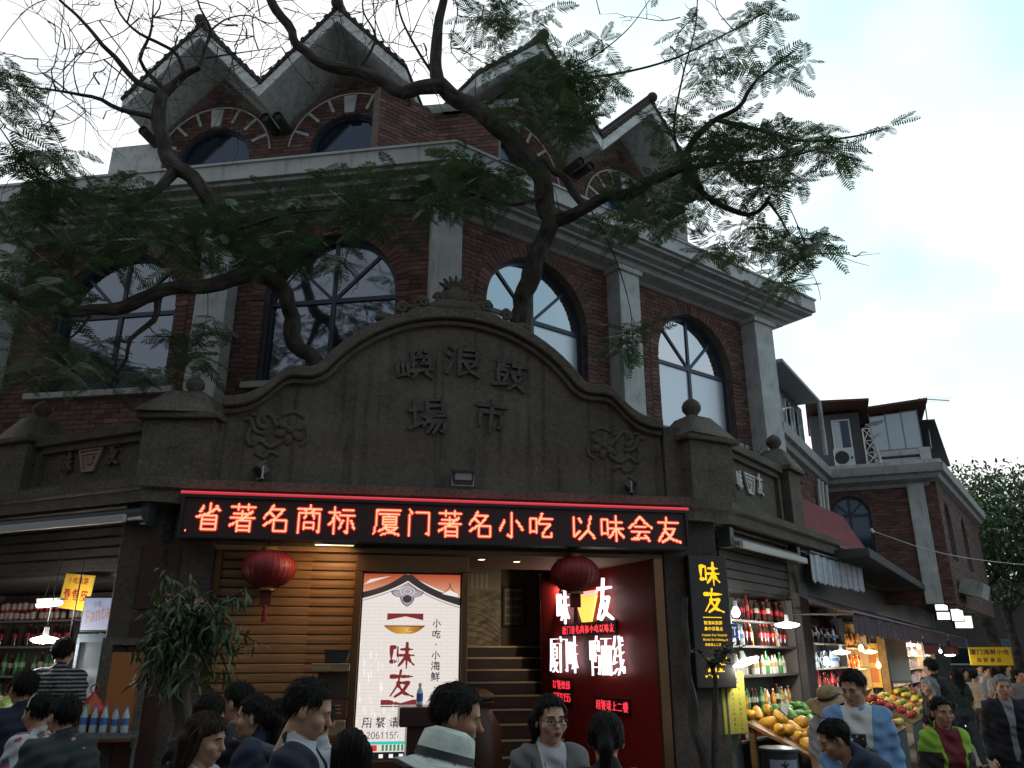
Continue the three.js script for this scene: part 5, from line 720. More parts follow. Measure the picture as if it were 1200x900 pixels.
  const bg = thing('plastic_bag', 'orange red plastic bag with yellow print hanging on the cooler', 'bag', LW.P(-0.2, 1.35, 0.15)); const bgg = new THREE.SphereGeometry(1, 18, 14), bp = bgg.attributes.position; for (let i = 0; i < bp.count; i++) { const y = bp.getY(i), k = y > 0 ? 1 - y * 0.85 : 1; bp.setXYZ(i, bp.getX(i) * 0.13 * k * (1 + 0.2 * nz2(bp.getX(i) * 5, y * 5)), y * 0.17, bp.getZ(i) * 0.09 * k); } bgg.computeVertexNormals(); L('bag_body', bgg, mat(0.5, 0.06, 0.025, 0.45), bg); L('handle_loop', tf(new THREE.TorusGeometry(0.04, 0.008, 6, 14), [0, 0.19, 0]), mat(0.5, 0.06, 0.025, 0.45), bg); L('print', tf(box(-0.03, 0.03, -0.05, 0.05, 0.085, 0.095), [0, 0, 0], [0, 0, 0.3]), mat(0.6, 0.5, 0.05, 0.5), bg);
  // fruit and vegetables on a stall
  const st = thing('fruit_stall', 'sloping green stall of melons and cabbages in the melon shop', 'stall', LW.P(-2.6, 0, -0.25)); st.rotation.y = LW.a; L('table', tf(box(-1.3, 0.75, -0.03, 0.03, -0.45, 0.45, 0.01), [0, 1.0, 0], [0.35, 0, 0]), mat(0.06, 0.12, 0.06, 0.7), st); for (const a of [-1.2, 0.65]) for (const b of [-0.35, 0.35]) L('leg', box(a - 0.03, a + 0.03, 0, 1.0 - b * 0.36, b - 0.03, b + 0.03), mWood, st);
  const melon = new THREE.SphereGeometry(1, 16, 12), mg = [mat(0.13, 0.28, 0.05, 0.5, { map: tFine }), mat(0.3, 0.42, 0.12, 0.6, { map: tFine }), mat(0.5, 0.5, 0.28, 0.6, { map: tFine })];
  for (let r = 0; r < 4; r++) for (let i = 0; i < 9; i++) { const u = -3.8 + i * 0.235 + (r % 2) * 0.1, w = -0.55 + r * 0.2, k = Math.floor(rnd() * 3); const f = thing('melon', ['dark green melon', 'pale green cabbage', 'cream coloured melon'][k] + ' lying on the melon stall', k === 1 ? 'cabbage' : 'melon', LW.P(u, 1.14 - (w + 0.25) * 0.36 + 0.075, w), 'produce on the melon stall'); const m = L('fruit_body', melon, mg[k], f); m.scale.set(rr(0.1, 0.125), rr(0.085, 0.1), rr(0.09, 0.11)); m.rotation.y = rr(0, 6); L('stem', tf(cyl(0.006, 0.009, 0.04, 6), [0, 0.1, 0]), mWood, f); }
}
{ // ---- first shop of the right wing ----
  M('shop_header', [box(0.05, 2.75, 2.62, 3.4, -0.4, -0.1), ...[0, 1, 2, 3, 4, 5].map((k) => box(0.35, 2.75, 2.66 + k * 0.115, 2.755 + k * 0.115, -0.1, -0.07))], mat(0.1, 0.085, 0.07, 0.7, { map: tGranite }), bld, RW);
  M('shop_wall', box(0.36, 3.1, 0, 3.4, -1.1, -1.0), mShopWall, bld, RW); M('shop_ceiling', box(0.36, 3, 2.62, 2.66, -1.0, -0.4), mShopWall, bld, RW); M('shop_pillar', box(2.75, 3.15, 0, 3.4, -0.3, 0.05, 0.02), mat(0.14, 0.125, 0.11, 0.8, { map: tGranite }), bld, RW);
  M('shop_pillar', box(0.1, 0.4, 0, 2.62, -0.5, 0.0, 0.02), mat(0.2, 0.22, 0.2, 0.7, { map: tGranite }), bld, RW);
  const aw = thing('rolled_awning', 'rolled grey awning with pale bar over the mango shop', 'awning', RW.P(1.5, 3.1, 0)); aw.rotation.y = RW.a; L('roller', tf(cyl(0.07, 0.07, 2.4, 14), [0, 0.1, 0.08], [0, 0, Math.PI / 2]), mDarkMetal, aw); L('front_bar', box(-1.15, 1.2, 0.0, 0.08, 0.2, 0.25, 0.01), mat(0.42, 0.4, 0.37, 0.5), aw); for (const s of [-1, 1]) L('bracket', box(s * 1.2 - 0.06, s * 1.2 + 0.06, 0, 0.25, -0.02, 0.14, 0.01), mDarkMetal, aw);
  shelfUnit('bottle_shelf', 'dark shelf of bottles against the wall of the mango shop', RW, 0.42, 2.7, -0.42, -0.05, [0.9, 1.2, 1.62, 1.97, 2.28], 2.6, mat(0.09, 0.08, 0.07, 0.6));
  const w1 = 'on the mango shop shelf'; bottleRow(['cola', 'cola', 'redwine', 'cola', 'soy'], RW, 1.0, 0.13, 12, 2.28, -0.14, w1); bottleRow(['cola', 'cola', 'cola', 'orange', 'clear', 'cola'], RW, 0.95, 0.13, 13, 1.97, -0.14, w1); bottleRow(['green', 'milk', 'milk', 'milk'], RW, 0.6, 0.135, 15, 1.62, -0.14, w1); bottleRow(['soy', 'green', 'orange', 'milk', 'orange'], RW, 0.6, 0.135, 15, 1.2, -0.14, w1); bottleRow(['redwine', 'redwine', 'clear', 'soy'], RW, 0.6, 0.13, 15, 0.9, -0.14, w1); bottleRow(['clear', 'soy'], RW, 0.5, 0.12, 4, 1.97, -0.14, w1);
  discLamp(RW.P(1.42, 2.22, 0.3), 'bright disc lamp hanging before the bottle shelf of the mango shop', WHITE, 5, 0.5, 0.16); discLamp(RW.P(0.08, 1.78, 0.26), 'tilted bright disc lamp fixed beside the yellow lettered sign board', WHITE, 1.3, 0.1, 0.16).rotation.z = 0.35; bulb(RW.P(0.42, 2.36, 0.05), 'small white bulb at the doorpost of the mango shop', WHITE, 0.8, 0.15);
  // yellow price list and blue plate on the doorpost
  const pr = thing('price_list', 'tall yellow price list board leaning at the doorpost under the disc lamp', 'sign', RW.P(0.12, 0.95, 0.06)); pr.rotation.y = FR.a + 0.25; L('board', box(-0.17, 0.17, 0.06, 0.72, -0.015, 0, 0.004), mat(0.3, 0.28, 0.07, 0.7), pr); L('board_print', (() => { const g = new THREE.PlaneGeometry(0.32, 0.64); g.translate(0, 0.39, 0.004); return g; })(), new THREE.MeshStandardMaterial({ roughness: 0.7, map: canvasTex(128, 240, (c) => { c.fillStyle = '#9c9430'; c.fillRect(0, 0, 128, 240); c.strokeStyle = '#1f2a5a'; drawText(c, '小吃', 24, 8, 34, 5, 6); c.strokeStyle = '#5a5320'; for (let r = 0; r < 9; r++) for (let k = 0; k < 3; k++) drawGlyph(c, '二上中点市'[(r + k * 2) % 5], 14 + k * 38, 58 + r * 20, 13, 2); }) }), pr);
  const bp = thing('number_plate', 'small blue enamel number plate on the pier', 'plate', FR.P(6.22, 2.12, 0.02)); bp.rotation.y = FR.a + 0.3; L('plate', box(-0.07, 0.07, -0.08, 0.08, 0, 0.01, 0.003), mat(0.02, 0.05, 0.2, 0.4), bp); L('numeral', [box(-0.03, 0.03, 0.03, 0.045, 0.01, 0.013), box(0.0, 0.014, -0.05, 0.03, 0.01, 0.013)], mWhite, bp);
  // steel drum with a lettered white label
  const dr = thing('ice_drum', 'dark drum with white lettered label standing before the doorpost', 'drum', RW.P(-0.28, 0, 0.68)); L('drum', lathe([[0, 0], [0.18, 0], [0.19, 0.45], [0.195, 0.47], [0.19, 0.49], [0.18, 0.9], [0.2, 0.92], [0.2, 0.95], [0, 0.97]], 28), mat(0.03, 0.035, 0.04, 0.35), dr); L('label', (() => { const g = new THREE.CylinderGeometry(0.197, 0.197, 0.3, 16, 1, true, -0.85, 1.5); g.translate(0, 0.7, 0); return g; })(), new THREE.MeshStandardMaterial({ roughness: 0.5, map: canvasTex(160, 128, (c) => { c.fillStyle = '#8f98a8'; c.fillRect(0, 0, 160, 128); c.strokeStyle = '#20242c'; drawGlyph(c, '水', 60, 6, 46, 7); drawText(c, '用点', 30, 66, 46, 6, 10); }) }), dr);
  // mango stall
  const st = thing('mango_stall', 'sloping wooden fruit stall heaped with mangoes before the bottle shelf', 'stall', RW.P(1.6, 0, 0.55)); st.rotation.y = RW.a; L('display_board', tf(box(-1.3, 1.3, -0.02, 0.02, -0.5, 0.5, 0.006), [0, 0.92, 0], [0.42, 0, 0]), mWood, st); L('front_board', box(-1.3, 1.3, 0.1, 0.72, 0.44, 0.47), mWood, st); for (const a of [-1.25, 1.25]) for (const b of [-0.4, 0.4]) L('leg', box(a - 0.03, a + 0.03, 0, 0.9 - b * 0.44, b - 0.03, b + 0.03), mWood, st);
  const mango = (() => { const g = new THREE.SphereGeometry(1, 18, 14), p = g.attributes.position; for (let i = 0; i < p.count; i++) { const x = p.getX(i), y = p.getY(i); p.setXYZ(i, x * 0.105 + 0.012 * x * x, y * 0.058 * (1 - 0.18 * x) + 0.018 * x * x, p.getZ(i) * 0.05 * (1 - 0.15 * x)); } g.computeVertexNormals(); return g; })();
  const mm = { y: mat(0.62, 0.33, 0.035, 0.45, { map: tFine }), g: mat(0.09, 0.2, 0.04, 0.45, { map: tFine }), o: mat(0.6, 0.22, 0.04, 0.45, { map: tFine }) };
  for (let lay = 0; lay < 2; lay++) for (let r = 0; r < (lay ? 4 : 6); r++) for (let i = 0; i < 12; i++) { if (lay && rnd() < 0.3) continue; const u = 0.45 + (lay ? 0.1 : 0) + i * 0.2 + (r % 2) * 0.1 + rr(-0.03, 0.03), w = 0.13 + (lay ? 0.08 : 0) + r * 0.155 + rr(-0.02, 0.02); const k = (u + (0.6 - w) * 0.7 > 1.15 + rr(-0.08, 0.08)) ? (r > 4 ? 'o' : 'g') : 'y'; const f = thing('mango', { y: 'ripe yellow mango', g: 'unripe green mango', o: 'deep orange mango' }[k] + (lay ? ' on top of the heap on' : ' in the lower layer on') + ' the sloping stall', 'mango', RW.P(u, 0.92 - (w - 0.55) * 0.446 + 0.07 + lay * 0.085 + rr(0, 0.025), w), 'mangoes on the stall'); const m = L('fruit_body', mango, mm[k], f); m.rotation.set(rr(-0.5, 0.5), RW.a + rr(0.3, 1.5) + (rnd() < 0.5 ? 0 : 3.1), rr(-0.45, 0.45)); const s = rr(0.9, 1.2); m.scale.set(s, s * rr(0.9, 1.1), s); L('stem', tf(cyl(0.004, 0.005, 0.02, 5), [0.0, 0.06, 0]), mWood, f); }
  for (const [u, w, n] of [[0.72, 0.35, 'dark pencilled'], [0.95, 0.75, 'blank pink']]) { const c = thing('price_tag', n + ' price tag stuck among the mangoes', 'price tag', RW.P(u, 1.06 - (w - 0.55) * 0.44 + 0.12, w + 0.06)); c.rotation.set(-0.5, RW.a - 0.3, -0.4); L('card', box(-0.05, 0.05, -0.07, 0.07, 0, 0.004), mat(0.5, 0.45, 0.43, 0.7), c); L('stick', rod(V(0, -0.07, 0), V(0, -0.16, 0), 0.004), mWood, c); }
}
// ---- shops further along the street ----
const mPurple = mat(0.1, 0.05, 0.065, 0.85, { map: tFine, side: THREE.DoubleSide });
function awning(fr, u0, u1, v0, v1, wv, val, mt, label, fringe = 0.05) {
  const t = thing('shop_awning', label, 'awning', fr.P((u0 + u1) / 2, v1, 0)); t.rotation.y = fr.a; const h = (u1 - u0) / 2, dv = v0 - v1;
  const sh = new THREE.PlaneGeometry(2 * h, 1, Math.max(8, Math.round(h * 12)), 6), p = sh.attributes.position; for (let i = 0; i < p.count; i++) { const k = 0.5 - p.getY(i); p.setY(i, dv * (1 - k) - 0.05 * Math.sin(k * Math.PI)); p.setZ(i, wv * k); } sh.computeVertexNormals(); L('canvas_top', sh, mt, t);
  const vg = new THREE.PlaneGeometry(2 * h, val, Math.max(20, Math.round(h * 40)), 2), q = vg.attributes.position; for (let i = 0; i < q.count; i++) { const x = q.getX(i), low = q.getY(i) < -val * 0.4; q.setZ(i, wv + 0.012 * Math.sin(x * 17) + 0.01 * Math.sin(x * 5)); q.setY(i, q.getY(i) - val / 2 - (low ? fringe * Math.abs(Math.sin(x * 14)) : 0)); } vg.computeVertexNormals(); L('valance', vg, mt, t);
  L('front_rail', tf(cyl(0.025, 0.025, 2 * h, 10), [0, 0, wv], [0, 0, Math.PI / 2]), mDarkMetal, t); for (const s of [-1, 1]) L('arm', rod(V(s * h * 0.95, dv * 0.3 - 0.1, 0), V(s * h * 0.95, -0.02, wv), 0.015), mDarkMetal, t); return t;
}
const mStripe = new THREE.MeshStandardMaterial({ roughness: 0.85, side: THREE.DoubleSide, map: tex(128, (u, v) => { const s = (u * 16) % 1, k = 0.75 + 0.3 * (fbm(u * 8, v * 8, 8, 3) - 0.5); return s < 0.5 ? [0.42 * k, 0.45 * k, 0.52 * k] : [0.68 * k, 0.7 * k, 0.75 * k]; }) });
awning(RW, 2.95, 5.7, 3.4, 3.3, 0.2, 0.4, mStripe, 'grey and white striped awning with ragged fringe beside the granite pillar', 0.04);
for (const [a, b, n] of [[-0.6, 3.2, 'dull purple awning beside the wooden post'], [3.3, 7.3, 'dull purple awning with a white pole at its corner'], [7.6, 13.5, 'long dull purple awning over the vegetable stalls'], [13.8, 21, 'last dull purple awning before the street trees']]) awning(ST, a, b, 2.72, 2.4, 0.8, 0.26, mPurple, n);
{ // red cloth awning on the first floor
  const t = thing('red_awning', 'plain dark red cloth awning on the first floor of the annex', 'awning', RW.P(5, 3.6, -0.2)); t.rotation.y = RW.a; const g = new THREE.PlaneGeometry(3.6, 1, 14, 6), p = g.attributes.position; for (let i = 0; i < p.count; i++) { const k = 0.5 - p.getY(i), x = p.getX(i); p.setXYZ(i, x, lerp(0.78, -0.05, k) - 0.03 * Math.sin(k * 3.1), lerp(-0.1, 0.35, k)); } g.computeVertexNormals(); L('cloth', g, mat(0.2, 0.015, 0.02, 0.85, { side: THREE.DoubleSide, map: tFine }), t); L('end_cloth', (() => { const s = new THREE.BufferGeometry(); s.setAttribute('position', new THREE.Float32BufferAttribute([-1.8, 0.78, -0.1, -1.8, -0.05, -0.1, -1.8, -0.05, 0.35], 3)); s.computeVertexNormals(); return s; })(), mat(0.2, 0.015, 0.02, 0.85, { side: THREE.DoubleSide }), t); L('rail', tf(cyl(0.02, 0.02, 3.6, 8), [0, -0.05, 0.35], [0, 0, Math.PI / 2]), mDarkMetal, t);
}
// ---- the annex ----
const ann = thing('annex_building', 'lower brick annex with pale cornice, rooftop rooms and arched windows along the street', 'building', AF.P(1, 0, -3));
const mAnnBrick = mBrick;
function annWall(fr, a, b, v0, v1, ops = []) { const w = M('wall', poly([[a, v0], [b, v0], [b, v1], [a, v1]], -0.3, 0, ops.map((o) => archPath(o.uc, o.r, o.spring, o.v0))), mMortar, ann, fr); bricks(w, fr, a, b, v0, v1, 0, ops); for (const o of ops) archWindow(ann, fr, o.uc, o.r, o.spring, o.v0, -0.15, mDarkGlass, mDarkGlass); return w; }
const cnr = AS.P(-0.35, 0, -0.45), AFw = AF.at(0, -0.45), ASw = new Frame(AF.P(2.2, 0, -0.45).x, AF.P(2.2, 0, -0.45).z, 55), A1w = A1.at(0, -0.3);
annWall(AFw, -1.2, 2.2, 3.0, 5.95, [{ uc: 0.18, r: 0.48, spring: 5.2, v0: 4.2 }]); annWall(ASw, 0, 9, 3.0, 5.95, [{ uc: 1.3, r: 0.5, spring: 5.1, v0: 4.1 }, { uc: 4.5, r: 0.5, spring: 5.1, v0: 4.1 }]); annWall(A1w, 0, 4.2, 3.0, 5.95, [{ uc: 1.0, r: 0.5, spring: 5.1, v0: 4.1 }]);
M('pilaster', box(1.55, 1.93, 3.0, 5.95, -0.1, 0.1, 0.01), mPlaster, ann, AFw); M('window_hood', tf(box(-0.6, 0.9, 0, 0.35, 0, 0.5, 0.01), [1.3, 3.3, 0], [0.3, 0, 0]), mCornice, ann, ASw);
{ const a = A1.P(-0.5, 0), b = AF.P(-0.15, 0, 0.0), c = AF.P(2.35, 0, 0), d = AS.P(9, 0, -0.1); const path = [[a.x, a.z], [b.x, b.z], [c.x, c.z], [d.x, d.z]];
  const cr = M('cornice', sweep(path, [[-0.7, 5.8], [-0.4, 5.8], [-0.35, 5.88], [-0.12, 5.95], [-0.08, 6.05], [0.02, 6.08], [0.05, 6.28], [-0.7, 6.3]].reverse()), mCornice, ann); M('parapet_band', sweep(path, [[-0.3, 6.3], [-0.02, 6.29], [-0.02, 6.38], [-0.3, 6.38]].reverse()), mPlaster, cr);
  M('roof_deck', (() => { const s = new THREE.Shape([a, b, c, d, AS.P(9, 0, -6), A1.P(-0.5, 0, -5)].map((p) => new THREE.Vector2(p.x, -p.z))); const g = new THREE.ExtrudeGeometry(s, { depth: 0.08, bevelEnabled: false }); g.rotateX(-Math.PI / 2); g.translate(0, 6.2, 0); return uvBox(g); })(), mCornice, ann); }
// rooftop rooms
{
  const AR = AF.at(0, -0.75), mPane = mat(0.38, 0.46, 0.52, 0.12, { metalness: 0.5 });
  M('roof_room_wall', [box(-0.5, 0.75, 6.3, 8.0, -2.2, -0.25), box(0.75, 2.15, 6.3, 6.78, -2.4, 0.0)], mat(0.12, 0.12, 0.13, 0.8), ann, AR);
  const g = G('window', ann, AR, [0.98, 6.8, 0]); for (let i = 0; i < 3; i++) L('pane', box(i * 0.38, i * 0.38 + 0.36, 0.05, 0.98 + i * 0.03, -0.03, -0.01), mPane, g); L('frame', [0, 1, 2, 3].map((i) => box(i * 0.38 - 0.02, i * 0.38 + 0.0, 0, 1.05, -0.04, 0.02)).concat([box(-0.02, 1.15, 0, 0.05, -0.04, 0.02)]), mat(0.2, 0.22, 0.24, 0.5), g);
  M('white_balustrade', [box(0.95, 2.15, 6.38, 6.46, -0.1, 0.12, 0.01), box(0.95, 2.0, 6.5, 6.6, -0.1, 0.06, 0.01), box(0.95, 2.05, 6.66, 6.8, -0.1, 0.1, 0.01), box(2.0, 2.25, 6.38, 6.82, -0.3, 0.14, 0.01)], mPlaster, ann, AR);
  M('tin_roof', [tf(box(-0.55, 1.0, 0, 0.06, -2.6, 0.5), [0, 8.12, 0], [-0.04, 0, -0.06]), tf(box(0.95, 2.35, 0, 0.06, -2.6, 0.45), [0, 7.78, 0], [-0.08, 0, 0.06])], mRust, ann, AR);
  M('tin_roof', tf(box(0, 2.6, 0, 0.05, -2, 0.3), [0, 7.55, 0], [0.1, 0, -0.28]), mDarkMetal, ann, ASw.at(0.4, -0.1)); M('roof_room_wall', box(0.3, 2.3, 6.3, 7.4, -2, -0.4), mat(0.14, 0.11, 0.1, 0.8), ann, ASw); M('roof_post', [box(0.35, 0.42, 6.3, 7.6, -0.35, -0.28), box(1.0, 1.07, 6.3, 7.5, -0.35, -0.28), box(1.7, 1.77, 6.3, 7.3, -0.35, -0.28)], mPlaster, ann, ASw);
  const dw = G('window', ann, AR, [0.06, 6.95, -0.22]); L('frame', [box(-0.02, 0.02, -0.1, 0.85, 0, 0.05), box(0.16, 0.19, -0.1, 0.85, 0, 0.05), box(0.4, 0.44, -0.1, 0.85, 0, 0.05), box(-0.02, 0.44, 0.83, 0.87, 0, 0.05)], mWhite, dw); L('pane', box(0.19, 0.4, -0.05, 0.83, 0.0, 0.02), mDarkGlass, dw); L('pane', box(0.02, 0.16, -0.05, 0.83, 0.0, 0.02), mPane, dw);
  // section one: glazed lean-to with gutter
  M('lean_to_wall', box(-0.25, 3.4, 6.3, 7.62, -2.6, -0.42), mat(0.1, 0.1, 0.1, 0.8), ann, A1); M('lean_to_roof', tf(box(-0.25, 3.1, 0, 0.07, -2.6, 0.1), [0, 7.63, 0], [0.03, 0, 0]), mat(0.35, 0.35, 0.36, 0.7), ann, A1); const lw = G('window', ann, A1, [0.2, 6.5, -0.4]); for (let i = 0; i < 8; i++) { L('pane', box(i * 0.36, i * 0.36 + 0.33, 0, 0.85, 0, 0.02), i % 2 ? mPane : mDarkGlass, lw); L('frame', box(i * 0.36 - 0.03, i * 0.36, -0.1, 0.9, -0.01, 0.03), mWhite, lw); }
  M('drain_pipe', tubeOf([V(2.95, 7.6, 0.1), V(2.97, 7.4, 0.1), V(3.2, 7.1, 0.05), V(3.24, 6.9, 0.05), V(3.24, 6.35, 0.05)], 0.05, 24, 8), mPlaster, ann, A1); for (const u of [3.2, 3.55, 4.0]) M('drain_pipe', tubeOf([V(u, 5.8, 0.1), V(u, 5.4, 0.08), V(u, 3.2, 0.08)], 0.05, 10, 8), mPlaster, ann, A1w);
  const ac = thing('air_conditioner', 'white air conditioner unit standing on the annex cornice', 'air conditioner', AF.P(0.23, 6.38, -0.35)); ac.rotation.y = AF.a; L('casing', box(-0.24, 0.24, 0, 0.5, -0.15, 0.12, 0.02), mat(0.6, 0.62, 0.62, 0.5), ac); L('fan_grille', [tf(new THREE.TorusGeometry(0.16, 0.012, 6, 28), [-0.06, 0.25, 0.125]), ...[0, 1, 2, 3].map((k) => tf(box(-0.15, 0.15, -0.006, 0.006, 0, 0.01), [-0.06, 0.25, 0.125], [0, 0, k * Math.PI / 4]))], mDarkMetal, ac); L('fan_opening', tf(cyl(0.15, 0.15, 0.01, 28), [-0.06, 0.25, 0.12], [Math.PI / 2, 0, 0]), mat(0.04, 0.045, 0.05, 0.6), ac); L('badge', box(0.15, 0.2, 0.2, 0.26, 0.12, 0.128), mDarkMetal, ac);
  const lt = thing('lattice_tower', 'small white steel lattice frame leaning on the annex roof', 'lattice', AF.P(0.88, 6.38, -0.25)); lt.rotation.y = AF.a; const lb = []; for (const s of [-1, 1]) lb.push(rod(V(-0.14, 0, s * 0.1), V(-0.14, 0.95, s * 0.06), 0.016), rod(V(0.2, 0, s * 0.1), V(0.02, 0.95, s * 0.06), 0.016)); L('upright', lb, mWhite, lt); const br = []; for (let i = 0; i < 3; i++) { const y0 = i * 0.31, y1 = y0 + 0.31, xa = (y) => 0.2 - 0.19 * y; br.push(rod(V(-0.14, y0, 0.1), V(xa(y1), y1, 0.08), 0.012), rod(V(xa(y0), y0, 0.1), V(-0.14, y1, 0.08), 0.012), rod(V(-0.14, y1, 0.08), V(xa(y1), y1, 0.08), 0.012)); } L('cross_brace', br, mWhite, lt);
  const ant = (p, turn, len, mast, label) => { const t = thing('television_antenna', label, 'antenna', p); t.rotation.y = turn; L('mast', rod(V(0, 0, 0), V(0.06, mast, 0), 0.018), mSteel, t); const b = L('boom', rod(V(-0.1, mast, 0), V(len, mast - 0.03, 0), 0.012), mSteel, t); const e = []; for (let i = 0; i < 12; i++) e.push(rod(V(i / 11 * len, mast - 0.06, -0.16 + i * 0.004), V(i / 11 * len, mast + 0.03, 0.16 - i * 0.004), 0.006, 0.006, 4)); L('element', e, mSteel, t); return t; };
  ant(AF.P(2.35, 6.9, -1.2), 0.1, 0.75, 1.35, 'tall television antenna on a mast at the end of the annex roof'); ant(AF.P(1.0, 6.4, 0.05), 0.5, 0.55, 0.95, 'low tilted television antenna before the rooftop room window').rotation.z = 0.25;
}
// street canopy slab over the shop fronts and dark upper shop fascia
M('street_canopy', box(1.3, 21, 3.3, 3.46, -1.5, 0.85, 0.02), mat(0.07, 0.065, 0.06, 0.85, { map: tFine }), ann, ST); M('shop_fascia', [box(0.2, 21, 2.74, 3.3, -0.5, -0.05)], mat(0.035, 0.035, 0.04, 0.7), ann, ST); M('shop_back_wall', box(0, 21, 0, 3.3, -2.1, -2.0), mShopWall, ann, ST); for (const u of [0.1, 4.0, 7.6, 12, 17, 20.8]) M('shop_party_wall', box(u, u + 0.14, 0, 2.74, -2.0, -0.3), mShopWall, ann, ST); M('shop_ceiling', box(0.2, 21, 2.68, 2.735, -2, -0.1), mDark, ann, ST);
M('door_post', box(7.3, 7.42, 0, 2.7, -0.1, 0.06, 0.01), mat(0.28, 0.19, 0.09, 0.6, { map: tWood }), ann, ST); M('upper_fill_wall', [box(-0.3, 21, 3.46, 3.6, -2.2, -0.6)], mCornice, ann, ST);
{ // second and third shops
  shelfUnit('bottle_shelf', 'dim shelf of blue labelled bottles behind the straw hat', ST, 0.3, 3.9, -0.55, -0.15, [0.9, 1.3, 1.66, 2.05], 2.5, mDarkMetal); const w2 = 'on the dim shelf behind the straw hat'; bottleRow(['clear', 'soy', 'clear'], ST, 0.5, 0.14, 23, 1.66, -0.25, w2); bottleRow(['cola', 'redwine', 'can'], ST, 0.5, 0.14, 23, 1.3, -0.25, w2); bottleRow(['soy', 'clear', 'soy'], ST, 0.5, 0.15, 22, 2.05, -0.25, w2);
  shelfUnit('spice_shelf', 'warm lit shelf of jars and packets beside the wooden post', ST, 4.2, 7.2, -0.7, -0.3, [0.8, 1.2, 1.6, 2.0], 2.5, mat(0.4, 0.33, 0.22, 0.6)); const w3 = 'on the warm lit spice shelf'; bottleRow(['milk', 'orange', 'redwine'], ST, 4.4, 0.16, 17, 1.6, -0.4, w3); bottleRow(['orange', 'milk', 'soy'], ST, 4.4, 0.16, 17, 1.2, -0.4, w3); bottleRow(['milk', 'can', 'orange'], ST, 4.4, 0.16, 17, 2.0, -0.4, w3);
  const ps = thing('wall_poster', 'yellow printed poster on the side wall by the wooden post', 'poster', ST.P(7.28, 1.2, -0.55)); ps.rotation.y = ST.a - Math.PI / 2; L('sheet', box(-0.45, 0.45, 0, 0.9, 0, 0.01), mat(0.55, 0.38, 0.1, 0.7), ps); L('print_block', [box(-0.4, -0.1, 0.1, 0.4, 0.01, 0.014), box(0.0, 0.4, 0.1, 0.4, 0.01, 0.014), box(-0.4, 0.4, 0.5, 0.8, 0.01, 0.014)], mat(0.4, 0.15, 0.06, 0.7), ps);
  const AMB = C3(1, 0.66, 0.32); bulb(ST.P(1.1, 1.78, 0.05), 'pear shaped white bulb hanging in the dim shop behind the straw hat', WHITE, 2, 0.5); discLamp(ST.P(2.5, 1.9, 0.02), 'white disc lamp hanging over the straw hat', WHITE, 3, 0.6, 0.15); discLamp(ST.P(5.55, 1.92, 0.0), 'warm amber disc lamp in the spice shop', AMB, 3, 0.6, 0.14); bulb(ST.P(6.4, 1.68, 0.0), 'warm amber bulb hanging by the wooden post', AMB, 3, 0.8); bulb(ST.P(4.6, 2.0, 0.0), 'small amber bulb in the spice shop', AMB, 1, 0.4);
  const bd = thing('notice_board', 'pale grey notice board standing past the wooden post', 'board', ST.P(8.6, 1.3, 0.1)); bd.rotation.y = ST.a - 0.3; L('panel', box(-0.5, 0.5, 0, 1.0, 0, 0.03, 0.005), mat(0.45, 0.47, 0.44, 0.6), bd); L('frame', [box(-0.52, 0.52, -0.04, 0, 0, 0.05), box(-0.52, 0.52, 1.0, 1.04, 0, 0.05)], mSteel, bd); for (const a of [-0.48, 0.48]) L('leg', box(a - 0.02, a + 0.02, -1.3, 0, 0, 0.03), mSteel, bd);
  // fruit stalls along the street
  const sph = new THREE.SphereGeometry(0.05, 12, 10);
  [[1.6, 'row of stacked oranges and apples'], [4.8, 'stall of oranges behind the blue shirt'], [8.2, 'stall of red dates and nuts']].forEach(([u, n], si) => {
    const s = thing('fruit_stall', n + ' set out before the purple awnings', 'stall', ST.P(u, 0, 0.45)); s.rotation.y = ST.a; L('board', tf(box(-1.1, 1.1, -0.02, 0.02, -0.4, 0.4, 0.006), [0, 0.9, 0], [0.4, 0, 0]), mWood, s); L('front_panel', box(-1.1, 1.1, 0.05, 0.72, 0.34, 0.37), mat(0.08, 0.1, 0.09, 0.7), s); for (const a of [-1.05, 1.05]) L('leg', box(a - 0.03, a + 0.03, 0, 0.9, -0.3, -0.25), mWood, s);
    for (let r = 0; r < 5; r++) for (let i = 0; i < 14; i++) { const k = (i < 5 ? 0 : i < 10 ? 1 : 2 + (r % 2)); const f = M('fruit', sph, [mm1, mm2, mm3, mm4][(k + si) % 4], scene, ST, [u - 0.98 + i * 0.15 + (r % 2) * 0.06, 0.9 - (r * 0.15 - 0.3) * 0.42 + 0.07, 0.15 + r * 0.15]); tag(f, ['orange', 'red apple', 'yellow pear', 'green guava'][(k + si) % 4] + ' on the ' + n, 'fruit', 'fruit on the street stalls'); f.scale.setScalar(rr(0.85, 1.2)); f.position.y += rr(0, 0.05); f.position.x += rr(-0.03, 0.03); f.position.z += rr(-0.03, 0.03); }
  });
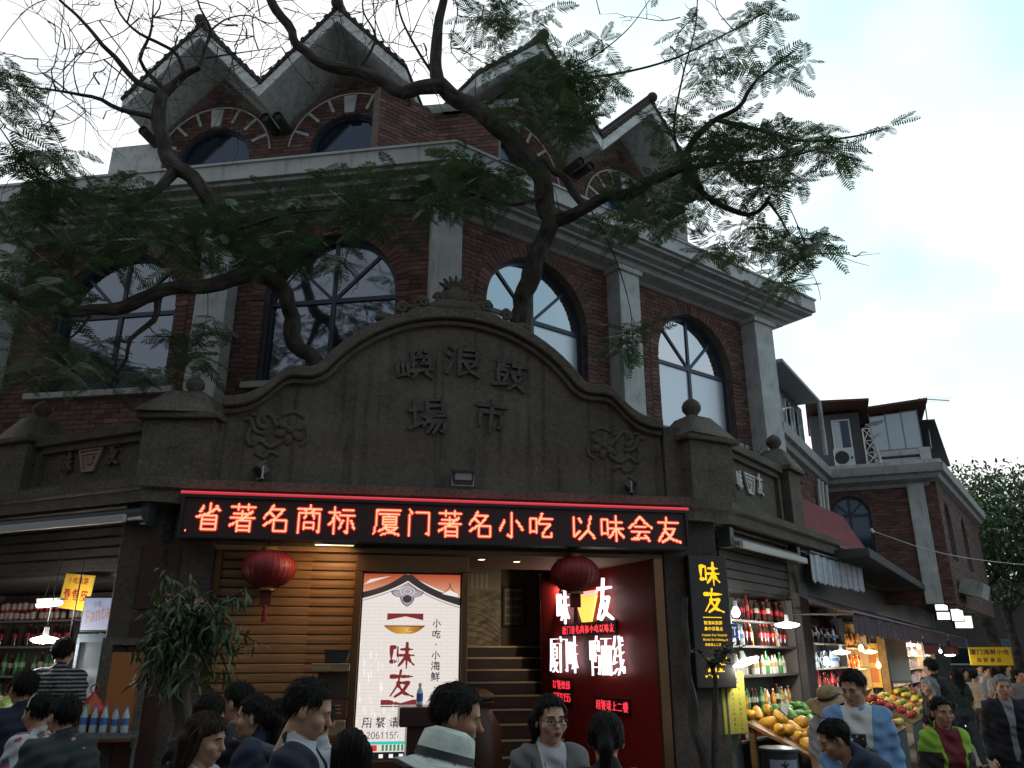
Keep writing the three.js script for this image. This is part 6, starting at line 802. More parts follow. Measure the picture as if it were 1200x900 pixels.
  // goods of the farther shops, too small to tell apart
  for (const [u0, u1, lab, cc] of [[8.0, 11.8, 'shelf of packets and tins in the shop behind the notice board', [0.5, 0.3, 0.12]], [12.3, 16.8, 'lit shelf of dried goods past the red banner', [0.42, 0.34, 0.22]], [17.3, 20.6, 'lit shop shelf at the tree end of the canopy', [0.4, 0.3, 0.2]]]) {
    const t = shelfUnit('goods_shelf', lab, ST, u0, u1, -0.6, -0.2, [0.8, 1.15, 1.5, 1.85, 2.2], 2.5, mat(0.3, 0.26, 0.2, 0.6)), h = (u1 - u0) / 2, gs = []; for (const v of [0.8, 1.15, 1.5, 1.85, 2.2]) for (let x = -h + 0.1; x < h - 0.15; x += rr(0.1, 0.2)) { const k = rr(0.5, 1.2), hh = rr(0.12, 0.26); gs.push(paint(box(x, x + rr(0.07, 0.12), v, v + hh, 0.15, 0.32, 0.006), [cc[0] * k, cc[1] * k * rr(0.4, 1.3), cc[2] * k * rr(0.4, 2)])); } tag(L('goods', gs, mat(1, 1, 1, 0.5, { vertexColors: true }), t), null, null, null, 'stuff');
  }
  const AM = C3(1, 0.72, 0.42); [[8.8, 2.05, 0.1, AM, 'amber bulb over the packets behind the notice board'], [11.2, 1.95, 0.15, AM, 'amber bulb at the edge of the red banner'], [13.2, 2.1, 0.1, WHITE, 'white bulb over the dried goods'], [16.4, 2.0, 0.1, AM, 'amber bulb at the tree end of the dried goods shelf'], [18.8, 2.0, 0.15, WHITE, 'white bulb in the lit shop nearest the street trees']].forEach(([u, v, w, c, l]) => bulb(ST.P(u, v, w), l, c, 3, 0.4));
}
// ---------- smaller plants, far trees, wires, far street ----------
function leafGeo(len, wid, fold = 0.25, droop = 0.3) { const pos = [], idx = [], n = 4; for (let i = 0; i <= n; i++) { const t = i / n, w = wid * Math.sin(Math.PI * Math.pow(t, 0.8)) * 0.5 + 0.0005, x = len * t, y = -droop * len * t * t; pos.push(x, y + fold * w, -w, x, y, 0, x, y + fold * w, w); } for (let i = 0; i < n; i++) { const a = i * 3; idx.push(a, a + 3, a + 1, a + 1, a + 3, a + 4, a + 1, a + 4, a + 2, a + 2, a + 4, a + 5); } const g = new THREE.BufferGeometry(); g.setAttribute('position', new THREE.Float32BufferAttribute(pos, 3)); g.setIndex(idx); g.computeVertexNormals(); return g; }
const S3b = new THREE.SphereGeometry(1, 12, 8);
const LEAF = leafGeo(0.11, 0.024), ROUND = leafGeo(0.05, 0.032, 0.2, 0.2), BIG = leafGeo(0.2, 0.09, 0.2, 0.3);
const mBroad = new THREE.MeshPhysicalMaterial({ color: C3(1, 1, 1), roughness: 0.5, transmission: 0.2, thickness: 0, side: THREE.DoubleSide });
function leaves(parent, geo, list, name = 'crown') { const im = new THREE.InstancedMesh(geo, mBroad, list.length); list.forEach(([m, c], i) => { im.setMatrixAt(i, m); im.setColorAt(i, c); }); im.name = name; im.userData.kind = 'stuff'; im.castShadow = im.receiveShadow = true; parent.add(im); return im; }
const leafAt = (p, an, el, s, c) => [new THREE.Matrix4().compose(p, new THREE.Quaternion().setFromEuler(new THREE.Euler(rr(-0.5, 0.5), -an, el, 'YZX')), V(s, s, s)), c];
reseed(41);
{ // leafy street tree in front of the shutter
  const base = px(206, 1010, 6.9); base.y = 0; const t = thing('street_tree', 'small street tree with drooping pointed leaves and mottled trunk before the pier', 'tree', base); const l2 = (x, y, d = 6.9) => px(x, y, d).sub(base);
  const tr = [V(0, 0, 0), l2(208, 890), l2(214, 840), l2(220, 790), l2(226, 740)]; L('trunk', limb(tr, 0.11, 0.05, 0, 12, 0.25), mat(0.16, 0.13, 0.09, 0.9, { map: tBark, bumpMap: tBark, bumpScale: 0.02 }), t); L('trunk_fork', limb([l2(214, 850), l2(205, 800), l2(196, 740)], 0.06, 0.03), mat(0.14, 0.115, 0.085, 0.9, { map: tBark }), t);
  const tips = []; for (let i = 0; i < 42; i++) { const a = rr(-1, 1), b = rr(-1, 1), p = l2(222 + a * 66, 744 + b * 76, 6.9 + rr(-0.5, 0.5)); tips.push(p); } tips.push(l2(305, 755, 6.7), l2(275, 750, 6.8), l2(290, 690, 6.8), l2(250, 820, 6.8), l2(272, 800, 6.8), l2(160, 760), l2(168, 720), l2(165, 800));
  const br = []; const ls = []; for (const p of tips) { const o = l2(rr(205, 226), rr(735, 800)); const c = limb([o, o.clone().lerp(p, 0.5).add(V(0, 0.12, 0)), p], 0.014, 0.004, 8, 5); br.push(c); for (let k = 0; k < 30; k++) { const q = c.curve.getPoint(rr(0.35, 1)).add(V(rr(-0.05, 0.05), rr(-0.05, 0.05), rr(-0.05, 0.05))), tn = rr(0.6, 1.3); ls.push(leafAt(q, rr(0, 6.28), rr(-1.3, 0.1), rr(0.8, 1.3), C3(0.065 * tn, 0.11 * tn, 0.035 * tn))); } }
  L('branches', merge(br), mBark, t); leaves(t, LEAF, ls);
  const rb = thing('red_ribbon', 'red cloth ribbon tied round the trunk of the street tree', 'ribbon', px(228, 832, 6.75)); L('knot', tf(S3b, [0, 0, 0], [0, 0, 0], [0.02, 0.05, 0.02]), mat(0.3, 0.02, 0.03, 0.7), rb); L('tail', [tubeOf([V(0, -0.02, 0), V(-0.015, -0.08, 0.01), V(-0.03, -0.12, 0)], 0.008, 8, 5), tubeOf([V(0, -0.02, 0), V(0.012, -0.08, 0.01), V(0.01, -0.13, 0)], 0.008, 8, 5)], mat(0.4, 0.3, 0.3, 0.7), rb);
}
{ // slender twin stems before the sign board
  const base = px(826, 1000, 8.2); base.y = 0; const t = thing('slender_tree', 'slender grey tree with two leaning stems beside the lettered sign board', 'tree', base), l2 = (x, y, d = 8.2) => px(x, y, d).sub(base);
  L('trunk', merge([limb([V(0, 0, 0), l2(824, 880), l2(812, 820), l2(805, 760), l2(803, 700)], 0.075, 0.03, 0, 9), limb([V(0.06, 0, 0), l2(838, 880), l2(838, 820), l2(834, 780)], 0.06, 0.02, 0, 9)]), mat(0.11, 0.1, 0.085, 0.9, { map: tBark, bumpMap: tBark, bumpScale: 0.02 }), t);
  const ls = [], br = []; for (let i = 0; i < 14; i++) { const p = l2(838 + rr(-40, 36), 764 + rr(-20, 16), 8.2 + rr(-0.3, 0.3)), o = l2(834, 785), c = limb([o, o.clone().lerp(p, 0.5).add(V(0, 0.05, 0)), p], 0.007, 0.003, 6, 4); br.push(c); for (let k = 0; k < 14; k++) { const tn = rr(0.6, 1.3); ls.push(leafAt(c.curve.getPoint(rr(0.2, 1)).add(V(rr(-0.05, 0.05), rr(-0.04, 0.04), rr(-0.05, 0.05))), rr(0, 6.28), rr(-0.8, 0.3), rr(0.8, 1.4), C3(0.04 * tn, 0.07 * tn, 0.03 * tn))); } } L('branches', merge(br), mBark, t); leaves(t, ROUND, ls);
}
for (const [u, v, w, n, lab] of [[2.1, 4.56, -0.35, 9, 'leafy shrub on the terrace behind the balustrade and bud finial'], [3.4, 4.35, -0.2, 11, 'trailing shrub spilling over the terrace end past the bud finial']]) { const b = RW.P(u, v - 0.5, w), t = thing('terrace_shrub', lab, 'shrub', b), st = [], ls = []; for (let i = 0; i < n; i++) { const e = V(rr(-0.45, 0.45), rr(0.3, 1.0), rr(-0.35, 0.35)), c = limb([V(0, 0, 0), e.clone().multiplyScalar(0.5).add(V(0, 0.1, 0)), e], 0.009, 0.003, 6, 4); st.push(c); for (let k = 0; k < 26; k++) { const tn = rr(0.6, 1.4); ls.push(leafAt(c.curve.getPoint(rr(0.25, 1)).add(V(rr(-0.06, 0.06), rr(-0.05, 0.05), rr(-0.06, 0.06))), rr(0, 6.28), rr(-0.8, 0.5), rr(0.8, 1.5), C3(0.045 * tn, 0.075 * tn, 0.035 * tn))); } } L('stems', merge(st), mBark, t); leaves(t, ROUND, ls, 'foliage'); L('pot', lathe([[0, -0.02], [0.12, -0.02], [0.16, 0.22], [0.17, 0.24], [0.14, 0.24], [0, 0.2]], 20).translate(0, -0.15, 0), mat(0.2, 0.1, 0.06, 0.8), t); }
// big trees closing the street
function bigTree(label, x, z, h, r, n, tone, seed, group) { reseed(seed); const t = thing('broadleaf_tree', label, 'tree', [x, 0, z], group), tips = [], br = []; L('trunk', limb([V(0, 0, 0), V(0.1, h * 0.25, 0.1), V(-0.1, h * 0.5, 0), V(0, h * 0.72, 0)], 0.28, 0.12, 0, 10), mBark, t); for (let i = 0; i < 26; i++) { const a = rr(0, 6.28), rad = r * Math.sqrt(rnd()), y = h * (0.55 + 0.42 * rnd() * (1 - 0.5 * rad / r)), p = V(Math.cos(a) * rad, y, Math.sin(a) * rad); tips.push(p); br.push(limb([V(0, h * rr(0.3, 0.6), 0), V(p.x * 0.5, p.y * 0.85, p.z * 0.5), p], 0.06, 0.015, 8, 5)); } L('branches', merge(br), mBark, t); const ls = []; for (let i = 0; i < n; i++) { const c = tips[Math.floor(rnd() * tips.length)], q = V(rr(-1, 1), rr(-1, 1), rr(-1, 1)); const p = c.clone().add(q.multiplyScalar(r * 0.34)), tn = rr(0.55, 1.4) * tone; ls.push(leafAt(p, rr(0, 6.28), rr(-1.1, 0.4), rr(0.7, 1.25), C3(0.05 * tn, 0.09 * tn, 0.028 * tn))); } leaves(t, BIG, ls); return t; }
const TP = (u, w) => { const p = ST.P(u, 0, w); return [p.x, p.z]; };
bigTree('broad green tree standing behind the end of the annex', ...TP(22.6, 1.5), 9.0, 3.2, 9000, 1.6, 51); bigTree('dark tree overhanging the far shops of the street', ...TP(25, 3.4), 9.2, 3.6, 8000, 1.4, 52); bigTree('tall dark tree at the far end of the street', ...TP(33, 2.0), 10.5, 4.6, 8000, 1.1, 53); bigTree('spreading tree on the street side facing the stalls', ...TP(28, 6.0), 8.5, 3.8, 7000, 1.1, 54);
{ // far building closing the street under the trees
  const t = thing('far_house', 'dark far house closing the end of the street under the trees', 'building', ST.P(46, 0, 3)); t.rotation.y = ST.a - 1.2; L('wall', box(-9, 9, 0, 5.2, -4, 0), mat(0.08, 0.075, 0.07, 0.9, { map: tPlaster }), t); L('roof', poly([[-9.4, 5.2], [9.4, 5.2], [8.6, 6.2], [-8.6, 6.2]], -4.4, 0.4), mRoofTile, t); for (let i = 0; i < 6; i++) { const w = L('window', box(-7.6 + i * 2.8, -6.5 + i * 2.8, 1.4, 2.8, 0, 0.05), mDarkGlass, t); L('sill', box(-7.7 + i * 2.8, -6.4 + i * 2.8, 1.3, 1.4, 0, 0.12), mCornice, w); }
  const h = thing('occluder_garden_wall', 'unseen dark overgrown garden wall kept as occluder across the street from the stalls', 'wall', ST.P(14, 0, 7.5)); h.rotation.y = ST.a; L('wall', box(-12, 24, 0, 2.3, -0.2, 0.2), mat(0.09, 0.085, 0.075, 0.9, { map: tGranite }), h); L('coping', box(-12, 24, 2.3, 2.4, -0.28, 0.28, 0.02), mGranite, h);  // garden wall lies out of view, kept as an added occluder
}
// far street signs and lights
const signAt = (u, v, w, a, b, label, c, turn = 0) => { const t = thing('lit_shop_sign', label, 'sign', ST.P(u, v, w)); t.rotation.y = ST.a - 1.0 + turn; L('case', box(-a - 0.03, a + 0.03, -b - 0.03, b + 0.03, -0.1, -0.005), mBlack, t); L('lit_sign_face', box(-a, a, -b, b, -0.005, 0.01), glow(...c), t); return t; };
signAt(14.2, 3.28, 0.75, 0.17, 0.2, 'upper glowing white square sign under the street canopy', [1.6, 1.65, 1.7]); signAt(14.4, 2.93, 0.75, 0.18, 0.1, 'small glowing white sign below the square one', [1.5, 1.55, 1.6]); signAt(18.6, 3.2, 0.85, 0.19, 0.26, 'glowing white upright sign beside the two square ones', [1.7, 1.7, 1.75]); signAt(20.2, 2.95, 0.9, 0.3, 0.2, 'lit white sign with dark frame nearest the street trees', [1.1, 1.1, 0.95]);
{ const t = thing('street_banner', 'yellow lettered banner sign hanging at the end of the awnings', 'sign', px(1161, 769, 24)); t.rotation.y = ST.a - 1.3; L('board', box(-0.55, 0.55, -0.25, 0.25, -0.03, 0, 0.005), mat(0.5, 0.4, 0.03, 0.6), t); L('lit_sign_print', (() => { const g = new THREE.PlaneGeometry(1.08, 0.48); g.translate(0, 0, 0.004); return g; })(), new THREE.MeshStandardMaterial({ roughness: 0.6, map: canvasTex(256, 112, (c) => { c.fillStyle = '#d8b414'; c.fillRect(0, 0, 256, 112); c.strokeStyle = '#6a3a10'; drawText(c, '厦门海鲜小吃', 8, 12, 34, 5, 6); drawText(c, '旅游集点', 40, 66, 28, 4, 12); }) }), t); L('hanger', [rod(V(-0.5, 0.25, 0), V(-0.5, 0.6, 0), 0.01), rod(V(0.5, 0.25, 0), V(0.5, 0.6, 0), 0.01)], mBlack, t); }
for (const [u, a, lab] of [[9.5, 1.5, 'dark red cloth banner hanging under the long purple awning'], [15.5, 2.2, 'wide dark red banner over the dried goods shelf']]) { const t = thing('red_banner', lab, 'banner', ST.P(u, 2.05, 0.75)); t.rotation.y = ST.a; const g = new THREE.PlaneGeometry(2 * a, 0.34, 40, 3), p = g.attributes.position; for (let i = 0; i < p.count; i++) p.setZ(i, 0.02 * Math.sin(p.getX(i) * 9)); g.computeVertexNormals(); L('cloth', g, mat(0.22, 0.015, 0.012, 0.85, { side: THREE.DoubleSide, map: tFine }), t); L('rod', tf(cyl(0.015, 0.015, 2 * a, 8), [0, 0.17, 0], [0, 0, Math.PI / 2]), mSteel, t); }
discLamp(ST.P(15, 1.86, 0.7), 'white disc lamp under the wide red banner', C3(1, 0.97, 0.9), 4, 0.4, 0.15); discLamp(ST.P(10.5, 2.1, 0.2), 'white disc lamp hanging behind the tall vendor', C3(1, 0.97, 0.9), 3, 0.4, 0.14);
for (const [k, c] of [[0, [0.9, 1.1, 0.7]], [1, [0.55, 0.85, 1.2]]]) { const t = thing('standing_lamp', (k ? 'pale blue' : 'pale green') + ' glowing upright light panel standing by the stalls', 'light panel', ST.P(9.2 + k * 0.35, 0.35, 1.25)); t.rotation.set(0, ST.a - 1.0, -0.1); L('lamp_panel', box(-0.07, 0.07, 0, 0.85, 0, 0.03, 0.008), glow(...c), t); L('foot', box(-0.09, 0.09, -0.35, 0, -0.02, 0.04), mBlack, t); }
{ const t = thing('green_crate', 'bright green plastic crate under the street stall', 'crate', ST.P(10.2, 0, 1.5)); t.rotation.y = ST.a; L('crate_box', [box(-0.4, 0.4, 0.35, 0.4, -0.25, 0.25), box(-0.4, 0.4, 0.4, 0.62, 0.23, 0.25), box(-0.4, 0.4, 0.4, 0.62, -0.25, -0.23), box(-0.4, -0.38, 0.4, 0.62, -0.23, 0.23), box(0.38, 0.4, 0.4, 0.62, -0.23, 0.23)], mat(0.05, 0.3, 0.06, 0.5), t); L('stand', [box(-0.36, -0.3, 0, 0.35, -0.2, 0.2), box(0.3, 0.36, 0, 0.35, -0.2, 0.2)], mDark, t); L('board_top', box(-0.45, 0.45, 0.62, 0.65, -0.28, 0.28, 0.005), mSteel, t); }
{ const t = thing('power_cable', 'pale cable slung from the annex wall across the street', 'cable', px(1022, 622, 15)); const a = px(1022, 622, 15), o = [a, px(1080, 642, 15.4), px(1140, 655, 16), px(1260, 668, 17)].map((p) => p.sub(a).clone()); o[0] = V(0, 0, 0); const b = px(1022, 622, 15); L('wire', tubeOf([V(0, 0, 0), px(1080, 642, 15.4).sub(b), px(1140, 655, 16).sub(b), px(1270, 668, 17).sub(b)], 0.009, 40, 5), mat(0.5, 0.52, 0.52, 0.6), t); L('insulator', tf(cyl(0.03, 0.03, 0.08, 10), [0, 0, 0], [0, 0, 0.5]), mWhite, t); }

{ // unseen houses behind and beside the viewer, added to block the low sky
  const house = (label, x0, x1, z0, z1, h, face) => { const t = thing('added_blocker_house', label, 'building', [(x0 + x1) / 2, 0, (z0 + z1) / 2]), a = (x1 - x0) / 2, c = (z1 - z0) / 2; L('wall', box(-a, a, 0, h, -c, c), mat(0.3, 0.26, 0.22, 0.85, { map: tPlaster }), t); L('roof', poly([[-a - 0.4, h], [a + 0.4, h], [a - 1.5, h + 1.6], [-a + 1.5, h + 1.6]], -c - 0.4, c + 0.4), mRoofTile, t); const n = Math.floor((face ? c : a) * 2 / 2.6); for (let i = 0; i < n; i++) for (const y of [1.0, 4.2]) { const w = new THREE.Group(); w.name = 'window'; t.add(w); if (face) { w.position.set(a, y, -c + 1.3 + i * 2.6); w.rotation.y = Math.PI / 2; } else { w.position.set(-a + 1.3 + i * 2.6, y, -c); w.rotation.y = Math.PI; } L('frame', [box(-0.6, 0.6, 0, 0.08, 0, 0.08), box(-0.6, 0.6, 1.5, 1.58, 0, 0.08), box(-0.6, -0.52, 0.08, 1.5, 0, 0.08), box(0.52, 0.6, 0.08, 1.5, 0, 0.08), box(-0.03, 0.03, 0.08, 1.5, 0, 0.06)], mWood, w); L('pane', box(-0.52, 0.52, 0.08, 1.5, 0, 0.03), mDarkGlass, w); } };
  house('unseen plastered two storey house added across the lane to shade the carved parapet', -15, 9, 7, 13, 6.8, false); house('unseen plastered house added beside the lane to shade the melon shop', -17, -10.5, -7.5, 6, 7.4, true);
}
// ---------- people ----------
// surface nets over a signed distance function
function surface(f, lo, hi, c) {
  const nx = Math.ceil((hi[0] - lo[0]) / c) + 1, ny = Math.ceil((hi[1] - lo[1]) / c) + 1, nn = Math.ceil((hi[2] - lo[2]) / c) + 1, D = new Float32Array(nx * ny * nn), id = (i, j, k) => (k * ny + j) * nx + i;
  const BS = 4, far = c * BS * 0.87 + 0.02; // blocks that lie well off the surface keep one value
  for (let k0 = 0; k0 < nn; k0 += BS) for (let j0 = 0; j0 < ny; j0 += BS) for (let i0 = 0; i0 < nx; i0 += BS) {
    const m = f(lo[0] + (i0 + 1.5) * c, lo[1] + (j0 + 1.5) * c, lo[2] + (k0 + 1.5) * c), skip = Math.abs(m) > far;
    for (let k = k0; k < Math.min(nn, k0 + BS); k++) for (let j = j0; j < Math.min(ny, j0 + BS); j++) for (let i = i0; i < Math.min(nx, i0 + BS); i++) D[id(i, j, k)] = skip ? m : f(lo[0] + i * c, lo[1] + j * c, lo[2] + k * c);
  }
  const vert = new Int32Array(nx * ny * nn).fill(-1), pos = [], idx = [];
  for (let k = 0; k < nn - 1; k++) for (let j = 0; j < ny - 1; j++) for (let i = 0; i < nx - 1; i++) {
    let n = 0, sx = 0, sy = 0, sz = 0, neg = 0;
    const d = [D[id(i, j, k)], D[id(i + 1, j, k)], D[id(i, j + 1, k)], D[id(i + 1, j + 1, k)], D[id(i, j, k + 1)], D[id(i + 1, j, k + 1)], D[id(i, j + 1, k + 1)], D[id(i + 1, j + 1, k + 1)]];
    for (let q = 0; q < 8; q++) if (d[q] < 0) neg++;
    if (neg === 0 || neg === 8) continue;
    for (const [a, b] of EDGES) if ((d[a] < 0) !== (d[b] < 0)) { const t = d[a] / (d[a] - d[b]); sx += (a & 1) + t * ((b & 1) - (a & 1)); sy += ((a >> 1) & 1) + t * (((b >> 1) & 1) - ((a >> 1) & 1)); sz += (a >> 2) + t * ((b >> 2) - (a >> 2)); n++; }
    vert[id(i, j, k)] = pos.length / 3; pos.push(lo[0] + (i + sx / n) * c, lo[1] + (j + sy / n) * c, lo[2] + (k + sz / n) * c);
  }
  const quad = (a, b, cc, d, flip) => { if (a < 0 || b < 0 || cc < 0 || d < 0) return; if (flip) idx.push(a, cc, b, a, d, cc); else idx.push(a, b, cc, a, cc, d); };
  for (let k = 1; k < nn - 1; k++) for (let j = 1; j < ny - 1; j++) for (let i = 1; i < nx - 1; i++) {
    const s = D[id(i, j, k)] < 0;
    if (s !== (D[id(i + 1, j, k)] < 0)) quad(vert[id(i, j - 1, k - 1)], vert[id(i, j, k - 1)], vert[id(i, j, k)], vert[id(i, j - 1, k)], !s);
    if (s !== (D[id(i, j + 1, k)] < 0)) quad(vert[id(i - 1, j, k - 1)], vert[id(i - 1, j, k)], vert[id(i, j, k)], vert[id(i, j, k - 1)], !s);
    if (s !== (D[id(i, j, k + 1)] < 0)) quad(vert[id(i - 1, j - 1, k)], vert[id(i, j - 1, k)], vert[id(i, j, k)], vert[id(i - 1, j, k)], !s);
  }
  const g = new THREE.BufferGeometry(); g.setAttribute('position', new THREE.Float32BufferAttribute(pos, 3)); g.setIndex(idx); g.computeVertexNormals(); const uv = new Float32Array(pos.length / 3 * 2); for (let i = 0; i < pos.length / 3; i++) { uv[i * 2] = (pos[i * 3] + pos[i * 3 + 2] * 0.7) * 4; uv[i * 2 + 1] = pos[i * 3 + 1] * 4; } g.setAttribute('uv', new THREE.BufferAttribute(uv, 2)); return g;
}
const EDGES = [[0, 1], [2, 3], [4, 5], [6, 7], [0, 2], [1, 3], [4, 6], [5, 7], [0, 4], [1, 5], [2, 6], [3, 7]];
const smin = (a, b, k) => { const h = Math.max(k - Math.abs(a - b), 0) / k; return Math.min(a, b) - h * h * k * 0.25; };
const cone = (a, b, ra, rb) => ({ a, d: [b[0] - a[0], b[1] - a[1], b[2] - a[2]], l: Math.max(1e-9, (b[0] - a[0]) ** 2 + (b[1] - a[1]) ** 2 + (b[2] - a[2]) ** 2), ra, rb });
const dCone = (p, x, y, z) => { const qx = x - p.a[0], qy = y - p.a[1], qz = z - p.a[2]; let t = (qx * p.d[0] + qy * p.d[1] + qz * p.d[2]) / p.l; t = t < 0 ? 0 : t > 1 ? 1 : t; const ex = qx - p.d[0] * t, ey = qy - p.d[1] * t, ez = qz - p.d[2] * t; return Math.sqrt(ex * ex + ey * ey + ez * ez) - p.ra - (p.rb - p.ra) * t; };
const field = (prims, k, inf = 0) => (x, y, z) => { let d = 1e3; for (const p of prims) d = smin(d, dCone(p, x, y, z) - inf, k); return d; };
const ell = (cx, cy, cz, rx, ry, rz) => (x, y, z) => { const a = (x - cx) / rx, b = (y - cy) / ry, c = (z - cz) / rz, k0 = Math.sqrt(a * a + b * b + c * c), k1 = Math.sqrt((a / rx) ** 2 + (b / ry) ** 2 + (c / rz) ** 2); return k1 < 1e-6 ? -Math.min(rx, ry, rz) : k0 * (k0 - 1) / k1; };
// heads in their own axes, face towards +z
function headGeo(fem, mouth) {
  const sk = ell(0, 0.03, -0.012, 0.075, 0.088, 0.096), jaw = ell(0, -0.045, 0.018, fem ? 0.053 : 0.059, 0.068, 0.068), P = [cone([0, 0.008, 0.084], [0, -0.022, fem ? 0.1 : 0.104], 0.008, 0.0125), cone([-0.036, 0.024, 0.072], [0.036, 0.024, 0.072], fem ? 0.011 : 0.014, fem ? 0.011 : 0.014), cone([-0.042, -0.022, 0.054], [-0.038, -0.03, 0.056], 0.027, 0.024), cone([0.042, -0.022, 0.054], [0.038, -0.03, 0.056], 0.027, 0.024), cone([0, -0.09, 0.05], [0, -0.09, 0.052], fem ? 0.02 : 0.024, 0.02), cone([-0.016, -0.056, 0.078], [0.016, -0.056, 0.078], 0.0085, 0.0085), cone([0, -0.08, -0.022], [0, -0.2, -0.03], 0.05, 0.052)];
  const earL = ell(-0.078, -0.004, -0.014, 0.011, 0.031, 0.019), earR = ell(0.078, -0.004, -0.014, 0.011, 0.031, 0.019), eyes = [cone([-0.032, 0.005, 0.093], [-0.03, 0.005, 0.093], 0.0145, 0.0145), cone([0.032, 0.005, 0.093], [0.03, 0.005, 0.093], 0.0145, 0.0145)], mo = cone([-0.014, -0.058, 0.092], [0.014, -0.058, 0.092], mouth, mouth);
  const f = (x, y, z) => { let d = smin(sk(x, y, z), jaw(x, y, z), 0.03); for (const p of P) d = smin(d, dCone(p, x, y, z), 0.016); d = smin(d, Math.min(earL(x, y, z), earR(x, y, z)), 0.008); for (const p of eyes) d = -smin(-d, dCone(p, x, y, z), 0.012); return -smin(-d, dCone(mo, x, y, z), 0.004); };
  const g = surface(f, [-0.1, -0.19, -0.125], [0.1, 0.13, 0.13], 0.0042), p = g.attributes.position, c = new Float32Array(p.count * 3);
  for (let i = 0; i < p.count; i++) { const x = p.getX(i), y = p.getY(i), z = p.getZ(i), lip = z > 0.07 && Math.abs(x) < 0.024 && Math.abs(y + 0.058) < 0.011 ? 1 : 0, inm = mouth > 0.006 && z > 0.06 && z < 0.085 && Math.hypot(x, (y + 0.058)) < mouth * 1.5 ? 1 : 0; c.set(inm ? [0.15, 0.05, 0.05] : lip ? [0.95, 0.55, 0.55] : [1, 1, 1], i * 3); }
  g.setAttribute('color', new THREE.BufferAttribute(c, 3)); return g;
}
const HEAD = { m: headGeo(false, 0.0035), f: headGeo(true, 0.0035), talk: headGeo(true, 0.009) };
function hairGeo(kind) {
  const cap = ell(0, 0.042, -0.017, 0.087, 0.094, 0.108), strands = [];
  if (kind === 'long') for (const x of [-0.06, -0.02, 0.02, 0.06]) strands.push(cone([x, 0.02, -0.07], [x * 1.25, -0.32, -0.085], 0.045, 0.03));
  if (kind === 'long' || kind === 'bob') for (const s of [-1, 1]) strands.push(cone([s * 0.07, 0.04, -0.01], [s * 0.082, kind === 'bob' ? -0.09 : -0.2, -0.03], 0.03, 0.024));
  if (kind === 'bob') for (const x of [-0.05, 0, 0.05]) strands.push(cone([x, 0.0, -0.075], [x, -0.11, -0.07], 0.045, 0.035));
  if (kind === 'part') { for (const s of [-1, 1]) strands.push(cone([s * 0.066, 0.06, 0.01], [s * 0.08, -0.05, -0.03], 0.022, 0.016)); for (const x of [-0.05, 0, 0.05]) strands.push(cone([x, 0.0, -0.075], [x, -0.1, -0.075], 0.045, 0.03)); }
  if (kind === 'tail') strands.push(cone([0, 0.04, -0.1], [0, -0.02, -0.15], 0.035, 0.034), cone([0, -0.02, -0.15], [0.01, -0.3, -0.12], 0.034, 0.014), cone([-0.07, 0.0, -0.03], [0, -0.01, -0.1], 0.02, 0.03), cone([0.07, 0.0, -0.03], [0, -0.01, -0.1], 0.02, 0.03));
  if (kind === 'bun') strands.push(cone([0, 0.05, -0.12], [0, 0.04, -0.14], 0.045, 0.04), cone([-0.07, 0.0, -0.03], [0, 0.02, -0.1], 0.02, 0.03), cone([0.07, 0.0, -0.03], [0, 0.02, -0.1], 0.02, 0.03));
  const nape = kind === 'short' ? -0.055 : -0.07, front = kind === 'bob' || kind === 'long' ? 0.03 : 0.05;
  const f = (x, y, z) => { const line = z > 0 ? front + 0.42 * z + (kind === 'bob' ? -Math.abs(x) * 0.2 : Math.abs(x) > 0.06 ? -0.03 : 0) : Math.max(nape, front + 1.5 * z); let d = Math.max(cap(x, y, z) - 0.005 * Math.sin(x * 110 + y * 40) * Math.sin(z * 90 + 2 + x * 30) - 0.003 * Math.sin(x * 210 + z * 60), line - y); for (const p of strands) d = smin(d, dCone(p, x, y, z) + 0.003 * Math.sin(x * 140) , 0.015); return Math.max(d, -(ell(0, -0.03, 0.06, 0.066, 0.085, 0.06)(x, y, z))); };
  const hg = surface(f, [-0.125, kind === 'long' ? -0.37 : -0.34, -0.21], [0.125, 0.15, 0.12], 0.0055), hp = hg.attributes.position, huv = new Float32Array(hp.count * 2); for (let i = 0; i < hp.count; i++) { huv[i * 2] = Math.atan2(hp.getX(i), -hp.getZ(i) + 0.02) * 0.32; huv[i * 2 + 1] = (hp.getY(i) + hp.getZ(i)) * 2; } hg.setAttribute('uv', new THREE.BufferAttribute(huv, 2));
  // loose strands that break up the outline
  const hn = hg.attributes.normal, sp = [], su = []; reseed(kind.length * 17 + 3);
  for (let q = 0; q < 900; q++) { const i = Math.floor(rnd() * hp.count), n = V(hn.getX(i), hn.getY(i), hn.getZ(i)), p = V(hp.getX(i), hp.getY(i), hp.getZ(i)), d = V(rr(-0.5, 0.5), -1, rr(-0.6, 0.3)); d.addScaledVector(n, -d.dot(n)).normalize(); const w = new THREE.Vector3().crossVectors(d, n).multiplyScalar(rr(0.0009, 0.0022)), l = rr(0.018, 0.05), b = p.clone().addScaledVector(n, -0.003), m = p.clone().addScaledVector(d, l * 0.5).addScaledVector(n, rr(0.001, 0.006)), e = p.clone().addScaledVector(d, l).addScaledVector(n, rr(-0.004, 0.007)); for (const v of [b.clone().add(w), b.clone().sub(w), m.clone().sub(w), b.clone().add(w), m.clone().sub(w), m.clone().add(w), m.clone().add(w), m.clone().sub(w), e]) { sp.push(v.x, v.y, v.z); su.push(0.3, 0.3); } }
  const sg = new THREE.BufferGeometry(); sg.setAttribute('position', new THREE.Float32BufferAttribute(sp, 3)); sg.setAttribute('uv', new THREE.Float32BufferAttribute(su, 2)); sg.computeVertexNormals(); return merge([hg, sg]);
}
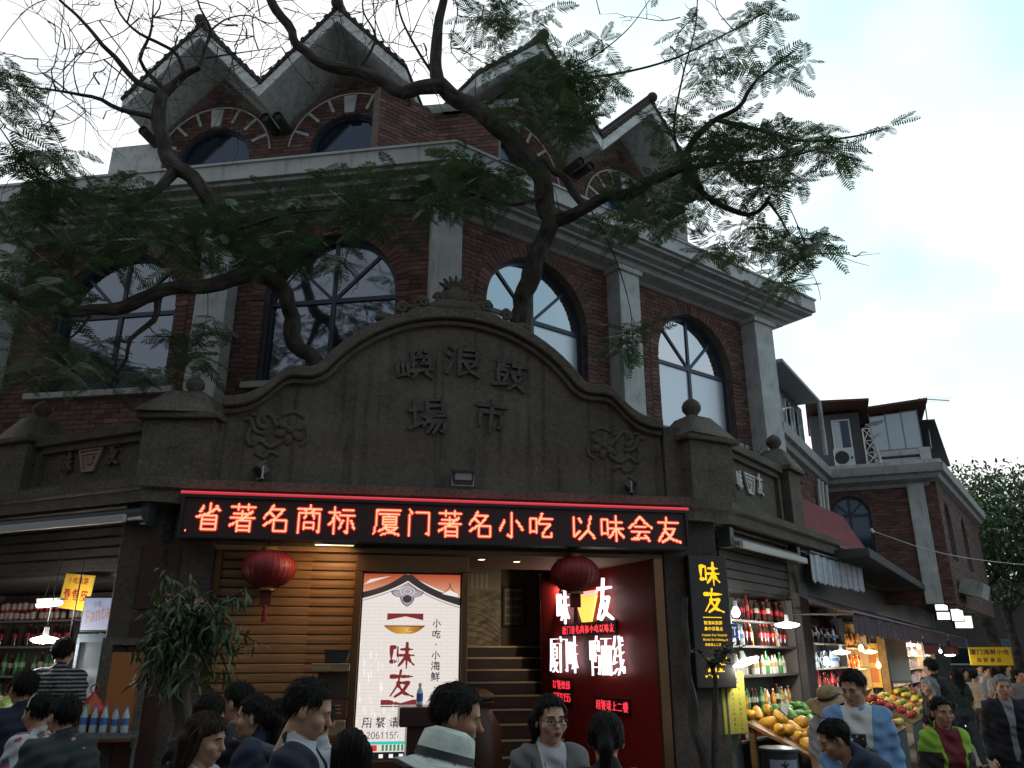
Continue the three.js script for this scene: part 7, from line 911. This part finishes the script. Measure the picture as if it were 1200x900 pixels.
const HAIR = Object.fromEntries(['short', 'long', 'bob', 'part', 'tail', 'bun'].map((k) => [k, hairGeo(k)]));
const mEye = mat(0.3, 0.27, 0.25, 0.7), mIris = mat(0.012, 0.008, 0.006, 0.5), skinTex = tFine;
const mSkin = [[0.5, 0.27, 0.175], [0.4, 0.205, 0.125], [0.54, 0.31, 0.21]].map((c) => mat(...c, 0.6, { vertexColors: true, bumpMap: tFine, bumpScale: 0.0015 }));
const tHair = tex(256, (u, v) => 0.5 + (fbm(u * 64, v * 3, 64, 3) - 0.5) * 1.3);
const mh = (r, g, b) => new THREE.MeshPhysicalMaterial({ color: C3(r, g, b), roughness: 0.7, specularIntensity: 0.35, map: tHair, bumpMap: tHair, bumpScale: 0.012 });
const hairMat = { black: mh(0.016, 0.013, 0.011), brown: mh(0.05, 0.026, 0.016), grey: mh(0.42, 0.42, 0.42) };
const S3 = new THREE.SphereGeometry(1, 14, 10);
function person(o) {
  const fem = o.sex === 'f', cell = o.coarse ? 0.022 : 0.013, lean = o.lean ?? 0.03, w = fem ? 0.142 : 0.166, bulk = o.bulk ?? 1;
  const bend = ([x, y, z]) => { const dy = y - 0.95, dz = z; return dy <= 0 ? [x, y, z] : [x, 0.95 + dy * Math.cos(lean) - dz * Math.sin(lean), dy * Math.sin(lean) + dz * Math.cos(lean)]; };
  const B = (a, b, ra, rb) => cone(bend(a), bend(b), ra * bulk, rb * bulk);
  const step = o.step ?? 0.05;
  const legs = [-1, 1].map((s) => { const k = [s * 0.1, 0.5, s * step + 0.03], an = [s * 0.1, 0.09, s * step * 1.6 - 0.02]; return { hip: [s * 0.09, 0.92, 0], k, an, toe: [s * 0.12, 0.045, an[2] + 0.15] }; });
  const arms = [-1, 1].map((s, i) => { const a = o.arms?.[i] ?? 'down', sh = bend([s * w, 1.41, -0.005]); let e, h; if (a === 'down') { e = bend([s * (w + 0.05), 1.13, -0.03]); h = bend([s * (w + 0.05), 0.9, 0.05]); } else if (a === 'fwd') { e = bend([s * (w + 0.05), 1.14, 0.0]); h = bend([s * (w - 0.04), 1.13, 0.24]); } else if (a === 'up') { e = bend([s * (w + 0.06), 1.16, 0.05]); h = bend([s * (w - 0.1), 1.28, 0.2]); } else { e = a[0]; h = a[1]; } return { sh, e, h, s }; });
  const torso = [B([-0.085, 1.34, 0], [-0.07, 1.0, 0], fem ? 0.092 : 0.104, 0.098), B([0.085, 1.34, 0], [0.07, 1.0, 0], fem ? 0.092 : 0.104, 0.098), B([-w + 0.03, 1.405, -0.012], [w - 0.03, 1.405, -0.012], 0.062, 0.062), B([0, 1.42, -0.015], [0, 1.5, -0.008], 0.062, 0.052), B([-0.05, 1.25, 0.03], [0.05, 1.25, 0.03], fem ? 0.095 : 0.085, fem ? 0.095 : 0.085)];
  const pelvis = [cone([-0.08, 0.94, 0], [0.08, 0.94, 0], 0.118 * bulk, 0.118 * bulk)], legP = legs.flatMap((l) => [cone(l.hip, l.k, 0.09, 0.06), cone(l.k, l.an, 0.06, 0.04)]), footP = legs.map((l) => cone([l.an[0], 0.055, l.an[2] - 0.03], l.toe, 0.045, 0.034)), upper = arms.map((a) => cone(a.sh, a.e, 0.054 * bulk, 0.043)), fore = arms.map((a) => cone(a.e, a.h, 0.043, 0.03));
  // head placement: rotate about the neck
  const hy = o.headYaw ?? 0, hp = (o.headPitch ?? 0) + lean * 0.4, hc = bend([0, 1.6, 0.012]), Hm = new THREE.Matrix4().compose(V(...hc), new THREE.Quaternion().setFromEuler(new THREE.Euler(hp, hy, o.headRoll ?? 0, 'YXZ')), V(1, 1, 1));
  const t = thing('person', o.label, 'person', [0, 0, 0], o.group);
  // place so that the head centre comes to the given point and the feet to the floor
  const tgt = o.at, floor = o.floor ?? 0, s = (tgt.y - floor) / hc[1]; t.scale.setScalar(s); t.rotation.y = o.yaw; const hv = V(...hc).multiplyScalar(s).applyAxisAngle(UPV, o.yaw); t.position.set(tgt.x - hv.x, floor, tgt.z - hv.z);
  const lo = [-0.55, 0, -0.4], hi = [0.55, 1.56, 0.45]; const ext = (P) => { const a = [9, 9, 9], b = [-9, -9, -9]; for (const p of P) for (const q of [p.a, [p.a[0] + p.d[0], p.a[1] + p.d[1], p.a[2] + p.d[2]]]) for (let i = 0; i < 3; i++) { const R = Math.max(p.ra, p.rb) + 0.06; a[i] = Math.min(a[i], q[i] - R); b[i] = Math.max(b[i], q[i] + R); } return [a, b]; };
  const all = [...torso, ...pelvis, ...legP, ...footP, ...upper, ...fore], [bl, bh] = ext(all);
  const parts = [paint(surface(field(all, 0.04), bl, bh, cell), [1, 1, 1]), tf(HEAD[o.talk ? 'talk' : fem ? 'f' : 'm'], [0, 0, 0])]; parts[1].applyMatrix4(Hm);
  for (const a of arms) { // hands: palm, four fingers and a thumb
    const f = new THREE.Vector3(a.h[0] - a.e[0], a.h[1] - a.e[1], a.h[2] - a.e[2]).normalize(), n = new THREE.Vector3(-a.s, 0, 0.25).addScaledVector(f, -f.dot(V(-a.s, 0, 0.25))).normalize(), sd = new THREE.Vector3().crossVectors(f, n), q = (b, x, y, z) => { const v = V(...a.h).addScaledVector(f, b + x).addScaledVector(sd, y).addScaledVector(n, z); return [v.x, v.y, v.z]; };
    const hp2 = [cone(q(0, -0.02, 0, 0), q(0, 0.02, 0, 0), 0.027, 0.024), cone(q(0, 0.02, -0.02, 0), q(0, 0.085, -0.024, 0.004), 0.02, 0.016), cone(q(0, 0.02, 0.018, 0), q(0, 0.085, 0.022, 0.004), 0.02, 0.016)];
    [0.9, 1.08, 1.0, 0.78].forEach((l, i) => { const y = 0.033 - i * 0.0215; hp2.push(cone(q(0, 0.085, y, 0.004), q(0, 0.085 + 0.042 * l, y, 0.016), 0.0095, 0.0085), cone(q(0, 0.085 + 0.042 * l, y, 0.016), q(0, 0.085 + 0.068 * l, y, 0.042), 0.0085, 0.007)); });
    hp2.push(cone(q(0, 0.02, 0.03, 0.005), q(0, 0.055, 0.055, 0.02), 0.013, 0.011), cone(q(0, 0.055, 0.055, 0.02), q(0, 0.088, 0.052, 0.034), 0.011, 0.008)); const [ha, hb] = ext(hp2); parts.push(paint(surface(field(hp2, 0.006), ha.map((v) => v + 0.045), hb.map((v) => v - 0.045), o.coarse ? 0.012 : 0.006), [1, 1, 1]));
  }
  const body = L('body', merge(parts), mSkin[o.skin ?? 0], t);
  const eyes = []; for (const k of [-1, 1]) { const e = L('eye', tf(S3, [k * 0.031, 0.004, 0.0725], [0, 0, 0], [0.0135, 0.0055, 0.0085]).applyMatrix4(Hm), mEye, body); L('iris', tf(S3, [k * 0.031, 0.004, 0.0788], [0, 0, 0], [0.0058, 0.0054, 0.003]).applyMatrix4(Hm), mIris, body); L('eyebrow', tubeOf([V(k * 0.014, 0.024, 0.087), V(k * 0.032, 0.029, 0.086), V(k * 0.05, 0.022, 0.074)], 0.0035, 8, 5).applyMatrix4(Hm), hairMat.black, body); }
  if (o.hair) L('hair', HAIR[o.hair].clone().applyMatrix4(Hm), hairMat[o.hairColor ?? 'black'], t);
  // clothing
  const wr = (x, y, z, k = 0.0085) => k * (Math.sin(y * 38 + x * 22) * Math.sin(x * 31 + z * 18 + y * 9)) + k * 0.6 * Math.sin(y * 71 + z * 40 + x * 15);
  const cloth = (name, P, inf, mt, cut, k = 0.028, fn) => { const [a, b] = ext(P), F = field(P, k, inf); const g = surface((x, y, z) => Math.max(F(x, y, z) + wr(x, y, z), cut(x, y, z)), a, b, o.coarse ? 0.022 : 0.011); if (fn) { const p = g.attributes.position, c = new Float32Array(p.count * 3); for (let i = 0; i < p.count; i++) c.set(fn(p.getX(i), p.getY(i), p.getZ(i)), i * 3); g.setAttribute('color', new THREE.BufferAttribute(c, 3)); } return L(name, g, mt, t); };
  const unb = (x, y, z) => { const dy = y - 0.95; return dy <= 0 ? y : 0.95 + dy * Math.cos(lean) + z * Math.sin(lean); };
  const neck = (r, yy) => { const c = bend([0, yy, 0.03]); return (x, y, z) => r - Math.hypot(x - c[0], y - c[1], z - c[2]); };
  const mk = (c, fn, rough = 0.85) => mat(...(fn ? [1, 1, 1] : c), rough, { vertexColors: !!fn, map: tCloth, bumpMap: tCloth, bumpScale: 0.006 });
  const TP = o.top, sl = TP.sleeve === 'short' ? 0.62 : 1, slP = TP.sleeve === 'short' ? arms.map((a) => cone(a.sh, [lerp(a.sh[0], a.e[0], sl + 0.2), lerp(a.sh[1], a.e[1], sl + 0.2), lerp(a.sh[2], a.e[2], sl + 0.2)], 0.06 * bulk, 0.054)) : [...upper, ...arms.map((a) => cone(a.e, [lerp(a.e[0], a.h[0], 0.9), lerp(a.e[1], a.h[1], 0.9), lerp(a.e[2], a.h[2], 0.9)], 0.046, 0.038))];
  const hem = TP.hem ?? 0.84, nk = neck(TP.neck ?? 0.075, 1.53);
  if (o.inner) cloth('shirt', [...torso, ...pelvis], 0.014, mk(o.inner.c, o.inner.fn), (x, y, z) => Math.max(0.86 - y, neck(0.07, 1.54)(x, y, z)), 0.04, o.inner.fn);
  cloth(o.inner ? 'jacket' : 'shirt', [...torso, ...pelvis, ...slP], TP.inf ?? 0.014, mk(TP.c, TP.fn, TP.rough), (x, y, z) => { let d = Math.max(hem - y, nk(x, y, z)); if (o.inner) d = Math.max(d, Math.min((TP.open ?? 0.06) + Math.max(0, unb(x, y, z) - 1.25) * 0.12 - Math.abs(x), z - 0.0)); return d; }, 0.028, TP.fn);
  cloth('trousers', [...pelvis, ...legP], 0.014, mk(o.bottom ?? [0.03, 0.035, 0.05]), (x, y, z) => Math.max(y - 1.0, 0.09 - y), 0.04); cloth('shoes', footP, 0.01, mk(o.shoes ?? [0.03, 0.03, 0.03], null, 0.5), (x, y, z) => y - 0.1, 0.02);
  if (o.collar) { const c = bend([0, 1.47, 0.0]); for (const k of [-1, 1]) L('collar', (() => { const g = new THREE.CylinderGeometry(0.066, 0.088, 0.05, 14, 1, true, k > 0 ? 0.25 : Math.PI, Math.PI - 0.25); g.applyMatrix4(new THREE.Matrix4().compose(V(...c), new THREE.Quaternion().setFromEuler(new THREE.Euler(0.3 + lean, 0, 0)), V(1, 1, 1))); return g; })(), mat(...o.collar, 0.8, { side: THREE.DoubleSide, map: tCloth }), t); }
  o.extra?.(t, Hm, bend, arms); return t;
}
const PI = Math.PI, noseGlasses = (t, Hm) => { const g = []; for (const k of [-1, 1]) { const p = []; for (let i = 0; i <= 24; i++) { const a = i / 24 * PI * 2; p.push(V(k * 0.034 + Math.cos(a) * 0.024, 0.002 + Math.sin(a) * 0.016, 0.099 - Math.abs(Math.cos(a)) * 0.003)); } g.push(tubeOf(p, 0.0022, 30, 5)); g.push(rod(V(k * 0.058, 0.006, 0.096), V(k * 0.082, 0.01, -0.01), 0.002, 0.002, 4)); } g.push(rod(V(-0.01, 0.004, 0.1), V(0.01, 0.004, 0.1), 0.002, 0.002, 4)); L('glasses', merge(g).applyMatrix4(Hm), mat(0.02, 0.012, 0.012, 0.3), t); };
function hatOn(t, Hm, crown, brim, h, c, band, tilt = 0, wavy = 0) {
  const pr = [[0, h], [crown * 0.55, h * 0.98], [crown * 0.9, h * 0.82], [crown, h * 0.4], [crown * 1.02, 0], [brim * 0.75, -0.015], [brim, -0.035], [brim * 0.99, -0.042], [brim * 0.75, -0.022], [crown * 0.96, -0.008]]; const g = lathe(pr, 40), p = g.attributes.position; if (wavy) for (let i = 0; i < p.count; i++) { const r = Math.hypot(p.getX(i), p.getZ(i)); if (r > crown * 1.1) p.setY(i, p.getY(i) + wavy * (r - crown) * Math.sin(Math.atan2(p.getZ(i), p.getX(i)) * 3)); } g.scale(1, 1, 1.14); g.computeVertexNormals(); const M2 = new THREE.Matrix4().compose(V(0, 0.055, -0.012), new THREE.Quaternion().setFromEuler(new THREE.Euler(tilt, 0, 0)), V(1, 1, 1)); g.applyMatrix4(M2).applyMatrix4(Hm); const hat = L('hat', g, mat(...c, 0.85, { map: tFine }), t); const b = cyl(crown * 1.0, crown * 1.045, 0.028, 40, true).translate(0, 0.02, 0).scale(1.01, 1, 1.15); b.applyMatrix4(M2).applyMatrix4(Hm); L('hat_band', b, mat(...band, 0.6), hat);
}
const navy = [0.012, 0.018, 0.045], H_ = (x, y, d) => px(x, y, d);
reseed(31);
const shopFloor = 0.06;
person({ label: 'man in black and white striped shirt seen from behind in the melon shop', at: H_(74, 766, 8.3), floor: shopFloor, yaw: PI + 0.15, sex: 'm', hair: 'short', arms: ['fwd', 'fwd'], top: { sleeve: 'long', c: [0, 0, 0], fn: (x, y) => (((y * 30) % 1) < 0.28 ? [0.4, 0.4, 0.38] : [0.015, 0.015, 0.017]) } });
person({ label: 'man in plain dark navy shirt turned towards the fruit stall', at: H_(27, 808, 6.1), yaw: PI + 0.9, sex: 'm', hair: 'short', skin: 1, top: { sleeve: 'short', c: [0.01, 0.014, 0.035] } });
person({ label: 'woman in white shirt with pink floral print, hair held by a band', at: H_(44, 836, 5.6), yaw: -PI / 2 - 0.3, sex: 'f', hair: 'bun', headPitch: 0.1, top: { sleeve: 'short', c: [0, 0, 0], fn: (x, y, z) => { const n = nz2(x * 26 + 40, y * 26 + z * 19 + 40), m = nz2(x * 31 + 9, y * 24 + z * 22 + 15); return n > 0.72 ? [0.4, 0.08, 0.14] : m > 0.74 ? [0.12, 0.12, 0.16] : [0.6, 0.58, 0.57]; } }, extra: (t, Hm) => L('hair_band', tf(new THREE.TorusGeometry(0.088, 0.006, 6, 24, PI), [0, 0.045, 0.0], [0, 0, 0]).applyMatrix4(Hm), mat(0.5, 0.5, 0.5, 0.3), t) });
person({ label: 'broad man in dark grey green shirt looking into the melon shop', at: H_(74, 840, 5.1), yaw: -PI / 2 - 0.55, sex: 'm', hair: 'short', bulk: 1.08, top: { sleeve: 'short', c: [0.035, 0.045, 0.042] } });
person({ label: 'woman with short brown bob in white collared top beside the leafy tree', at: H_(241, 868, 4.0), yaw: PI / 2 - 0.1, sex: 'f', hair: 'bob', hairColor: 'brown', headPitch: 0.15, top: { sleeve: 'long', c: [0.5, 0.5, 0.52] } });
person({ label: 'dark haired person in black half hidden behind the brown bob', at: H_(246, 838, 5.0), yaw: PI, sex: 'm', hair: 'short', top: { sleeve: 'long', c: [0.012, 0.012, 0.014] } });
person({ label: 'man in black shirt facing the leafy tree before the wooden shutter', at: H_(277, 825, 5.3), yaw: -PI / 2 - 0.25, sex: 'm', hair: 'short', top: { sleeve: 'long', c: [0.012, 0.013, 0.018] } });
person({ label: 'woman in navy jacket with grey blue hood turned to the leafy tree', at: H_(296, 842, 4.8), yaw: -PI / 2 + 0.1, sex: 'f', hair: 'tail', top: { sleeve: 'long', c: [0.014, 0.022, 0.045], inf: 0.022 }, extra: (t, Hm, bend) => { const c = bend([0, 1.44, -0.07]); const g = tf(new THREE.TorusGeometry(0.1, 0.042, 10, 26), c, [PI / 2 - 0.35, 0, 0], [1.1, 0.95, 1]); L('hood', g, mat(0.075, 0.09, 0.11, 0.9, { map: tFine }), t); } });
person({ label: 'person with low bun and pale hair clip behind the navy jacket', at: H_(329, 846, 4.9), yaw: PI - 0.5, sex: 'f', hair: 'bun', top: { sleeve: 'long', c: [0.1, 0.1, 0.11] }, extra: (t, Hm) => L('hair_clip', tf(box(-0.04, 0.04, -0.01, 0.01, -0.005, 0.005, 0.004), [0.03, 0.06, -0.118]).applyMatrix4(Hm), mat(0.5, 0.5, 0.52, 0.4), t) });
person({ label: 'person in white shirt with dark blue strap before the menu stand', at: H_(373, 846, 4.5), yaw: PI + 0.3, sex: 'm', hair: 'short', top: { sleeve: 'short', c: [0.55, 0.57, 0.62] }, extra: (t, Hm, bend) => { L('strap', tubeOf([bend([-0.14, 1.1, 0.13]), bend([-0.09, 1.36, 0.1]), bend([-0.09, 1.47, 0.0]), bend([-0.09, 1.38, -0.12]), bend([-0.1, 1.0, -0.13])].map((p) => V(...p)), 0.014, 24, 6), mat(...navy, 0.7), t); } });
person({ label: 'young man in navy jacket over white collar looking down', at: H_(362, 834, 3.75), yaw: PI / 2 + 0.1, sex: 'm', hair: 'short', headPitch: 0.28, lean: 0.1, inner: { c: [0.55, 0.56, 0.58] }, top: { sleeve: 'long', c: [0.012, 0.018, 0.04], open: 0.05, inf: 0.02 }, extra: (t, Hm, bend) => { const c = bend([0, 1.475, -0.005]); L('collar', tf(cyl(0.068, 0.08, 0.05, 24, true), c, [0.25, 0, 0]), mat(0.55, 0.56, 0.58, 0.8, { side: THREE.DoubleSide }), t); } });
person({ label: 'woman with long loose dark hair before the foot of the screen', at: H_(410, 886, 3.95), yaw: PI + 0.3, sex: 'f', hair: 'long', top: { sleeve: 'long', c: [0.02, 0.018, 0.02] } });
person({ label: 'man in dark shirt looking down before the podium', at: H_(536, 842, 3.5), yaw: PI / 2 + 0.05, sex: 'm', hair: 'short', skin: 1, headPitch: 0.22, top: { sleeve: 'short', c: [0.03, 0.028, 0.03] } });
person({ label: 'person in wide white sun hat with thin black band', at: H_(520, 912, 2.95), yaw: PI / 2 + 0.5, sex: 'f', hair: 'bob', headPitch: 0.15, top: { sleeve: 'short', c: [0.3, 0.3, 0.3] }, extra: (t, Hm) => hatOn(t, Hm, 0.098, 0.165, 0.115, [0.62, 0.66, 0.6], [0.02, 0.02, 0.02], 0.1, 0.15) });
person({ label: 'woman with glasses in grey blazer and white blouse, mouth open', at: H_(645, 845, 4.4), yaw: 0.22, headYaw: 0.15, sex: 'f', hair: 'part', talk: true, skin: 2, arms: ['down', 'up'], inner: { c: [0.55, 0.56, 0.58] }, top: { sleeve: 'long', c: [0.15, 0.145, 0.14], open: 0.045, inf: 0.02 }, extra: (t, Hm, bend) => { noseGlasses(t, Hm); L('bag_strap', tubeOf([bend([-0.12, 1.05, 0.14]), bend([-0.11, 1.3, 0.135]), bend([-0.12, 1.47, 0.0]), bend([-0.12, 1.3, -0.12])].map((p) => V(...p)), 0.012, 24, 6), mBlack, t); for (const k of [-1, 1]) L('lapel', poly([[0, 0], [k * 0.05, 0.03], [k * 0.06, 0.17], [k * 0.01, 0.2]], 0, 0.008).applyMatrix4(new THREE.Matrix4().compose(V(...bend([k * 0.035, 1.22, 0.138])), new THREE.Quaternion().setFromEuler(new THREE.Euler(-0.3, k * 0.3, 0)), V(1, 1, 1))), mat(0.13, 0.125, 0.12, 0.85), t); } });
person({ label: 'woman with smooth dark ponytail seen from behind before the red sign wall', at: H_(710, 868, 3.9), yaw: PI - 0.1, sex: 'f', hair: 'tail', top: { sleeve: 'long', c: [0.03, 0.03, 0.035] } });
person({ label: 'woman in straw hat with dark band and white top beside the mango stall', at: H_(972, 824, 7.4), yaw: -0.5, headYaw: -0.4, headPitch: 0.35, sex: 'f', hair: 'long', top: { sleeve: 'short', c: [0.5, 0.5, 0.48] }, extra: (t, Hm) => hatOn(t, Hm, 0.092, 0.2, 0.1, [0.4, 0.27, 0.13], [0.02, 0.015, 0.012], 0.05, 0.3) });
person({ label: 'man in open light blue shirt over white printed T-shirt', at: H_(1000, 807, 6.3), yaw: -0.35, headYaw: -0.5, headPitch: 0.3, sex: 'm', hair: 'short', arms: ['down', 'down'], collar: [0.2, 0.36, 0.62], inner: { c: [0, 0, 0], fn: (x, y, z) => (z > 0 && ((y > 1.2 && y < 1.3 && Math.abs(x + 0.01) < 0.045 && nz2(x * 60 + 5, y * 60) > 0.35) || (y > 1.13 && y < 1.2 && Math.abs(x) < 0.09 && nz2(x * 50 + 5, y * 60) > 0.42)) ? [0.02, 0.022, 0.025] : [0.72, 0.72, 0.7]) }, top: { sleeve: 'long', c: [0.2, 0.36, 0.62], open: 0.075, inf: 0.02, hem: 0.8 } });
{ const reach = [[-0.16, 1.05, 0.42], [-0.1, 1.0, 0.66]]; person({ label: 'man in navy T-shirt with white letters bending over the mangoes', at: H_(978, 868, 5.5), yaw: -PI / 2 - 0.1, sex: 'm', hair: 'short', skin: 1, lean: 0.75, headPitch: 0.1, arms: ['fwd', reach], top: { sleeve: 'short', c: [0, 0, 0], fn: (x, y, z) => (z < -0.02 && y > 1.12 && y < 1.16 && (Math.floor(x * 40 + 100) % 3) && Math.abs(x) < 0.11 ? [0.55, 0.55, 0.55] : [0.012, 0.02, 0.05]) } }); }
person({ label: 'woman in dark jacket with yellow green shoulders over red polo shirt', at: H_(1104, 836, 6.6), yaw: 0.05, sex: 'f', hair: 'tail', skin: 1, collar: [0.16, 0.012, 0.02], inner: { c: [0.16, 0.012, 0.02] }, top: { sleeve: 'long', c: [0, 0, 0], open: 0.075, inf: 0.02, fn: (x, y, z) => (y > 1.3 || (Math.abs(x) < 0.105 && z > 0.03) ? [0.3, 0.5, 0.04] : [0.03, 0.02, 0.018]) } });
person({ label: 'grey haired man in black coat walking along the street', at: H_(1175, 806, 8.8), yaw: -0.25, sex: 'm', hair: 'short', hairColor: 'grey', step: 0.16, collar: [0.3, 0.3, 0.32], arms: ['down', 'fwd'], inner: { c: [0.3, 0.3, 0.32] }, top: { sleeve: 'long', c: [0.008, 0.009, 0.014], open: 0.03, inf: 0.024, hem: 0.74 } });
person({ label: 'tall vendor in black standing at the stalls past the wooden post', at: H_(1090, 783, 12.5), yaw: PI + 0.4, sex: 'm', hair: 'short', coarse: true, top: { sleeve: 'long', c: [0.008, 0.008, 0.01], inf: 0.022 } });
person({ label: 'grey haired person in dark top bending over the stall', at: H_(1088, 805, 10.8), yaw: -PI / 2, sex: 'f', hair: 'bob', hairColor: 'grey', coarse: true, lean: 0.2, top: { sleeve: 'long', c: [0.012, 0.012, 0.014] } });
for (const [x, y, d, c, l, yaw] of [[1157, 787, 21, [0.4, 0.38, 0.37], 'pale pink shirt', 0.3], [1165, 789, 19, [0.45, 0.45, 0.45], 'white shirt and long hair', PI], [1142, 793, 17, [0.3, 0.3, 0.3], 'grey shirt', 2], [1195, 793, 15, [0.25, 0.2, 0.18], 'brown top', 0.2], [1188, 790, 22, [0.02, 0.02, 0.03], 'black jacket', PI], [1130, 790, 20, [0.05, 0.03, 0.03], 'dark red jumper', 0.6], [1148, 784, 26, [0.3, 0.32, 0.36], 'pale blue shirt', 0], [1172, 786, 24, [0.06, 0.06, 0.07], 'charcoal coat', 3.4], [1182, 783, 28, [0.35, 0.3, 0.25], 'beige jacket', 0.4], [1120, 792, 15, [0.02, 0.03, 0.02], 'dark green shirt', 3.3]]) person({ label: 'passer-by in ' + l + ' walking under the street trees', at: H_(x, y, d), yaw, sex: yaw > 3 ? 'f' : 'm', hair: yaw > 3 ? 'long' : 'short', coarse: true, step: 0.12, group: 'passers-by under the trees', top: { sleeve: 'short', c } });
renderer.render(scene, camera);
